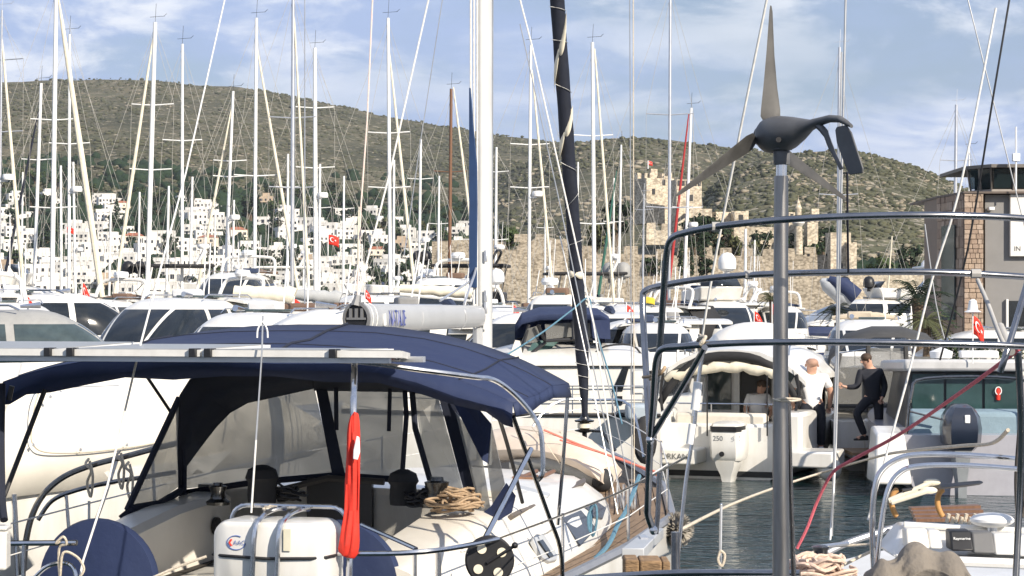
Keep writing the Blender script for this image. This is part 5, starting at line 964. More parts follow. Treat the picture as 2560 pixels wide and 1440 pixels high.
for a_, b_ in (((1298, 900), (1322, 812)), ((1345, 812), (1364, 856)), ((1364, 852), (1480, 846)), ((1300, 905), (1364, 856)), ((1434, 848), (1432, 803))): q = MB(); q.tube([cw_(*a_, 38.85), cw_(*b_, 38.95)], .035, 6); q.build('canopy_frame', black, cb_)
cn = MB(); rows = []
for px, py, k in ((1288, 818, .2), (1305, 797, .7), (1350, 787, 1.), (1430, 785, 1.), (1500, 788, .9), (1524, 800, .6), (1526, 848, .1)):
    a_ = cw_(px, py, 38.9); rows.append([Vector((a_.x + .0, a_.y, a_.z - .10)), a_, Vector((a_.x + .5, a_.y, a_.z + .10 * k)), Vector((a_.x + 1.4, a_.y, a_.z + .14 * k)), Vector((a_.x + 2.2, a_.y, a_.z + .02)), Vector((a_.x + 2.3, a_.y, a_.z - .5))])
cn.sheet(rows); cn.build('canopy', navy, cb_, solid=.015); cpoly([(1482, 845), (1478, 800), (1524, 800), (1526, 848)], 38.88, navy, 'canopy_flap'); cpoly([(1268, 905), (1288, 850), (1300, 852), (1310, 905)], 38.7, gel2, 'bracket', .08)
q = MB(); a_ = cw_(1565, 1050, 37.9); b_ = cw_(1640, 1010, 37.9); q.box(a_.x - .25, a_.x + .45, min(a_.y, b_.y), max(a_.y, b_.y), a_.z, b_.z); q.build('stern_cover', mat('pale_blue_grey_canvas', (.36, .42, .47), .8, bump=.3), cb_, bevel=.06)
q = MB(); q.lathe([(.0, -.07), (.22, -.06), (.27, 0), (.22, .06), (0, .07)], cw_(1612, 1100, 37.6), 18, Matrix.Rotation(R(90), 3, 'Y') @ Matrix.Diagonal((1.6, .8, 1))); q.build('tyre_fender', rubber, cb_)
# cream domed tarpaulin and its boat
tp_ = thing('covered_boat', 'boat under a smooth cream domed tarpaulin left of the turbine pole', 'motorboat', (pm(1895, 54), 54, 0), R(-85)); h = MB(); h.loft([[Vector(p) + Vector((0, -3, 0)) for p in r] for r in hull_rings(7, 2.4, 1.1)]); h.build('hull', gel, tp_)
q = MB(); q.sheet([[Vector((x * 1.25 * k, y, 1.1 + z * k2)) for x, z in ((-1, 0), (-.95, .8), (-.7, 1.35), (0, 1.6), (.7, 1.35), (.95, .8), (1, 0))] for y, k, k2 in ((-1.5, .75, .6), (-1.2, .95, 1.05), (-.4, 1, 1.25), (.6, 1, 1.2), (1.1, .9, 1.0), (1.4, .6, .5))]); q.build('tarpaulin', gel2, tp_, sub=2)
q = MB(); q.prism([(-.2, -1.35, 1.0), (.5, -1.35, 1.0), (.15, -1.35, 1.5)], (0, -.02, 0)); q.build('patch', cream, tp_)

# ---------------------------------------------------------------- quay and stone-and-grey building at right
BD = 82.
q = MB(); q.box(pm(2230, 78), pm(3600, 78), 70, 130, -2.5, 1.0); o = q.build('quay', mat('concrete_quay', (.36, .34, .30), .9, var=.25, sc=.8, bump=.4), smooth=False, bevel=.04); o['kind'] = 'structure'
bl = thing('marina_building', 'two-storey marina building with stone corner, grey wall and glazed lookout room', 'building', (pm(2478, BD), BD, 1.0)); bz = lambda py, d=BD: pz(py, d); bx_ = lambda px, d=BD: pm(px, d)
grw = mat('grey_render', (.215, .21, .205), .85, var=.12, sc=1.2, bump=.2)
q = MB(); q.box(bx_(2468), bx_(2990), BD + .35, BD + 9, 1.0, bz(486)); q.build('grey_wall', grw, bl, smooth=False, world=True)
core = MB(); core.loft([[(bx_(2386), BD + 3.2, z), (bx_(2410), BD + .02, z), (bx_(2458), BD + .02, z), (bx_(2458), BD + 5, z), (bx_(2386), BD + 6, z)] for z in (1.0, bz(484))]); co = core.build('stone_pillar', mat('stone_joint', (.24, .19, .15), .95), bl, smooth=False, world=True)
stm = [mat('pink_sandstone_%s' % 'abc'[i], c, .95, var=.25, sc=4, bump=.7) for i, c in enumerate(((.36, .27, .20), (.30, .22, .165), (.40, .31, .24)))]
rs = random.Random(3); z = 1.02
while z < bz(484) - .05:
    hh = rs.uniform(.16, .24); x = bx_(2410)
    while x < bx_(2458) - .02:
        ww = min(rs.uniform(.16, .32), bx_(2458) - x); b_ = MB(); b_.box(x + .008, x + ww - .008, BD - rs.uniform(.03, .07), BD + .04, z + .008, min(z + hh, bz(484)) - .008); b_.build('stone', rs.choice(stm), co, smooth=False, world=True, bevel=.012); x += ww
    z += hh
A = Vector((bx_(2386), BD + 3.2, 0)); Bq = Vector((bx_(2410), BD + .02, 0)); z = 1.02; nrm = Vector((-(Bq - A).y, (Bq - A).x, 0)).normalized() * -1
while z < bz(484) - .1:   # stones on the shaded left flank
    hh = rs.uniform(.3, .45); t_ = 0.
    while t_ < .97:
        dt = min(rs.uniform(.12, .25), 1 - t_); a = A.lerp(Bq, t_ + .01); b = A.lerp(Bq, t_ + dt - .01); b_ = MB(); nn = Vector(((Bq - A).y, -(Bq - A).x, 0)).normalized(); nn = nn if nn.x < 0 else -nn; k = rs.uniform(.02, .06)
        b_.prism([a + Vector((0, 0, z + .01)), b + Vector((0, 0, z + .01)), b + Vector((0, 0, min(z + hh, bz(484)) - .01)), a + Vector((0, 0, min(z + hh, bz(484)) - .01))], nn * k); b_.build('stone', rs.choice(stm), co, smooth=False, world=True); t_ += dt
    z += hh
q = MB(); pa = lambda t_, z_: A.lerp(Bq, t_) + Vector((0, 0, z_)) + Vector((-.12, -.02, 0)); q.loft([[pa(.25, bz(800)), pa(.75, bz(800)), pa(.75, bz(560)), pa(.25, bz(560))], [p + Vector((.06, .02, 0)) for p in (pa(.25, bz(800)), pa(.75, bz(800)), pa(.75, bz(560)), pa(.25, bz(560)))]]); q.build('tall_window', glassg, bl, smooth=False, world=True)
q = MB(); q.loft([[(bx_(2383), BD + 3.2, z), (bx_(2408), BD - .1, z), (bx_(2990), BD - .1, z), (bx_(2990), BD + 9, z), (bx_(2383), BD + 9, z)] for z in (bz(484) + .002, bz(484) + .08)]); q.build('roof_edge', mat('brown_metal', (.10, .075, .06), .6), bl, smooth=False, world=True)
q = MB(); q.box(bx_(2528), bx_(2640), BD + .1, BD + .34, bz(640), bz(486)); q.build('white_panel', stucco[0], bl, smooth=False, world=True)
# panel lettering partly cut by the photo edge
lettering('IN', .26, (bx_(2545), BD + .09, bz(622)), (1, 0, 0), (0, 0, 1), mat('dark_lettering', (.05, .055, .06), .5), bl).data.transform(WM[bl.name].inverted())
q = MB(); q.box(bx_(2524), bx_(2600), BD + .2, BD + .36, 1.05, bz(752)); q.build('door', glass, bl, smooth=False, world=True)
q = MB(); q.box(bx_(2519), bx_(2524), BD + .18, BD + .37, 1.05, bz(748)); q.build('door_frame', alum, bl, smooth=False, world=True)
q = MB(); q.obox(P(2477, 522, BD + .1), (.22, .4, .13)); q.build('floodlight', white, bl, world=True, bevel=.03)
zl0, zl1, zl2 = bz(484) + .1, bz(470), bz(418)
lk = [(2440, 1.6), (2466, .7), (2490, .5), (2990, .5)]
q = MB(); q.loft([[Vector((bx_(2452), BD + 1.8, z)), Vector((bx_(2490), BD + .75, z)), Vector((bx_(2990), BD + .75, z)), Vector((bx_(2990), BD + 6, z)), Vector((bx_(2452), BD + 6, z))] for z in (zl0, zl1)]); q.build('lookout_base', mat('beige_metal', (.30, .27, .24), .6), bl, smooth=False, world=True)
lo = [Vector((bx_(2452), BD + 1.8, zl1)), Vector((bx_(2490), BD + .75, zl1)), Vector((bx_(2600), BD + .75, zl1)), Vector((bx_(2720), BD + .75, zl1))]; hi = [Vector((bx_(2436), BD + 1.3, zl2)), Vector((bx_(2482), BD + .3, zl2)), Vector((bx_(2600), BD + .3, zl2)), Vector((bx_(2720), BD + .3, zl2))]
lkg = mat('lookout_glass', (.05, .08, .09), .06, var=.4, sc=.8, tr=(.35, (.7, .78, .8)))
for a, b, c, d_, nm in ((lo[0], lo[1], hi[1], hi[0], 0), (lo[1], lo[2], hi[2], hi[1], 0), (lo[2], lo[3], hi[3], hi[2], 0)):
    for u0, u1 in (((.03, .47), (.53, .97)) if nm == 0 and a is lo[0] else ((.05, .96),)):
        pts = [a.lerp(b, u0).lerp(d_.lerp(c, u0), .05), a.lerp(b, u1).lerp(d_.lerp(c, u1), .05), a.lerp(b, u1).lerp(d_.lerp(c, u1), .95), a.lerp(b, u0).lerp(d_.lerp(c, u0), .95)]; q = MB(); q.prism(pts, (0, .03, 0)); q.build('lookout_pane', lkg, bl, smooth=False, world=True)
    for u in (0, .5, 1): q = MB(); q.tube([a.lerp(b, u), d_.lerp(c, u)], .045, 5); q.build('mullion', mat('beige_metal', (.30, .27, .24), .6), bl, world=True)
q = MB(); q.box(bx_(2480), bx_(2990), BD + 3.0, BD + 3.1, zl1, zl2); q.build('lookout_back_wall', mat('lookout_inner_wall', (.05, .06, .06), .8), bl, smooth=False, world=True)
q = MB(); q.loft([[Vector((bx_(2430), BD + 1.4, z)), Vector((bx_(2480), BD + .1, z)), Vector((bx_(2990), BD + .1, z)), Vector((bx_(2990), BD + 6.2, z)), Vector((bx_(2430), BD + 6.2, z))] for z in (zl2, zl2 + .13)]); q.build('lookout_roof', mat('brown_grey_metal', (.14, .125, .11), .6), bl, smooth=False, world=True)
ap = thing('antenna_mast', 'white pole with box antenna on the lookout of the marina building', 'antenna', P(2540, 476, BD - .4)); q = MB(); q.tube([(0, 0, 0), (0, 0, P(0, 318, BD).z - P(0, 476, BD).z)], .035, 6); q.build('pole', white, ap); q = MB(); q.box(-.14, .14, -.1, .1, 1.12, 1.42); q.build('antenna_box', white, ap, bevel=.02)
# hedge, palms, light pole, bollard light
hg = MB(); rs = random.Random(8)
for i in range(5200):
    x = rs.uniform(bx_(2340, 74), bx_(2700, 74)); y = 74 + rs.uniform(-.5, .5); z = 1.0 + 1.15 * rs.random() ** .6; a = Vector((rs.gauss(0, 1), rs.gauss(0, 1), rs.gauss(0, 1))).normalized(); b = a.cross(Vector((0, 0, 1))).normalized(); s = rs.uniform(.05, .11); p = Vector((x, y, z))
    hg.add([p - a * s, p - b * s * .5, p + a * s, p + b * s * .5], [(0, 1, 2, 3)])
o = hg.build('hedge', leafm, smooth=False); tag(o, 'low clipped green hedge on the quay in front of the marina building', 'hedge'); rebase(o, (bx_(2520, 74), 74, 1.0))
def palm(px, base, py_top, d, label, n=26, ln=1.9, trunk=.16, m=None, up=.9):
    z0 = base; h = pz(py_top, d) - z0; t = thing('palm_tree', label, 'palm', (pm(px, d), d, z0)); rs = random.Random(int(px))
    q = MB(); q.tube([(0, 0, 0), (.05, 0, h * .5), (0, 0, h)], [trunk * 1.3, trunk, trunk * 1.1], 9); tr = q.build('trunk', bark, t)
    for k in range(n):
        a = 6.28 * k / n + rs.uniform(-.2, .2); el = rs.uniform(-.35, 1.2) * up; L_ = ln * rs.uniform(.8, 1.1); e = MB(); prev = None; c = Vector((0, 0, h)); dirh = Vector((math.cos(a), math.sin(a), 0)); sdv = Vector((-math.sin(a), math.cos(a), 0)); spine = []
        for i in range(8):
            u = i / 7; spine.append(c + dirh * L_ * (math.cos(el) * u) + Vector((0, 0, L_ * (math.sin(el) * u - .55 * u * u))))
        for i in range(7):
            for s in (-1, 1):
                for w in (0, .5):
                    p = spine[i].lerp(spine[i + 1], w); tip = p + sdv * s * L_ * .22 * math.sin(math.pi * (.15 + .8 * (i + w) / 7.5)) + dirh * L_ * .10 + Vector((0, 0, -L_ * .06)); e.add([p, spine[i].lerp(spine[i + 1], w + .3), tip], [(0, 1, 2)])
        e.tube(spine, .015, 4); e.build('frond', m or leafm, t, smooth=False)
    return t
palm(2295, 1.0, 745, 76, 'big dark trunked palm in front of the biggest motor yacht', ln=1.7, trunk=.22, m=leafd, n=22, up=1.15)
palm(2315, 1.0, 800, 74, 'low pale green palm with spreading fronds beside the stone building', ln=.95, trunk=.14, m=leafo, n=30)
palm(2090, 1.0, 775, 90, 'small yellowish palm left of the stacked motor yachts', ln=.9, trunk=.1, m=leafo, n=24); palm(1928, 1.0, 745, 100, 'small palm just left of the turbine pole', ln=.8, trunk=.1, m=leafo, n=20)
q = MB(); q.box(pm(1880, 88), pm(2230, 88), 86, 104, -2.5, 1.0); o = q.build('quay', MATS['concrete_quay'], smooth=False); o['kind'] = 'structure'
lp = thing('light_pole', 'thin white pole in front of the grey building wall', 'pole', PZ(2492, 880, 1.0)); d_ = lp.location.y; q = MB(); q.tube([(0, 0, 0), (0, 0, pz(605, d_) - 1.0)], .05, 8); q.build('post', white, lp); MB().lathe([(.0, 0), (.12, 0), (.12, .04), (.06, .06)], n=10).build('foot', alug, lp)
# ---------------------------------------------------------------- near sailing yacht with navy bimini
YT = R(15.3); YO = (-2.404, 14.0, 0.)
wm0 = mat('dark_trim', (.05, .045, .04), .6)
ya = thing('near_sailing_yacht', 'near white sailing yacht with navy bimini, sprayhood, grey boom and stern towards us', 'sailboat', YO, -YT)
YM = WM[ya.name]; YI = YM.inverted()
yy = lambda px, py, y: pk(YI, px, py, 1, y)          # photo pixel on the cross-plane at distance y from the stern
yx = lambda px, py, x: pk(YI, px, py, 0, x)
yz = lambda px, py, z: pk(YI, px, py, 2, z)
WD = [(0, 1.88), (2, 2.05), (5, 2.17), (7.2, 2.15), (9.5, 1.62), (11.3, .85), (12.9, .04)]
ZD = [(0, 1.05), (2, 1.08), (5, 1.13), (7.2, 1.20), (9.5, 1.30), (11.5, 1.42), (12.9, 1.5)]
ys = [0, .7, 2, 3.5, 5, 6.2, 7.2, 8.4, 9.5, 10.5, 11.3, 12.1, 12.9]
h = MB(); rg = []
for y in ys: w = interp(WD, y); z = interp(ZD, y); rg.append([(-w, y, z), (-w * 1.0, y, z * .55), (-w * .8, y * .985, .05), (-w * .2, y * .97, -.4), (w * .2, y * .97, -.4), (w * .8, y * .985, .05), (w * 1.0, y, z * .55), (w, y, z)])
h.loft(rg); h.build('hull', gel, ya)
tr = MB()
for sg in (-1, 1): tr.tube([(sg * (interp(WD, y) - .03), y, interp(ZD, y) + .03) for y in [i * .4 for i in range(33)]], .045, 6)
tr.build('toe_rail', mat('grey_toe_rail', (.30, .31, .33), .4, .5), ya)
# teak side deck, plank by plank on the starboard side
dk_ = MB()
for sg in (-1, 1): dk_.sheet([[Vector((sg * (interp(WD, y) - .06), y, interp(ZD, y) + .012)), Vector((sg * max(.0, interp(WD, y) - 1.1), y, interp(ZD, y) + .02))] for y in [i * .6 for i in range(22)]])
dk = dk_.build('side_deck', mat('deck_caulking', (.03, .026, .022), .8), ya)
for k in range(11):
    for seg in range(2):
        p_ = MB(); o0 = .09 + k * .085; y0, y1 = (2.2 + seg * 3.6 + (k % 3) * .3, 2.2 + (seg + 1) * 3.6 + (k % 3) * .3 - .01); yl_ = [lerp(y0, y1, i / 8) for i in range(9)]
        p_.sheet([[Vector((interp(WD, y) - o0, y, interp(ZD, y) + .030)), Vector((interp(WD, y) - o0 - .076, y, interp(ZD, y) + .031))] for y in yl_]); p_.build('plank', teak, dk)
# coachroof and cockpit coamings
def prof(y):
    wo = interp([(1.2, 1.72), (3.3, 1.86), (5, 1.84), (6.5, 1.70), (7.6, 1.42), (8.6, .98), (9.4, .45)], y); wi = wo * .80; zt_ = interp([(1.2, 1.42), (3.0, 1.62), (5, 1.70), (7.5, 1.58), (9.4, 1.36)], y); return wo, wi, interp(ZD, y) - .02, zt_
c = MB(); rows = []
for y in [4.0 + 5.4 * i / 14 for i in range(15)]:
    wo, wi, zd, zt_ = prof(y); half = [(wo, zd), (wo * .985, zd + .12), (wo * .94, zd + (zt_ - zd) * .55), (wi * 1.02, zt_ - .05), (wi * .93, zt_), (wi * .5, zt_ + .05), (0, zt_ + .07)]
    rows.append([Vector((x, y, z)) for x, z in half] + [Vector((-x, y, z)) for x, z in half[-2::-1]])
c.loft(rows); cr_ = c.build('coachroof', gel, ya)
for sg in (-1, 1):
    c = MB(); rows = []
    for y in [1.2 + 2.8 * i / 8 for i in range(9)]:
        wo, wi, zd, zt_ = prof(y); inn = .92 if sg > 0 else 1.1; rows.append([Vector((sg * x, y, z)) for x, z in ((wo, zd), (wo * .97, zd + .15), (wi * 1.03, zt_ - .04), (wi * .95, zt_), (inn + .06, zt_), (inn, zt_ - .05), (inn - .02, 1.05), (inn - .3, 1.02), (inn - .32, .5), (wo, .5))])
    c.loft(rows); c.build('cockpit_coaming', gel2, ya)
q = MB(); q.box(-1.3, 1.3, .1, 4.1, .46, .52); q.build('cockpit_floor', teak, ya); q = MB(); q.box(-1.4, 1.4, 4.0, 4.12, .5, 1.72); q.build('bulkhead', gel2, ya)
a = yy(768, 1285, 3.95); b = yy(930, 1198, 3.95); q = MB(); q.box(a.x, b.x, 3.94, 3.99, .6, b.z); q.build('companionway', black, ya)
q = MB(); q.tube([yy(700, 1225, 3.9), yy(820, 1195, 3.9), yy(960, 1205, 3.9)], .03, 6); q.build('traveller', wm0, ya)
for px, py in ((537, 1315), (575, 1315)): q = MB(); p = yx(px, py, -1.08); q.lathe([(0, 0), (.075, 0), (.075, .03), (0, .03)], p, 14, Matrix.Rotation(R(90), 3, 'Y')); q.build('instrument', black, ya)
q = MB(); p = yy(975, 1283, 2.4); q.obox((p.x, 2.35, p.z), (.16, .01, .025)); 
# windows, hatches, hand rail on the coachroof side
def on_coach(px, py, off=.012):
    """where the pixel ray meets the sloping starboard coachroof side"""
    best = None; o_ = YI @ Vector((0, 0, HC)); dv = (YI.to_3x3() @ (P(px, py, 1) - Vector((0, 0, HC))))
    for i in range(1400):
        k = 14 + i * .008; p = o_ + dv * k
        if p.y < 1.2 or p.y > 9.3: continue
        wo, wi, zd, zt_ = prof(p.y)
        pr = [(wo, zd), (wo * .985, zd + .12), (wo * .94, zd + (zt_ - zd) * .55), (wi * 1.02, zt_ - .05), (wi * .93, zt_), (wi * .5, zt_ + .05), (0, zt_ + .07), (-3, zt_)]
        zs = -9
        for (xa, za), (xb, zb) in zip(pr, pr[1:]):
            if xb <= p.x <= xa: zs = za + (zb - za) * ((xa - p.x) / max(1e-6, xa - xb))
        if p.z <= zs: return p - dv.normalized() * off
    return o_ + dv * 18
def patch(pts, m, name, parent, th=.02):
    v = [on_coach(*p) for p in pts]; n = (v[1] - v[0]).cross(v[2] - v[0]).normalized(); e = MB(); cam_l = YI @ Vector((0, 0, HC)); n = n if n.dot(cam_l - v[0]) > 0 else -n; e.prism([p - n * .03 for p in v], n * (.03 + th)); return e.build(name, m, parent, smooth=False, bevel=.006)
wcov = mat('grey_blue_window', (.045, .055, .075), .25, var=.3, sc=3)
patch([(1400, 1297), (1448, 1277), (1487, 1323), (1447, 1367)], wcov, 'cabin_window', ya); patch([(1457, 1267), (1490, 1257), (1512, 1273), (1503, 1300), (1482, 1296)], wcov, 'cabin_window', ya)
pf = patch([(1330, 1350), (1338, 1337), (1360, 1340), (1392, 1390), (1390, 1402), (1372, 1406), (1352, 1395)], gelg, 'portlight_frame', ya, .012); patch([(1342, 1354), (1352, 1350), (1380, 1392), (1370, 1397)], glass, 'portlight_pane', pf, .02)
patch([(1267, 1296), (1276, 1302), (1458, 1214), (1455, 1203)], mat('brown_grey_rail', (.13, .11, .095), .7), 'handrail', ya, .05)
patch([(1290, 1225), (1300, 1218), (1375, 1238), (1368, 1246)], gelg, 'deck_track', ya, .02); patch([(1280, 1196), (1290, 1190), (1345, 1192), (1335, 1199)], wood, 'deck_track', ya, .02)
for px in (1300, 1345): q = MB(); p = on_coach(px, 1195); q.tube([p, p + Vector((0, .6, .02))], .02, 6); q.build('genoa_track', wood, ya)
# wheels with round navy covers
for px, py, r, lb in ((248, 1456, .47, 1), (850, 1462, .46, 0)):
    p = yy(px, py, 1.25); q = MB(); q.lathe([(.0, -.09), (r * .8, -.08), (r * .97, -.05), (r, 0), (r * .97, .05), (r * .6, .08), (0, .085)], p, 40, Matrix.Rotation(R(90), 3, 'X')); wc = q.build('wheel_cover', navy, ya)
    q = MB(); q.loft([[(p.x - .14, 1.35, .5), (p.x + .14, 1.35, .5), (p.x + .14, 1.6, .5), (p.x - .14, 1.6, .5)], [(p.x - .1, 1.36, p.z + .2), (p.x + .1, 1.36, p.z + .2), (p.x + .12, 1.6, p.z + .2), (p.x - .12, 1.6, p.z + .2)]]); q.build('steering_pedestal', gel, ya, bevel=.03)
# winches and covered winches, rope heaps
def winch(p, s, m, cov=False):
    q = MB(); pr = [(.11, 0), (.12, .03), (.075, .06), (.065, .12), (.085, .16), (.09, .18), (.05, .19), (.045, .215), (0, .215)] if not cov else [(.10, 0), (.105, .06), (.10, .15), (.12, .18), (.10, .24), (.04, .27), (0, .275)]
    q.lathe([(r * s, z * s) for r, z in pr], p, 20); return q.build('winch_cover' if cov else 'winch', m, ya)
wm_ = mat('dark_chrome', (.10, .10, .10), .25, .9)
winch(yy(1092, 1268, 3.0), 1.1, wm_); winch(yy(1008, 1262, 3.3), 1.05, blackc, True); winch(yy(545, 1262, 3.3), .85, wm_); winch(yy(655, 1258, 3.3), 1.15, blackc, True)
def rope_heap(name, label, base, w, dp, hgt, m, n=7, r=.008, seed=1, parent=None):
    rs = random.Random(seed); q = MB()
    for k in range(n):
        cx, cy = rs.uniform(-.3, .3) * w, rs.uniform(-.3, .3) * dp; pts = []; a0 = rs.uniform(0, 6); ra = rs.uniform(.25, .5)
        for i in range(26): a = a0 + i * .55; pts.append((cx + math.cos(a) * w * ra * rs.uniform(.75, 1.05), cy + math.sin(a) * dp * ra * rs.uniform(.8, 1.05), r + hgt * (k / n) * rs.uniform(.7, 1.1) + .02 * math.sin(a * 1.7)))
        q.tube(smoothpts(pts, 3), r, 6)
    if parent: q.v = [p + Vector(base) for p in q.v]; return q.build(name, m, parent)
    o = q.build(name, m); o.location = base; return tag(o, label, 'rope')
p = YM @ yy(1155, 1275, 2.95); rope_heap('rope_coil', 'tan rope coil beside the winch on the near yacht', p, .42, .3, .16, mat('tan_rope', (.42, .30, .19), .85, var=.3, sc=60), 7, .010, 3)
p = YM @ yy(1055, 1262, 3.25); rope_heap('rope_coil', 'black rope coil behind the winch on the near yacht', p, .3, .25, .14, black, 6, .010, 5)
p = YM @ yy(705, 1250, 3.4); rope_heap('rope_coil', 'dark rope coil beside the left covered winch', p, .3, .25, .12, black, 5, .010, 6)
# bimini
HW = 2.05
def hoopz(x, zc, drop): return zc - drop * (.68 if x < 0 else 1) * abs(x / HW) ** 2.5
rows = []; BX = [-1, -.97, -.9, -.8, -.65, -.5, -.3, -.1, .1, .3, .5, .65, .8, .9, .97, 1]
for y, zc, dr, k in ((1.75, 2.90, .36, .985), (2.05, 2.955, .38, 1), (2.45, 2.985, .41, .985), (2.85, 3.055, .43, .985), (3.3, 3.095, .46, 1)):
    rows.append([Vector((x * HW * k, y + .015 * math.sin(x * 9), hoopz(x * HW, zc, dr) - (.012 if k < 1 else 0) * math.cos(x * 4))) for x in BX])
q = MB(); q.sheet(rows); bi = q.build('bimini_canopy', navy, ya, solid=.012)
q = MB(); ed = rows[0]; q.loft([ed, [p + Vector((0, -.03, -.10 - .02 * math.sin(i * 1.7))) for i, p in enumerate(ed)], [p + Vector((0, .0, -.17 - .02 * math.sin(i * 2.3))) for i, p in enumerate(ed)]], False, False); q.build('aft_valance', navy, bi, solid=.01)
for sg, i_ in ((-1, 0), (1, -1)):
    q = MB(); ed = [r[i_] for r in rows]; q.loft([ed, [p + Vector((sg * .02, 0, -.09 - .02 * math.sin(k * 2.1))) for k, p in enumerate(ed)]], False, False); q.build('side_valance', navy, bi, solid=.01)
q = MB(); q.tube([r[8] + Vector((0, 0, .012)) for r in rows], .012, 5); q.build('seam', navyd, bi)
for r_ in (rows[1], rows[3]): q = MB(); q.tube([p + Vector((0, 0, .006)) for p in r_], .007, 5); q.build('seam', navyd, bi)
q = MB(); q.tube([r[12] + Vector((0, 0, .010)) for r in rows], .008, 5); q.build('seam', navyd, bi); q = MB(); q.tube([r[4] + Vector((0, 0, .012)) for r in rows], .010, 5); q.build('seam', navyd, bi)
def hoop_t(y, zc, dr, yb, r, m, name, x_out=HW):
    pts = [Vector((x * (HW - .02), y, hoopz(x * HW, zc, dr) - .03)) for x in BX]
    q = MB(); q.tube(smoothpts(pts, 3), r, 8); return q.build(name, m, ya)
hoop_t(3.28, 3.095, .46, 3.45, .014, steel, 'bimini_bow'); hoop_t(2.45, 2.985, .41, 3.0, .013, steeld, 'bimini_bow')
# stainless stern arch: tubes seen in front of the canopy, corner loops
q = MB(); q.tube(smoothpts([yy(700, 893, .7), yy(900, 905, .9), yy(1050, 925, 1.1), yy(1180, 942, 1.35), yy(1235, 950, 1.5), yy(1285, 985, 1.6), yy(1330, 1035, 1.65), yy(1350, 1075, 1.65), yy(1356, 1120, 1.65), yy(1357, 1180, 1.65), yy(1345, 1200, 1.66)], 5), .018, 8); q.build('arch_tube', steel, ya)
q = MB(); q.tube(smoothpts([yy(-160, 905, .7), yy(200, 898, .6), yy(700, 890, .6), yy(1000, 897, .75)], 4), .016, 8); q.build('arch_tube', steel, ya)
for pts, r, m, nm in (([(885, 893, .55), (886, 930, .42), (884, 1000, .25), (880, 1200, .1), (874, 1400, .0), (872, 1480, -.02)], .021, steel, 'arch_leg'),
                      ([(1005, 885, .8), (940, 884, .7), (905, 888, .6), (887, 900, .52)], .018, steel, 'arch_leg'),
                      ([(1240, 1022, 2.1), (1268, 1110, 2.9), (1306, 1256, 3.5)], .016, black, 'bimini_strut'),
                      ([(1283, 1042, 2.0), (1325, 1160, 2.3), (1372, 1290, 2.6), (1400, 1370, 2.8), (1408, 1480, 2.9)], .017, steeld, 'bimini_strut'),
                      ([(1328, 1122, 2.0), (1270, 1235, 1.6), (1210, 1350, 1.2)], .019, steel, 'bimini_strut'),
                      ([(1420, 968, 3.28), (1408, 1150, 3.35), (1394, 1312, 3.4)], .015, steel, 'bimini_strut'),
                      ([(112, 975, 1.7), (60, 1110, 1.5), (8, 1245, 1.3)], .019, black, 'bimini_strut'), ([(365, 938, 3.2), (400, 990, 3.4), (432, 1038, 3.6)], .014, black, 'bimini_strut'), ([(30, 965, 1.0), (22, 1000, 1.0)], .02, black, 'bimini_strut'),
                      ([(4, 960, 1.0), (2, 1100, .9), (4, 1240, .8), (10, 1300, .7)], .030, navyd, 'bimini_strut')):
    q = MB(); q.tube(smoothpts([yy(*p) for p in pts], 4), r, 8); q.build(nm, m, ya)
# solar panels on the arch
q = MB(); pz0 = 2.935
pan = mat('solar_cell', (.045, .05, .06), .12, var=.2, sc=20, spec=.6); frm = mat('panel_frame', (.70, .69, .66), .4)
def pedge(px): return yy(px, 880, .35)
xs_ = [(-330, 112), (186, 473), (530, 823), (846, 1005)]
for x0, x1, tl in ((-330, 150, .03), (150, 500, .015), (505, 832, -.01), (842, 1006, -.04)):
    sk = .36 if x1 > 1000 else 0.; a = pedge(x0); b = pedge(x1); a.z = b.z = a.z * 0 + 2.915; q = MB(); q.loft([[(a.x, .35, z), (b.x, .35, z), (b.x - sk, 1.62, z + tl), (a.x, 1.62, z + tl)] for z in (2.90, 2.945)]); sp = q.build('solar_panel', frm, ya, smooth=False)
    q = MB(); q.loft([[(a.x + .03, .38, z), (b.x - .03, .38, z), (b.x - .03 - sk, 1.58, z + tl), (a.x + .03, 1.58, z + tl)] for z in (2.9465, 2.9495)]); q.build('solar_cells', mat('cells_with_painted_reflection', (.30, .31, .31), .3, var=.1, spec=.6), sp, smooth=False)  # pale reflection is put into the colour of the cells
for px in (122, 178, 484, 522, 834): p = pedge(px); q = MB(); q.box(p.x - .025, p.x + .025, .32, .42, 2.895, 2.955); q.build('panel_clamp', black, ya, bevel=.004)
q = MB(); a = pedge(-300); b = pedge(960); q.box(a.x, b.x, .45, .5, 2.86, 2.902); q.box(a.x, b.x, 1.2, 1.25, 2.85, 2.89); q.build('panel_rack', alug, ya)
for px, py, y in ((900, 886, .6), (985, 893, .75)): p = yy(px, py, y); q = MB(); q.obox(p, (.06, .05, .04)); q.build('tube_clamp', steel, ya, bevel=.01)
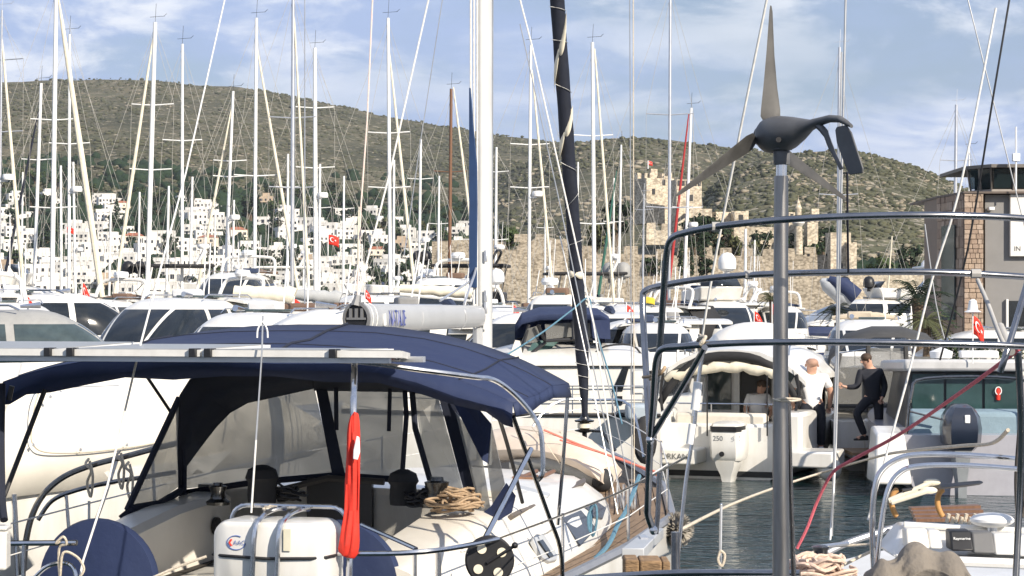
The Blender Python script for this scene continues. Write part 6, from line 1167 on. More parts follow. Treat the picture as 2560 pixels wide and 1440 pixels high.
# sprayhood: navy canvas, shade put into its darker parts, with clear windows
SY = 4.0
def spoly(pts, m, name, th=.012, parent=None):
    v = [yy(*p) for p in pts]; e = MB(); e.prism(v, (0, th, 0)); return e.build(name, m, parent or ya, smooth=False)
vg = mat('milky_vinyl', (.44, .44, .43), .22, var=.35, sc=1.8, det=9, bump=.5, bsc=2.5, tr=(.42, (.9, .9, .88)))
hood = MB(); ctop = [(440, 1000, 3.3), (462, 962, 3.3), (520, 930, 3.2), (700, 915, 3.2), (1000, 925, 3.2), (1110, 950, 3.2), (1160, 990, 3.2)]
q = MB(); q.loft([[yy(*p) for p in ((448, 1240, 3.7), (447, 1100, 3.5), (450, 990, 3.35), (475, 950, 3.3), (540, 930, 3.25), (660, 917, 3.2), (800, 912, 3.2))], [yy(*p) for p in ((463, 1235, SY), (465, 1165, SY), (500, 1117, SY), (540, 1066, SY), (575, 1030, SY), (620, 1005, SY), (790, 968, SY))]], False, False); q.build('sprayhood_canvas', navyd, ya, solid=.02)
q = MB(); q.loft([[yy(*p) for p in ((780, 912, 3.2), (1010, 925, 3.2), (1110, 950, 3.3))], [yy(*p) for p in ((785, 974, SY), (1020, 978, SY), (1108, 990, SY))]], False, False); q.build('sprayhood_canvas', navyd, ya, solid=.02)
spoly([(460, 1222, SY), (466, 1160, SY), (562, 1040, SY), (602, 1009, SY), (785, 970, SY), (832, 1182, SY)], vg, 'sprayhood_window')
spoly([(808, 974, SY), (1008, 976, SY), (1003, 1196, SY), (852, 1190, SY)], vg, 'sprayhood_window')
spoly([(1034, 978, SY), (1093, 988, SY), (1162, 1240, 3.8), (1066, 1196, SY)], vg, 'sprayhood_window')
spoly([(326, 1262, 2.9), (447, 1000, 3.4), (452, 1212, 3.7), (420, 1235, 3.5), (385, 1258, 3.2)], vg, 'sprayhood_window')
def strip(pts, r, m=navyd, name='sprayhood_seam'):
    q = MB(); q.tube([yy(*p) for p in pts], r, 6); return q.build(name, m, ya)
strip([(450, 1000, 3.5), (452, 1120, 3.7), (458, 1250, 3.8)], .035); strip([(448, 995, 3.4), (385, 1130, 3.1), (318, 1275, 2.85)], .028); strip([(318, 1272, 2.85), (400, 1258, 3.2), (455, 1225, 3.7)], .03)
spoly([(296, 1290, 2.8), (330, 1262, 2.85), (400, 1262, 3.2), (395, 1330, 3.1), (380, 1400, 3.0)], navyd, 'sprayhood_skirt', .02)
spoly([(788, 965, 3.95), (815, 965, 3.95), (862, 1190, 3.95), (832, 1196, 3.95)], navyd, 'sprayhood_seam'); strip([(460, 1232, SY), (640, 1205, SY), (840, 1188, SY), (1010, 1200, SY)], .03)
strip([(1012, 975, 3.95), (1016, 1040, 3.95), (1006, 1180, 3.95)], .022); strip([(1030, 975, 3.95), (1038, 1070, 3.95), (1075, 1200, 3.9)], .026)
strip([(840, 965, 3.9), (841, 1075, 3.9)], .02, navyd, 'sprayhood_strap'); strip([(975, 968, 3.9), (972, 1078, 3.9)], .018, navyd, 'sprayhood_strap')
spoly([(1095, 985, 3.95), (1135, 995, 3.9), (1215, 1330, 3.2), (1190, 1340, 3.2), (1165, 1245, 3.6)], navyd, 'sprayhood_canvas', .02)
spoly([(1130, 1000, 3.85), (1190, 1015, 3.6), (1228, 1060, 3.5), (1222, 1160, 3.4), (1205, 1150, 3.4), (1165, 1060, 3.7)], navy, 'sprayhood_side')
spoly([(1138, 1030, 3.8), (1165, 1065, 3.7), (1206, 1152, 3.4), (1225, 1270, 3.2), (1203, 1290, 3.2), (1195, 1250, 3.3)], vg, 'sprayhood_window')
spoly([(1228, 1062, 3.5), (1262, 1210, 3.2), (1232, 1262, 3.2), (1218, 1160, 3.4)], vg, 'sprayhood_window')
spoly([(1200, 1288, 3.15), (1228, 1265, 3.15), (1265, 1208, 3.15), (1288, 1240, 3.1), (1278, 1282, 3.1), (1232, 1310, 3.1), (1222, 1345, 3.1), (1200, 1345, 3.1)], navy, 'sprayhood_skirt', .02)
# mast, blue luff strip, halyards, boom
mx_ = 8.2; mp = yy(1211, 800, mx_); q = MB(); q.loft([[(mp.x + .072 * math.cos(a) * s, mx_ + .15 * math.sin(a) * s, z) for a in (2 * math.pi * j / 20 for j in range(20))] for s, z in ((1, 1.62), (1, 12), (.9, 19))]); ms = q.build('mast', mat('near_mast_paint', (.60, .60, .58), .35, var=.12, sc=2), ya)
for k, px in enumerate((1178, 1186, 1194)):
    a = yy(px, 700, mx_ - .14); q = MB(); q.tube([(a.x, mx_ - .16, 2.4 if k else 4.3), (a.x - .01, mx_ - .10, 18.5)], .011, 6); q.build('halyard', wirew, ya)
a = yy(1190, 690, mx_ - .1); q = MB(); q.loft([[(a.x - .045, mx_ - .20, z), (a.x - .045 + .085 * s, mx_ - .21, z), (a.x - .045 + .085 * s, mx_ - .17, z), (a.x - .045, mx_ - .16, z)] for s, z in ((.9, 3.45), (1, 4.3), (.95, 4.7), (.5, 5.1), (.12, 5.5))]); q.build('blue_luff_cover', mat('blue_sailcloth', (.022, .055, .14), .75), ya)
for py in (640, 740, 770): p = yy(1214, py, mx_ - .155); q = MB(); q.obox(p, (.035, .02, .12)); q.build('mast_slot', alug, ya, bevel=.008)
p = yy(1213, 815, mx_ - .16); q = MB(); q.obox(p, (.035, .02, .07)); q.build('mast_plate', white, ya)
greyb = mat('grey_boom_paint', (.40, .41, .42), .38, var=.1, sc=2.5, coat=.15)
bz_ = 3.145; b0 = 3.9; b1 = 8.02; cx0 = yy(893, 795, b0).x; cx1 = mp.x - .02
q = MB(); rings = []
for i in range(13):
    t = i / 12; y = lerp(b0, b1, t); x = lerp(cx0, cx1, t); hh = lerp(.128, .112, t); ww = lerp(.095, .085, t) ; rings.append([(x + ww * math.copysign(abs(math.cos(a)) ** .75, math.cos(a)), y, bz_ + .01 * t + hh * math.copysign(abs(math.sin(a)) ** .85, math.sin(a))) for a in (2 * math.pi * j / 28 for j in range(28))])
q.loft(rings); bo = q.build('boom', greyb, ya)
q = MB(); q.loft([[(cx0 + .125 * math.cos(a) * s, b0 - dy_, bz_ + .145 * math.sin(a) * s) for a in (2 * math.pi * j / 24 for j in range(24))] for s, dy_ in ((.95, 0), (1, .012), (.97, .03), (.80, .032), (.78, -.0))], True, False); q.build('boom_end_rim', mat('grey_casting', (.22, .22, .22), .45, .3), bo)
q = MB(); q.lathe([(0, 0), (.098, 0), (.098, .004), (0, .004)], (cx0, b0 - .012, bz_), 24, Matrix.Rotation(R(90), 3, 'X') @ Matrix.Diagonal((1, 1.25, 1))); q.build('boom_end_opening', black, bo)
q = MB(); q.box(cx0 - .085, cx0 + .085, b0 - .03, b0 - .014, bz_ - .01, bz_ + .008)
for k in (-.05, 0, .05): q.box(cx0 + k - .012, cx0 + k + .012, b0 - .03, b0 - .014, bz_ + .008, bz_ + .085)
q.build('boom_end_sheaves', mat('grey_casting', (.22, .22, .22), .45, .3), bo)
q = MB(); q.tube([(cx0 - .01, b0 - .01, bz_ + .10), (cx0, b0 + .02, bz_ + .19)], [.05, .03], 8); q.build('boom_end_fitting', mat('grey_casting', (.22, .22, .22), .45, .3), bo)
for t in (.035, .065): y = lerp(b0, b1, t); x = lerp(cx0, cx1, t); q = MB(); q.tube([(x + .0985 * math.cos(a), y, bz_ + .131 * math.sin(a)) for a in [R(-80 + 10 * k) for k in range(17)]], .006, 5); q.build('boom_band', wirew, bo)
for t in (.42, .80): y = lerp(b0, b1, t); x = lerp(cx0, cx1, t); q = MB(); q.tube([(x + .0925 * math.cos(a), y, bz_ + .124 * math.sin(a)) for a in [R(-80 + 10 * k) for k in range(17)]], .004, 5); q.build('boom_seam', greyb, bo)
t = .20; y = lerp(b0, b1, t); x = lerp(cx0, cx1, t); u = Vector((cx1 - cx0, b1 - b0, 0)).normalized()
lettering('NATALIE', .205, (x + .099, y + .05, bz_ - .005), u, (0, 0, 1), mat('navy_lettering', (.06, .08, .25), .5), bo, sx=.62, bend=lambda a, b: -.095 * (1 - math.sqrt(max(0, 1 - (b / .135) ** 2))) + .006)
q = MB(); yq = lerp(b0, b1, .115); q.obox((lerp(cx0, cx1, .115) + .1, yq, bz_ - .01), (.01, .05, .10), Matrix.Rotation(R(6), 3, 'X')); q.build('boom_sticker', white, bo)
q = MB(); q.tube([yy(1160, 760, 7.4), yy(1185, 690, mx_ - .3), yy(1190, 670, mx_ - .2)], .012, 6); q.tube([yy(1100, 752, 6.6), yy(1180, 700, mx_ - .2)], .012, 6); q.build('boom_strut', alug, ya)
q = MB(); q.tube([yy(1195, 820, mx_ - .2), yy(1196, 870, mx_ - .2), (mp.x - .06, mx_ - .3, 1.7)], .05, 8); q.build('vang', greyb, ya)
# furled dark headsail with pale spiral and its drum
q = MB(); jp = [(1462, 1040, 11.75, 7), (1461, 1000, 11.72, 9), (1456, 900, 11.62, 16), (1450, 800, 11.5, 18), (1443, 700, 11.35, 17), (1436, 600, 11.2, 17.5), (1427, 480, 11.0, 18), (1416, 330, 10.75, 18), (1405, 180, 10.5, 18), (1393, 0, 10.2, 18), (1388, -80, 10.0, 18), (1360, -500, 9.3, 14)]
pts = [yy(a, b, c) for a, b, c, w in jp]; rad = [w * (YM @ p).y / F for p, (a, b, c, w) in zip(pts, jp)]; sp_ = smoothpts(pts, 5); rr_ = [interp([(i * 5, r) for i, r in enumerate(rad)], k) * (1 + .035 * math.sin(k * 1.3)) for k in range(len(sp_))]; q.tube(sp_, rr_, 16); js = q.build('furled_headsail', mat('headsail_navy', (.010, .014, .028), .7, var=.3, sc=6, bump=.4, bsc=10), ya)
def helix(py0, py1, a0, a1, wd, m, name, n=40):
    e = MB(); rows = []
    for i in range(n + 1):
        t = i / n; pyv = lerp(py0, py1, t); tab = sorted((b, k) for k, (a, b, c, w) in enumerate(jp)); k = interp([(b, kk) for b, kk in tab], pyv); k = max(0, min(len(pts) - 1.001, k)); i0 = int(k); c = pts[i0].lerp(pts[i0 + 1], k - i0); r = lerp(rad[i0], rad[i0 + 1], k - i0) * 1.06 + .006; a = R(lerp(a0, a1, t)); w = wd * math.sin(math.pi * min(1, max(.08, t if t < .5 else 1 - t) * 2)) ** .5
        d1 = Vector((math.cos(a), -math.sin(a), 0)); rows.append([c + d1 * r + Vector((0, 0, w * .5)), c + d1 * (r + .004), c + d1 * r - Vector((0, 0, w * .5))])
    e.loft(rows, False, False); return e.build(name, m, js, solid=.004)
helix(50, 205, 5, 168, .34, cream, 'pale_spiral'); helix(282, 385, 8, 168, .24, cream, 'pale_spiral')
for y0, y1 in ((15, 28), (98, 108), (205, 232), (400, 430), (540, 480), (620, 600), (870, 880), (905, 915), (935, 945), (965, 975)): helix(y0, y1, 175, 5, .006, wirew, 'spiral_stitch', 14)
q = MB(); helix(683, 690, 170, 10, .09, cream, 'tie_band', 16)
dp_ = yy(1461, 1082, 11.78); q = MB(); q.lathe([(.045, 0), (.11, .02), (.12, .035), (.05, .045), (.05, .12), (.11, .13), (.12, .15), (.06, .165), (.035, .22), (.03, .3)], dp_, 18); q.build('furling_drum', wm_, ya); q = MB(); q.lathe([(.052, .045), (.085, .06), (.085, .11), (.052, .12)], dp_, 14); q.build('furling_line', cream, ya)
q = MB(); q.tube([dp_ + Vector((0, 0, .03)), dp_ + Vector((.22, .0, .02)), dp_ + Vector((.4, -.1, -.2))], .02, 6); q.tube([dp_ + Vector((0, 0, 0)), dp_ + Vector((0, .1, -.45))], .03, 6); q.build('bow_fitting', wm_, ya)
# shrouds, stays, lifelines
def wr(pts, r, m, name, n=6): q = MB(); q.tube([yy(*p) for p in pts], r, n); return q.build(name, m, ya)
wr([(1285, -60, 8.3), (1330, 115, 8.2), (1400, 430, 8.1), (1442, 620, 8.0), (1484, 810, 7.9), (1558, 1300, 7.7)], .0085, wirew, 'cap_shroud'); wr([(1400, 590, 8.1), (1480, 960, 7.5), (1545, 1290, 7.3)], .007, wire, 'lower_shroud'); wr([(1470, 740, 8.0), (1530, 1000, 7.8), (1590, 1300, 7.7)], .0055, wire, 'lower_shroud'); wr([(1300, 60, 8.2), (1402, 520, 8.1), (1500, 1000, 7.6), (1568, 1310, 7.4)], .006, wire, 'lower_shroud')
wr([(1574, -60, 7.8), (1577, 600, 7.8), (1580, 1300, 7.8)], .0055, wire, 'flag_halyard'); wr([(1583, -60, 7.75), (1584, 600, 7.75), (1586, 1300, 7.75)], .0055, rope, 'flag_halyard'); wr([(1232, -40, 9.2), (1231, 400, 9.2), (1229, 870, 9.2)], .008, wire, 'inner_stay')
for px in (1545, 1560, 1580, 1588): p = yy(px, 1300, 7.6); q = MB(); q.tube([p, p + Vector((0, 0, .35))], .014, 6); q.build('turnbuckle', steel, ya)
wr([(575, -60, 7.5), (465, 430, 4.5), (352, 858, 1.2), (268, 1215, .3), (208, 1400, .05), (196, 1460, .0)], .008, wirew, 'backstay'); wr([(1080, -40, 8.3), (975, 430, 8), (880, 800, 7.5)], .010, wirew, 'running_stay'); wr([(1112, -40, 8.3), (1052, 350, 8), (1010, 640, 7.5)], .005, wire, 'running_stay'); wr([(934, -60, 8.3), (918, 300, 8.2), (902, 520, 8.1), (893, 760, 7.9)], .009, mat('red_white_rope', (.66, .45, .40), .8, sc=90, c2=(.7, .66, .6)), 'topping_lift')
wr([(762, -60, 7.6), (762, 400, 7.2), (762, 760, 6.8)], .006, wire, 'lazy_jack')
for z_, r in ((.50, .007), (.26, .005)):
    q = MB(); q.tube([(interp(WD, y) - .07, y, interp(ZD, y) + z_ + .01) for y in (.9, 3.2, 5.3, 7.4, 9.4, 11.3, 12.7)], r, 6); q.build('lifeline', wirew, ya); q = MB(); q.tube([(-interp(WD, y) + .07, y, interp(ZD, y) + z_ + .01) for y in (.9, 3.2, 5.3, 7.4, 9.4, 11.3, 12.7)], r, 6); q.build('lifeline', wirew, ya)
for y in (3.2, 5.3, 7.4, 9.4):
    for sg in (-1, 1): q = MB(); q.tube([(sg * (interp(WD, y) - .07), y, interp(ZD, y)), (sg * (interp(WD, y) - .07), y, interp(ZD, y) + .53)], .013, 6); q.build('stanchion', steel, ya)
q = MB(); q.tube(smoothpts([(.8, 12.2, 1.45), (.55, 12.6, 2.05), (.05, 12.95, 2.1), (-.45, 12.6, 2.05), (-.8, 12.2, 1.45)], 4), .016, 6); q.build('pulpit', steel, ya)
# pushpit rails
for pts, r in (([(-80, 1360, .0), (60, 1358, .0), (192, 1357, .0)], .019), ([(840, 1384, .0), (1000, 1383, .05), (1120, 1372, .25), (1245, 1348, .75)], .017), ([(905, 1312, .9), (980, 1345, .5), (1040, 1372, .15)], .015), ([(1096, 1375, .2), (1096, 1480, .2)], .02), ([(1037, 1384, .1), (1037, 1480, .1)], .014), ([(85, 1445, .0), (120, 1415, .0), (165, 1408, .0), (188, 1432, .0), (192, 1500, .0)], .015), ([(60, 1358, 0), (58, 1480, 0)], .016)):
    q = MB(); q.tube(smoothpts([yy(*p) for p in pts], 4), r, 8); q.build('pushpit_rail', steel, ya)
# items carried on the stern: liferaft, flag, tape reel, whip antenna
lr = thing('liferaft_canister', 'white liferaft canister strapped in a stainless cradle on the near yacht stern', 'liferaft', YM @ yy(697, 1500, -.05), -YT); LI = WM[lr.name].inverted(); ly = lambda px, py, y=0.: pk(LI, px, py, 1, y)
a = ly(560, 1500); b = ly(838, 1300); w2, z0, z1 = (b.x - a.x) / 2, a.z, b.z
def rrect(w, z0, z1, r, y, n=5):
    out = []
    for cx, cz, a0 in ((w - r, z1 - r, 0), (-w + r, z1 - r, 90), (-w + r, z0 + r, 180), (w - r, z0 + r, 270)): out += [Vector((cx + r * math.cos(R(a0 + 90 * i / n)), y, cz + r * math.sin(R(a0 + 90 * i / n)))) for i in range(n + 1)]
    return out
q = MB(); q.loft([rrect(w2 * s, z0 + (1 - s) * .3, z1 - (1 - s) * .3, .10 * s, y) for s, y in ((.90, -.20), (.97, -.185), (1, -.13), (1, .14), (.97, .19), (.9, .21))]); q.build('canister', gel, lr)
zb = ly(700, 1393, -.2).z; q = MB(); q.tube([Vector((-w2 - .008, .0, zb)), Vector((-w2 - .005, -.16, zb)), Vector((-w2 * .8, -.208, zb)), Vector((0, -.212, zb - .01)), Vector((w2 * .8, -.208, zb)), Vector((w2 + .005, -.16, zb + .005)), Vector((w2 + .008, 0, zb))], .010, 6); q.build('seam_strap', rubber, lr)
for px in (643, 704):
    p = ly(px, 1300, -.2); q = MB(); q.tube(smoothpts([(p.x - .035, -.225, z0 - .1), (p.x - .015, -.24, z0 + .25), (p.x, -.235, z1 - .06), (p.x + .02, -.16, z1 + .03), (p.x + .045, 0, z1 + .06), (p.x + .05, .15, z1 + .05)], 4), .017, 8); q.build('cradle_hoop', steel, lr)
q = MB(); q.tube([p + Vector((0, .18, .03)) for p in rrect(w2 + .02, z0 - .05, z1 + .035, .11, 0)] , .016, 8); q.build('cradle_frame', steel, lr)
p = ly(675, 1292, .05); q = MB(); rs = random.Random(2)
for k in range(6): q.tube(smoothpts([p + Vector((rs.uniform(-.05, .05), rs.uniform(-.03, .03), .04 + rs.uniform(0, .03))) for _ in range(5)], 3), .008, 5)
q.build('lashing', rope, lr)
p = ly(590, 1357, -.203); q = MB(); q.tube([p + Vector((.062 * math.cos(a), 0, .045 * math.sin(a))) for a in [R(60 + 12 * i) for i in range(26)]], .0035, 5); q.build('logo_ring', mat('logo_blue', (.10, .16, .40), .5), lr); lettering('AAC', .042, p + Vector((.025, -.004, .0)), (1, 0, 0), (0, 0, 1), MATS['logo_blue'], lr)
q = MB(); q.tube([p + Vector((-.03, -.003, .022)), p + Vector((-.045, -.003, 0)), p + Vector((-.03, -.003, -.02))], .006, 5); q.build('logo_mark', red, lr)
p = ly(718, 1350, -.208); q = MB(); q.box(p.x - .025, p.x + .025, -.2115, -.2085, p.z - .07, p.z + .07); q.build('pale_label', mat('cream_label', (.74, .70, .55), .6), lr)
ff = thing('ensign', 'long red flag hanging folded down its pole at the near yacht stern', 'flag', YM @ yy(872, 1410, -.04), -YT); FI = WM[ff.name].inverted(); fy = lambda px, py, y=0.: pk(FI, px, py, 1, y)
lef = [(874, 1040), (866, 1080), (867, 1140), (858, 1210), (860, 1280), (850, 1320), (848, 1360), (840, 1386)]; rig = [(893, 1016), (897, 1080), (899, 1140), (900, 1210), (897, 1280), (896, 1330), (896, 1370), (886, 1404)]
rings = []
for i, (l_, r_) in enumerate(zip(lef, rig)):
    a = fy(*l_); b = fy(*r_); n = 30; ring = []
    for j in range(n):
        q_ = 2 * math.pi * j / n; u = .5 - .5 * math.cos(q_); p = a.lerp(b, u); ring.append(p + Vector((0, (-.05 if math.sin(q_) > 0 else .05) * abs(math.sin(q_)) * (.7 + .3 * math.sin(i * 1.3)) + .020 * abs(math.sin(u * 8 + i * .5)) + .008 * math.sin(u * 21 - i), .010 * math.sin(u * 11 + i) * (1 if i in (0, 7) else .3))))
    rings.append(ring)
q = MB(); q.loft(rings[::-1]); cl = q.build('cloth', red, ff, sub=1)
v = [fy(x, y, -.068) for x, y in ((891, 1090), (897, 1093), (899, 1130), (893, 1150), (882, 1148), (883, 1125))]; q = MB(); q.prism(v, (0, .015, 0)); q.build('white_emblem', white, cl, bevel=.004)
rl_ = thing('tape_reel', 'black round tape reel with cream windows on the near yacht rail', 'reel', YM @ yy(1224, 1462, .75), -YT + R(20)); q = MB(); r_ = .165; Mx = Matrix.Rotation(R(90), 3, 'X'); q.lathe([(0, -.03), (r_ * .93, -.03), (r_, -.02), (r_, .02), (r_ * .93, .03), (0, .03)], (0, 0, r_), 36, Mx); q.build('disc', black, rl_)
for a in (35, 125, 215, 305): q = MB(); q.lathe([(0, 0), (.030, 0), (.032, .008), (0, .008)], (r_ * .58 * math.cos(R(a)), -.031, r_ + r_ * .58 * math.sin(R(a))), 16, Mx); q.build('window', cream, rl_)
q = MB(); q.tube([(-.02, -.04, r_ * .9), (.15, -.045, r_ * 1.55)], .012, 6); q.ell((.165, -.05, r_ * 1.62), .022, .03, .022, 10, 7); q.build('crank', black, rl_)
wa = thing('whip_antenna', 'thin whip antenna standing by the liferaft on the near yacht', 'antenna', YM @ yy(628, 1282, .1)); p0 = YM @ yy(628, 1282, .1); q = MB(); q.tube([Vector((0, 0, 0)), YM @ yy(640, 1100, .15) - p0], .007, 6); q.build('lower_rod', wirew, wa); q = MB(); q.tube([YM @ yy(640, 1100, .15) - p0, YM @ yy(655, 880, .3) - p0, YM @ yy(657, 790, .35) - p0], .006, 6); q.build('upper_rod', wire, wa)
q = MB(); pk_ = YM @ yy(656, 822, .33) - p0
for s in (-1, 1): q.tube(smoothpts([pk_ + Vector((0, 0, .05)), pk_ + Vector((s * .03, 0, 0)), pk_ + Vector((s * .035, 0, -.06))], 3), .006, 5)
q.build('cloth_tie', white, wa)
# ropes tied to rails
def rope_line(label, pts, r, m, sag=0., name='mooring_rope', world=False):
    v = [P(*p) for p in pts]; o = MB().tube(smoothpts(v, 6), r, 6).build(name, m); rebase(o, v[-1]); return tag(o, label, 'rope')
rope_line('light blue rope crossing from the near mast to the dark furled sail', [(1238, 905, 21.5), (1350, 835, 22.3), (1430, 775, 23), (1472, 745, 23.5), (1482, 800, 23.3), (1530, 960, 23), (1555, 1060, 22.6)], .009, ropeb)
rope_line('thick light blue rope running aft along the near yacht deck', [(1598, 1190, 20.5), (1568, 1270, 19.5), (1545, 1310, 19), (1515, 1370, 18.2), (1440, 1440, 17)], .022, ropeb)
rope_line('light blue rope hank hung over the near yacht lifeline', [(1478, 1262, 17.6), (1474, 1300, 17.55), (1482, 1340, 17.5), (1492, 1300, 17.5), (1488, 1262, 17.55), (1470, 1290, 17.55), (1476, 1330, 17.5), (1480, 1265, 17.6)], .010, ropeb)
rope_line('white rope slanting from the lower photo edge to the liferaft', [(380, 1445, 13.6), (450, 1415, 13.6), (516, 1391, 13.6)], .010, rope)
for k, (px, py, d_, lb) in enumerate(((152, 1352, 14.1, 'white rope knotted round the left stern rail of the near yacht'),)):
    v = [(px, py, d_), (px - 12, py + 6, d_ - .03), (px + 6, py - 10, d_ - .04), (px + 14, py + 8, d_ - .03), (px - 4, py + 20, d_), (px - 2, py + 90, d_), (px + 6, py + 30, d_ - .02), (px + 40, py + 40, d_), (px + 58, py + 70, d_), (px + 44, py + 95, d_)]; rope_line(lb, v, .009, rope)
# dinghy upside down on the foredeck under a cream cover
dg = thing('dinghy', 'grey inflatable dinghy under a cream cover on the near yacht foredeck', 'dinghy', YM @ Vector((.1, 9.6, 1.36)), -YT); DI = WM[dg.name].inverted(); dy_ = lambda px, py, d_: DI @ P(px, py, d_)
q = MB(); rings = []
for px, pt, pb, d_ in ((1225, 1075, 1165, 23.6), (1290, 1066, 1162, 23.4), (1360, 1068, 1160, 23.2), (1420, 1080, 1172, 23.0), (1470, 1102, 1190, 22.8), (1505, 1130, 1205, 22.7), (1528, 1165, 1212, 22.6)):
    a = dy_(px, pt, d_); b = dy_(px, pb, d_); c = (a + b) / 2; hh = (a.z - b.z) / 2; rings.append([c + Vector((0, math.cos(t_) * .55, math.sin(t_) * hh * (1 if math.sin(t_) > 0 else .8))) + Vector((.01 * math.sin(t_ * 5 + px), 0, .012 * math.sin(t_ * 7 + px))) for t_ in (2 * math.pi * j / 16 for j in range(16))])
q.loft(rings); dc = q.build('cover', mat('pinkish_cream_canvas', (.66, .56, .46), .85, var=.15, sc=4, bump=.5, bsc=5), dg)
q = MB(); q.tube(smoothpts([dy_(1280, 1165, 22.9), dy_(1370, 1158, 22.7), (dy_(1440, 1175, 22.5)), dy_(1490, 1196, 22.4), dy_(1520, 1205, 22.5)], 4), [.07] * 4 + [.09] * 6 + [.11] * 6 + [.06], 12); q.build('tube', mat('grey_hypalon', (.24, .24, .23), .5, var=.15), dg)
q = MB(); q.ell(dy_(1505, 1200, 22.35), .12, .12, .13, 12, 8); q.build('tube_end', rubber, dg)
for a, b in (((1300, 1072), (1420, 1098)), ((1330, 1068), (1400, 1160)), ((1400, 1078), (1440, 1170)), ((1460, 1100), (1450, 1185))): q = MB(); q.tube([dy_(a[0], a[1], 22.86), dy_((a[0] + b[0]) / 2, (a[1] + b[1]) / 2 - 4, 22.5), dy_(b[0], b[1], 22.45)], .006, 5); q.build('lashing', rope, dc)
rope_line('red rope running over the dinghy to the right', [(1360, 1075, 22.4), (1440, 1108, 22.2), (1540, 1145, 21.9), (1640, 1180, 21.5)], .012, mat('coral_rope', (.72, .22, .16), .85, sc=60)); rope_line('second red rope beside the first over the dinghy', [(1400, 1100, 22.3), (1470, 1122, 22.1), (1560, 1150, 21.9), (1645, 1190, 21.5)], .010, MATS['coral_rope'])
# ---------------------------------------------------------------- covered white boat on the left
nb = thing('covered_motor_yacht', 'large white motor yacht fully wrapped in a cream winter cover, left', 'motor yacht', (pm(95, 23.4), 23.4, 0), R(-24)); NI = WM[nb.name].inverted()
h = MB(); h.loft([[Vector(p) + Vector((0, -5, 0)) for p in r] for r in hull_rings(12, 3.8, 1.55, .4, rake=1.2, n=14)]); h.build('hull', gel, nb)
wcv = mat('white_winter_cover', (.80, .76, .67), .75, var=.10, sc=1.2, bump=.5, bsc=1.6)
q = MB(); q.sheet([[Vector((x * w_, y, 1.45 + z * k)) for x, z in ((-1, 0), (-1.0, .5), (-.96, .92), (-.7, 1.22), (0, 1.4), (.7, 1.22), (.96, .92), (1.0, .5), (1, 0))] for y, w_, k in ((-4.9, 1.55, .85), (-4.2, 1.78, .98), (-2, 1.85, 1.0), (.3, 1.86, .98), (2.2, 1.75, .85), (3.6, 1.4, .55), (5.0, .9, .3), (6.2, .35, .15))]); wc = q.build('winter_cover', wcv, nb, solid=.012)
def npt(px, py, x=1.9): return pk(NI, px, py, 0, x)
q = MB(); q.tube(smoothpts([npt(78, 1085), npt(90, 1000), npt(120, 950), npt(180, 935), npt(330, 930)], 4), .008, 5); q.tube(smoothpts([npt(78, 1085), npt(82, 1110), npt(110, 1130), npt(200, 1132), npt(330, 1118), npt(400, 1105)], 4), .008, 5); q.build('cover_seam', mat('seam_thread', (.50, .45, .36), .8), wc)
for px, py in ((82, 1112), (200, 1124), (316, 1112), (125, 992), (180, 948)): q = MB(); q.lathe([(0, 0), (.018, 0), (.018, .01), (0, .012)], npt(px, py, 1.92), 8, Matrix.Rotation(R(90), 3, 'Y')); q.build('press_stud', alug, wc)
for pts, r in (([(58, 1440), (64, 1360), (80, 1290), (110, 1235), (160, 1192), (230, 1163), (310, 1142), (400, 1118), (470, 1102)], .028), ([(95, 1300), (130, 1252), (190, 1226), (280, 1205), (360, 1193), (440, 1180)], .02), ([(165, 1232), (172, 1320)], .016), ([(292, 1148), (262, 1240), (240, 1300)], .018), ([(380, 1125), (384, 1200), (388, 1300)], .016), ([(35, 1235), (45, 1440)], .024)):
    q = MB(); q.tube(smoothpts([NI @ P(a, b, 18.6) for a, b in pts], 5), r, 8); q.build('side_rail', steeld if len(pts) > 5 else steel, nb)
for k, (px, py) in enumerate(((222, 1152), (300, 1132), (322, 1160))):
    v = [(px, py - 5, 18.5), (px - 8, py + 8, 18.45), (px + 6, py + 25, 18.45), (px - 4, py + 55, 18.5), (px + 5, py + 90, 18.5), (px + 10, py + 40, 18.45), (px + 2, py, 18.45)]; rope_line(('cream rope tied to the left boat rail, leftmost of three', 'cream rope tied to the left boat rail, middle of three', 'cream rope tied to the left boat rail, rightmost of three')[k], v, .012, rope)
bxw = thing('white_box', 'white plastic box at the left photo edge on the near yacht rail', 'box', P(0, 1425, 13.9)); q = MB(); q.box(-.1, .05, -.05, .1, 0, .26); q.build('shell', gel, bxw, bevel=.02); q = MB(); q.box(-.1, .055, -.055, .105, .262, .29); q.build('lid', gel, bxw, bevel=.01)
# ---------------------------------------------------------------- right foreground: wind turbine, bare bimini frame, stern of the right boat
TD = 9.2; ts = TD / F
wtb = thing('wind_turbine', 'small dark grey three-bladed wind turbine on a stainless pole', 'wind turbine', (pm(1955, TD), TD, .9)); tw = lambda px, py, d=TD: P(px, py, d) - Vector((pm(1955, TD), TD, .9))
q = MB(); q.tube([(0.0, 0, 0), tw(1951, 1000), tw(1953, 440)], [.040, .034, .0305], 28); q.build('pole', mat('brushed_steel_pole', (.30, .29, .28), .34, 1., var=.3, sc=5, stretch=(3, 3, .4)), wtb); q = MB(); q.tube([tw(1970, 1000, TD + .05), tw(1976, 1200, TD + .05), tw(1984, 1440, TD + .05)], .011, 8); q.build('cable_conduit', steeld, wtb); q = MB(); q.tube([tw(1953, 440), tw(1954, 405)], .024, 18); q.build('inner_pole', steel, wtb)
dgm = mat('dark_grey_casting', (.10, .101, .104), .5, var=.3, sc=9, bump=.15); blm = mat('worn_blade', (.078, .076, .073), .55, c2=(.032, .031, .030), sc=9, det=7, bump=.1)
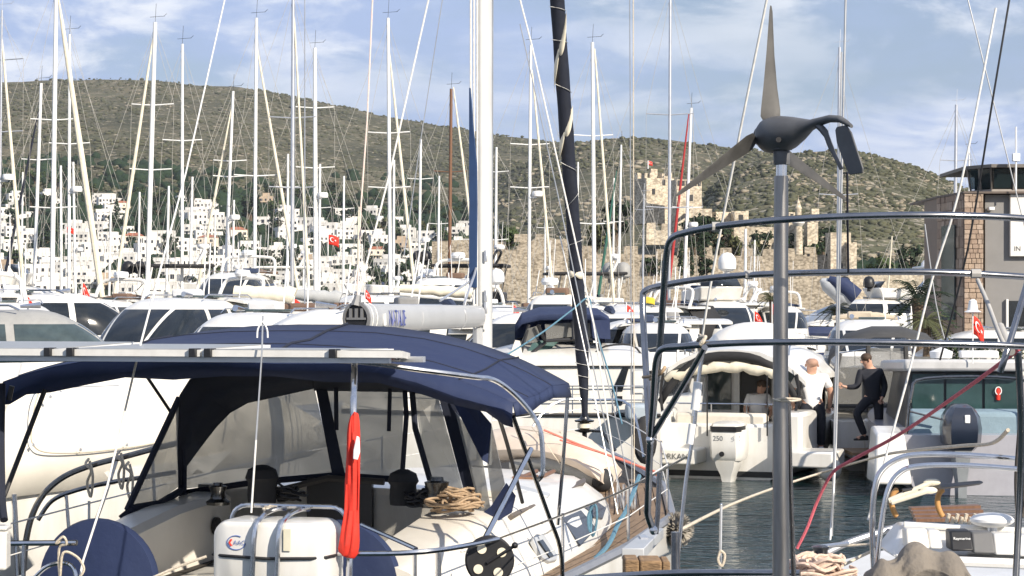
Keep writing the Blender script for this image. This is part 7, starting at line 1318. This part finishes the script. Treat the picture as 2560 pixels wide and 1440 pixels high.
nose = Vector((-.574, .819, 0)); tail = -nose; up = Vector((0, 0, 1)); sv = Vector((.819, .574, 0)); ctr = tw(1954, 336)
def ax(s, z=0., x=0.): return ctr + tail * s + up * z + sv * x
q = MB(); q.lathe([(.034, 0), (.036, .012), (.036, .055), (.033, .06), (.036, .064), (.040, .075)], tw(1954, 412), 20); q.lathe([(.046, .0), (.050, .02)], tw(1954, 375), 16); q.build('collar', dgm, wtb)
q = MB(); rings = []
for s, rr_, dzv in ((-.122, .012, 0), (-.118, .045, 0), (-.108, .063, 0), (-.09, .074, 0), (-.05, .081, .0), (0, .081, .0), (.06, .070, .003), (.12, .050, .012), (.18, .031, .026), (.24, .023, .038), (.30, .0205, .046), (.36, .019, .040), (.40, .016, .022), (.43, .010, .005)):
    c = ax(s, dzv); rings.append([c + sv * rr_ * .95 * math.cos(a) + up * rr_ * (1 if s < .15 else .8) * math.sin(a) for a in (2 * math.pi * j / 22 for j in range(22))])
q.loft(rings); q.build('nacelle', dgm, wtb)
q = MB(); q.lathe([(.0, 0), (.012, 0), (.012, .004), (0, .004)], ax(.055, -.03, -.068) , 12, Matrix.Rotation(R(90), 3, 'X')); q.build('drain_hole', blackc, wtb)
hub = ax(-.105)
def blade(ang, nm):
    """blade in the rotor plane: ang from straight up, clockwise seen from the camera"""
    ra = up * math.cos(R(ang)) + sv * math.sin(R(ang)); ch = ra.cross(nose).normalized(); q = MB(); rings = []
    for u, c0, tw_ in ((.06, .030, 40), (.085, .088, 30), (.12, .088, 24), (.22, .066, 17), (.36, .042, 10), (.48, .027, 6), (.55, .018, 4), (.575, .008, 4)):
        a = R(tw_); cd_ = ch * math.cos(a) + nose * math.sin(a); nd = nose * math.cos(a) - ch * math.sin(a); o_ = hub + ra * u; rings.append([o_ + cd_ * c0 * (x - .72) + nd * c0 * y for x, y in ((0, 0), (.15, .06), (.4, .075), (.75, .04), (1, 0), (.7, -.01), (.35, -.02), (.1, -.025))])
    q.loft(rings); q.build('blade', blm, wtb)
for a in (3, 118, 241): blade(a, '')
q = MB(); q.lathe([(.045, -.03), (.05, 0), (.045, .03)], hub, 18, Matrix.Rotation(R(35), 3, 'Z') @ Matrix.Rotation(R(90), 3, 'X')); q.build('hub', black, wtb)
q = MB(); q.tube(smoothpts([ax(.22, .028), ax(.27, -.01), ax(.31, -.08), ax(.37, -.17)], 4), [.016] * 5 + [.012] * 4 + [.009] * 4, 8); q.build('tail_strut', dgm, wtb)
q = MB(); q.prism([p - sv * .004 for p in (ax(.335, -.005), ax(.345, .008), ax(.40, .012), ax(.43, -.02), ax(.50, -.175), ax(.497, -.195), ax(.42, -.198), ax(.395, -.16), ax(.345, -.06))], sv * .008); q.build('tail_fin', dgm, wtb, bevel=.003)
# the boat that carries it
rb = thing('right_near_yacht', 'near sailing yacht at lower right with stern rails and bare bimini tube frame', 'sailboat', (pm(2350, 11), 11.0, 0), 0); rw = lambda px, py, d: P(px, py, d) - Vector((pm(2350, 11), 11.0, 0))
h = MB(); h.loft([[Vector(p) + Vector((.55, -2.4, 0)) for p in r] for r in hull_rings(7, 3.6, 1.35, .1, rake=.3, n=9, trans=.97)]); h.build('hull', gel, rb)
q = MB(); q.sheet([[Vector((-1.2, -2.4, 1.42)), Vector((2.3, -2.4, 1.42))], [Vector((-1.2, 1.5, 1.42)), Vector((2.3, 1.5, 1.42))]], .04); q.build('deck', gelg, rb)
def rt(pts, r, m, name, n=5): q = MB(); q.tube(smoothpts([rw(*p) for p in pts], n), r, 10); return q.build(name, m, rb)
tube_m = mat('dark_stainless', (.30, .30, .31), .2, 1., var=.2, sc=10)
JN = (1625, 1100, 9.6)
rt([JN, (1640, 960, 9.55), (1652, 830, 9.5), (1661, 700, 9.4), (1668, 625, 9.35), (1682, 594, 9.3), (1720, 580, 9.25), (1800, 565, 9.1), (1960, 549, 8.9), (2150, 540, 8.8), (2350, 538, 8.8), (2560, 546, 8.9), (2800, 570, 9.1)], .0150, tube_m, 'bimini_hoop')
rt([JN, (1617, 960, 9.75), (1609, 820, 9.9), (1607, 748, 9.95), (1614, 727, 9.95), (1650, 715, 9.95), (1750, 698, 9.9), (1900, 686, 9.8), (2150, 680, 9.7), (2350, 681, 9.7), (2560, 692, 9.8), (2800, 712, 10)], .0155, tube_m, 'bimini_hoop')
rt([JN, (1633, 1000, 9.4), (1638, 920, 9.25), (1646, 884, 9.2), (1662, 870, 9.15), (1700, 866, 9.1), (1850, 857, 8.9), (2050, 855, 8.8), (2300, 858, 8.8), (2560, 866, 8.9), (2800, 885, 9.1)], .0145, tube_m, 'bimini_hoop')
rt([JN, (1680, 1010, 9.4), (1739, 910, 9.1), (1762, 868, 8.97)], .014, tube_m, 'bimini_brace'); rt([JN, (1620, 1250, 9.7), (1619, 1285, 9.75), (1634, 1328, 9.8)], .0165, tube_m, 'bimini_post'); rt([(1648, 1180, 9.9), (1645, 1270, 9.9), (1640, 1335, 9.9)], .012, tube_m, 'stern_rail_post')
for px, py, d in ((1625, 1100, 9.58), (1634, 1326, 9.78)): q = MB(); q.ell(rw(px, py, d), .02, .02, .022, 10, 7); q.build('joint', steel, rb)
rt([(2545, 880, 9.3), (2553, 1100, 9.4), (2540, 1440, 9.6)], .016, tube_m, 'bimini_brace'); rt([(2570, 700, 9.2), (2520, 870, 9.0), (2500, 930, 9.0)], .014, tube_m, 'bimini_brace')
for px, py, d, w_ in ((1790, 567, 9.12, 10), (1872, 687, 9.82, 9), (2440, 684, 9.72, 12)): q = MB(); a = rw(px - w_, py, d); b = rw(px + w_, py, d); q.tube([a, b], .021, 8); q.build('webbing_wrap', mat('grey_webbing', (.40, .39, .37), .8), rb)
rt([(2444, 700, 9.7), (2470, 760, 9.5), (2500, 840, 9.2), (2522, 880, 9.1)], .010, mat('grey_webbing', (.40, .39, .37), .8), 'webbing_strap'); rt([(2500, 815, 9.3), (2528, 880, 9.1)], .018, MATS['grey_webbing'], 'webbing_strap')
rt([(1440, 1447, 10), (1700, 1432, 9.8), (2000, 1433, 9.6)], .016, tube_m, 'stern_rail')
rt([(2187, 1460, 12), (2181, 1330, 12), (2186, 1225, 12), (2205, 1175, 12), (2250, 1145, 12), (2310, 1136, 12), (2430, 1139, 12), (2560, 1150, 12), (2700, 1170, 12)], .017, steel, 'stern_rail'); rt([(2190, 1420, 11.5), (2206, 1290, 11.5), (2220, 1225, 11.5), (2245, 1185, 11.5), (2290, 1166, 11.5), (2400, 1163, 11.5), (2560, 1174, 11.5), (2700, 1190, 11.5)], .015, steel, 'stern_rail')
rt([(1740, 1000, 11), (1735, 1040, 11)], .012, white, 'backstay'); rt([(1925, -40, 9.9), (1850, 330, 10.1), (1797, 600, 10.3), (1765, 780, 10.4), (1748, 900, 10.5)], .006, wirew, 'backstay')
rt([(1760, 860, 10.5), (1745, 960, 10.5), (1735, 1070, 10.5), (1715, 1200, 10.5), (1700, 1340, 10.5), (1690, 1430, 10.5)], .010, steel, 'backstay'); rt([(1745, 955, 10.48), (1742, 985, 10.48), (1737, 1025, 10.48)], .022, white, 'backstay_insulator'); rt([(1731, 1060, 10.48), (1724, 1110, 10.48)], .018, white, 'backstay_insulator'); rt([(1688, 1330, 10.4), (1690, 1480, 10.4)], .022, tube_m, 'stern_rail_post')
# wires at far right and by the turbine
for pts, r, m in (([(2115, -40, 14), (2103, 500, 14), (2090, 1100, 14), (2075, 1350, 13.8)], .008, wire), ([(2104, 130, 13.6), (2094, 700, 13.6), (2080, 1340, 13.6)], .006, wire), ([(2530, -40, 12), (2480, 260, 12), (2420, 620, 12.2), (2350, 900, 12.4)], .006, black), ([(2490, 20, 12.5), (2400, 470, 12.5), (2330, 700, 12.6), (2265, 960, 12.6), (2170, 1300, 12.6)], .007, wirew), ([(2410, -40, 13), (2520, 400, 13), (2590, 680, 13)], .004, wire), ([(2312, 560, 13), (2340, 760, 13), (2365, 860, 13)], .004, wire), ([(2118, 430, 9.3), (2119, 560, 9.4), (2121, 680, 9.6)], .005, navyd)):
    rt(pts, r, m, 'rigging_wire', 3)
rope_line('long pink rope slanting down left from the right bimini frame', [(2548, 872, 9.2), (2420, 968, 10), (2250, 1085, 11.5), (2130, 1150, 12), (2082, 1182, 12.2), (2045, 1250, 12.3), (2018, 1320, 12.3), (1992, 1372, 12.3)], .0095, roper)
rope_line('cream mooring rope from lower middle up to the sport boat stern', [(1700, 1325, 14), (1820, 1265, 17), (1930, 1222, 20), (2060, 1180, 22), (2200, 1140, 18), (2270, 1128, 14), (2400, 1115, 13), (2480, 1108, 12.6), (2520, 1075, 12)], .012, rope)
rope_line('cream line from the near yacht lifeline to the right boat backstay', [(1250, 1345, 14.8), (1490, 1255, 13.4), (1600, 1205, 12.4), (1720, 1140, 10.6)], .006, rope)
rope_line('cream rope knotted on the left end of the bare bimini frame', [(1608, 943, 9.7), (1630, 940, 9.6), (1655, 928, 9.5), (1662, 918, 9.4), (1650, 935, 9.4), (1625, 948, 9.5)], .008, mat('tan_rope', (.42, .30, .19), .85, var=.3, sc=60))
rope_line('cream rope knot where the backstay meets the bare bimini frame', [(1748, 838, 9.1), (1760, 850, 9.0), (1750, 862, 9.0), (1764, 842, 9.0), (1745, 850, 9.05), (1752, 880, 9.1), (1742, 905, 9.3)], .008, rope)
rope_line('pale cord wound round the turbine pole', [(1932, 998, 9.16), (1950, 1002, 9.14), (1985, 1002, 9.2), (2000, 998, 9.3), (1960, 996, 9.14), (1934, 1001, 9.18)], .005, rope)
rope_line('cream rope tail hanging at the foot of the thin rail post', [(1800, 1378, 15), (1795, 1400, 15), (1805, 1415, 15), (1812, 1388, 15), (1800, 1376, 15)], .010, rope)
q = thing('rail_post', 'thin grey rail post standing in the water gap with a rope end', 'post', P(1800, 1440, 15.05)); MB().tube([(0, 0, 0), P(1803, 1262, 15.05) - P(1800, 1440, 15.05)], .010, 8).build('rod', alug, q); MB().ell(P(1803, 1262, 15.05) - P(1800, 1440, 15.05), .012, .012, .012, 8, 6).build('cap', steel, q)
# instrument console, tarp, ropes, oars, horseshoe handles, dome
ic = thing('instrument_console', 'white console tray holding a row of grey, white and black instruments', 'console', P(2400, 1402, 11.6)); iw = lambda px, py, d=11.6: P(px, py, d) - P(2400, 1402, 11.6)
q = MB(); A_, B_ = iw(2228, 1392), iw(2600, 1405); C_, D_ = iw(2255, 1312, 12.0), iw(2600, 1330, 12.0)
q.loft([[A_, B_, B_ + Vector((0, .5, 0)), A_ + Vector((0, .5, 0))], [C_, D_, D_ + Vector((0, .2, 0)), C_ + Vector((0, .2, 0))]]); tray = q.build('tray', gel, ic, bevel=.02)
q = MB(); q.tube([iw(2260, 1312, 11.95), iw(2600, 1330, 11.95)], .02, 8); q.build('tray_rim', gel, ic); q = MB(); q.tube([iw(2240, 1398, 11.5), iw(2600, 1412, 11.5)], .028, 8); q.build('tray_lower_rim', gel, ic)
for px0, px1, py0, py1, m, nm in ((2268, 2320, 1322, 1372, gel2, 'pale_instrument'), (2324, 2352, 1325, 1372, gel, 'white_instrument'), (2378, 2430, 1326, 1378, black, 'chart_plotter'), (2433, 2484, 1330, 1384, mat('mid_grey_plastic', (.13, .13, .13), .6), 'grey_instrument'), (2488, 2542, 1334, 1388, gel, 'white_instrument'), (2548, 2600, 1338, 1392, gel, 'white_instrument')):
    a = iw(px0, py1, 11.55); b = iw(px1, py0, 11.62); q = MB(); q.loft([[(a.x, a.y, a.z), (b.x, a.y, a.z), (b.x, a.y + .15, a.z), (a.x, a.y + .15, a.z)], [(a.x + .005, b.y, b.z), (b.x - .005, b.y, b.z), (b.x - .005, b.y + .12, b.z), (a.x + .005, b.y + .12, b.z)]]); o = q.build(nm, m, ic, bevel=.012)
    if nm == 'chart_plotter': lettering('Raymarine', .022, ((a.x + b.x) / 2, a.y + .025, lerp(a.z, b.z, .62)), (1, 0, 0), (0, .5, 1), white, o)
# tarpaulin: a slack sheet relaxed over what lies under it
tpn = MB(); T0 = P(2300, 1470, 10.8); gx, gy = 72, 44; rl0 = .0195
def tarp_hf(x, y):
    h_ = np.full_like(x, 1.46)
    for px, d_, pyt, rx, ry in ((2288, 11.05, 1357, .17, .22), (2372, 11.0, 1380, .15, .2), (2205, 10.95, 1398, .09, .18), (2330, 10.7, 1405, .2, .14)):
        q_ = ((x - pm(px, d_)) / rx) ** 2 + ((y - d_) / ry) ** 2; h_ = np.maximum(h_, 1.46 + (pz(pyt, d_) - 1.46) * np.sqrt(np.clip(1 - q_, 0, 1)))
    return h_
nr = np.random.RandomState(4); uu, vv = np.meshgrid(np.arange(gx), np.arange(gy)); X = np.stack([pm(2300, 11) + (uu - gx / 2) * rl0 * .78, 10.95 + (vv - gy / 2) * rl0 * .8, np.full(uu.shape, 2.1)], -1) + nr.normal(0, .006, (gy, gx, 3)); Vl = np.zeros_like(X)
for it in range(260):
    Vl[..., 2] -= .004; Vl *= .90; Xp = X.copy(); X = X + Vl
    for _ in range(5):
        for sl_a, sl_b, rl_ in (((slice(None), slice(0, -1)), (slice(None), slice(1, None)), rl0), ((slice(0, -1), slice(None)), (slice(1, None), slice(None)), rl0), ((slice(0, -1), slice(0, -1)), (slice(1, None), slice(1, None)), rl0 * 1.414), ((slice(1, None), slice(0, -1)), (slice(0, -1), slice(1, None)), rl0 * 1.414), ((slice(None), slice(0, -3)), (slice(None), slice(3, None)), rl0 * 2.85), ((slice(0, -3), slice(None)), (slice(3, None), slice(None)), rl0 * 2.85)):
            D_ = X[sl_b] - X[sl_a]; Ln = np.linalg.norm(D_, axis=-1, keepdims=True) + 1e-9; C_ = D_ * (1 - rl_ / Ln) * .22; X[sl_a] += C_; X[sl_b] -= C_
        X[..., 2] = np.maximum(X[..., 2], tarp_hf(X[..., 0], X[..., 1]) + .006)
    Vl = X - Xp; on = X[..., 2] < tarp_hf(X[..., 0], X[..., 1]) + .012; Vl[on] *= .4
rows = [[Vector(X[j, i]) - T0 for i in range(gx)] for j in range(gy)]
tpn.sheet(rows); o = tpn.build('tarpaulin', mat('taupe_tarpaulin', (.20, .175, .145), .85, var=.25, sc=3, bump=1.0, bsc=6), solid=.006, sub=1); o.location = T0; tag(o, 'crumpled taupe tarpaulin lying on the lower right boat', 'tarpaulin')
rope_heap('rope_heap', 'big tangled heap of pale pink rope at the foot of the turbine pole', P(2050, 1452, 11.2), .30, .3, .13, mat('pale_pink_rope', (.66, .50, .40), .85, var=.3, sc=60), 12, .010, 9)
wn = thing('deck_winch', 'small dark deck winch behind the pale rope heap', 'winch', P(2052, 1415, 12.0)); MB().lathe([(.06, 0), (.065, .02), (.04, .04), (.04, .09), (.055, .11), (.02, .12)], n=16).build('drum', wm_, wn); q = MB(); q.tube([(0, 0, .11), (.16, 0, .13)], .012, 6); q.build('handle', steel, wn)
rope_line('cream rope along the right boat deck edge, upper one', [(1990, 1405, 12.4), (2060, 1370, 12.6), (2150, 1362, 12.6), (2290, 1352, 12.4)], .008, rope); rope_line('cream rope along the right boat deck edge, lower one', [(2110, 1412, 12), (2180, 1378, 12.2), (2260, 1350, 12.3)], .009, rope)
tr2 = MB(); tr2.tube(smoothpts([rw(1990, 1425, 12.8), rw(2100, 1365, 13), rw(2200, 1330, 13.1), rw(2300, 1300, 13.2)], 5), .022, 8); tr2.build('toe_rail', mat('grey_toe_rail', (.30, .31, .33), .4, .5), rb)
for k, (px, lb) in enumerate(((2235, 'left tan curved grab handle on the right boat stern rail'), (2350, 'right tan curved grab handle near the black blade'))):
    v = [P(px + 10, 1222, 12.3), P(px - 3, 1236, 12.3), P(px - 6, 1260, 12.3), P(px + 1, 1282, 12.3), P(px + 8, 1292, 12.3)]; o = MB().tube(smoothpts(v, 4), [.006] + [.0165] * 15 + [.006], 10).build('grab_handle', mat('tan_leather', (.48, .25, .08), .6, var=.2, sc=20)); rebase(o, v[-1]); tag(o, lb, 'handle')
for pts, lb in (([(2222, 1252, 12.2), (2330, 1206, 12.2)], 'upper cream wooden oar lashed to the right stern rail'), ([(2228, 1256, 12.1), (2322, 1226, 12.1)], 'lower cream wooden oar lashed to the right stern rail')):
    v = [P(*p) for p in pts]; t = thing('oar', lb, 'oar', v[0]); MB().tube([Vector((0, 0, 0)), (v[1] - v[0])], .016, 8).build('shaft', cream, t); MB().ell((v[1] - v[0]), .05, .012, .022, 10, 7).build('blade', cream, t)
bl2 = thing('oar', 'black flat oar blade pointing right over the wooden steps', 'oar', P(2308, 1222, 12.2)); q = MB(); e_ = P(2456, 1206, 12.2) - P(2308, 1222, 12.2); q.loft([[e_ * t + Vector((0, y, z)) for y, z in ((-.05 * w, 0), (0, .014 * w), (.05 * w, 0), (0, -.014 * w))] for t, w in ((0, .5), (.2, 1), (.7, 1.1), (.95, .9), (1, .4))]); q.build('blade', black, bl2); MB().tube([Vector((0, 0, 0)), -e_ * .35], .014, 8).build('shaft', black, bl2)
st = thing('wooden_ladder', 'brown wooden boarding ladder with rope rungs lying by the white console', 'ladder', P(2370, 1312, 12.8)); lw = lambda px, py, d=12.8: P(px, py, d) - P(2370, 1312, 12.8)
for k in range(4): q = MB(); a = lw(2275 + 4 * k, 1276 + 9 * k, 13.2 - .15 * k); b = lw(2448 + 6 * k, 1270 + 11 * k, 13.2 - .15 * k); q.loft([[a + Vector((0, y, z)) for y, z in ((-.05, 0), (.05, 0), (.05, .02), (-.05, .02))], [b + Vector((0, y, z)) for y, z in ((-.05, 0), (.05, 0), (.05, .02), (-.05, .02))]]); q.build('plank', wood, st)
for k in range(7): p = lw(2370 + 11 * k, 1297 + (k % 2) * 8, 12.55); q = MB(); q.tube([p + Vector((-.008, 0, -.02)), p + Vector((.004, -.01, .03))], .012, 6); q.build('rung_lashing', rope, st)
dm = thing('dome_lamp', 'white oval dome on the white console at lower right', 'dome', P(2480, 1320, 11.9)); MB().ell((0, 0, .045), .125, .11, .042, 20, 9).build('shell', white, dm); MB().lathe([(.03, -.03), (.03, .01)], n=10).build('foot', alug, dm)
rope_line('dark rope hank hanging at the right photo edge', [(2548, 1075, 11.8), (2540, 1200, 11.8), (2546, 1290, 11.8), (2556, 1180, 11.8), (2552, 1090, 11.75), (2544, 1230, 11.75), (2558, 1285, 11.75), (2562, 1090, 11.8)], .011, mat('dark_rope', (.07, .06, .05), .9, var=.4, sc=50))
# timber pontoon piece, box section beam and fender by the near yacht
wb_ = thing('timber_block', 'rough weathered timber baulk at the bottom beside the near yacht deck', 'timber', P(1620, 1470, 13.2)); q = MB(); c = P(1612, 1415, 13.4) - P(1620, 1470, 13.2)
for k, (px0, px1) in enumerate(((1562, 1598), (1600, 1655), (1656, 1676))): a = P(px0, 1460, 13.2) - P(1620, 1470, 13.2); b = P(px1, 1400 + 2 * k, 13.2) - P(1620, 1470, 13.2); q = MB(); q.box(a.x, b.x, a.y, a.y + .3, a.z - .1, b.z); q.build('baulk', mat('rough_timber', (.30, .19, .10), .9, var=.45, sc=9, bump=.7, stretch=(1, 1, 6)), wb_, bevel=.012)
bm_ = thing('steel_beam', 'grey box section beam lying on the timber near the side deck', 'beam', P(1600, 1398, 14.0)); q = MB(); a = P(1575, 1398, 13.6) - P(1600, 1398, 14.0); b = P(1640, 1345, 15.0) - P(1600, 1398, 14.0); dr = (b - a); s_ = Vector((.09, 0, 0)); q.loft([[a - s_ * .6, a + s_, a + s_ + Vector((0, 0, .07)), a - s_ * .6 + Vector((0, 0, .07))], [b - s_ * .6, b + s_ * .6, b + s_ * .6 + Vector((0, 0, .07)), b - s_ * .6 + Vector((0, 0, .07))]]); q.build('section', gelg, bm_, bevel=.006); q = MB(); q.obox(a.lerp(b, .5) + Vector((0, 0, .075)), (.05, .2, .01)); q.build('plate', alug, bm_)
fz = thing('fleece_fender', 'shaggy dark and cream fender on the near yacht side', 'fender', YM @ Vector((2.2, 7.0, 1.0))); q = MB(); rs = random.Random(4)
for i in range(420): v = Vector((rs.gauss(0, 1), rs.gauss(0, 1), rs.gauss(0, 1))).normalized(); p = Vector((v.x * .12, v.y * .30, v.z * .12 + .15)); q.tube([p * .9, p + v * .05 + Vector((0, 0, -.02))], [.012, .003], 3)
q.build('fleece', mat('fleece', (.55, .50, .42), .95, c2=(.03, .03, .03), sc=4), fz); MB().ell((0, 0, .15), .115, .28, .115, 12, 8).build('core', rubber, fz)
# ---------------------------------------------------------------- thin sea haze
hzm = bpy.data.materials.new('haze_air'); hzm.use_nodes = True; hn = hzm.node_tree; hn.nodes.clear()
ho_ = hn.nodes.new('ShaderNodeOutputMaterial'); hv = hn.nodes.new('ShaderNodeVolumePrincipled'); hv.inputs['Color'].default_value = (.86, .91, 1, 1); hv.inputs['Density'].default_value = 5.5e-5; hv.inputs['Anisotropy'].default_value = .2
hn.links.new(hv.outputs[0], ho_.inputs['Volume'])
q = MB(); q.box(-9100, 9100, -2100, 9100, -4.2, 420); o = q.build('haze', hzm, smooth=False); o['kind'] = 'stuff'
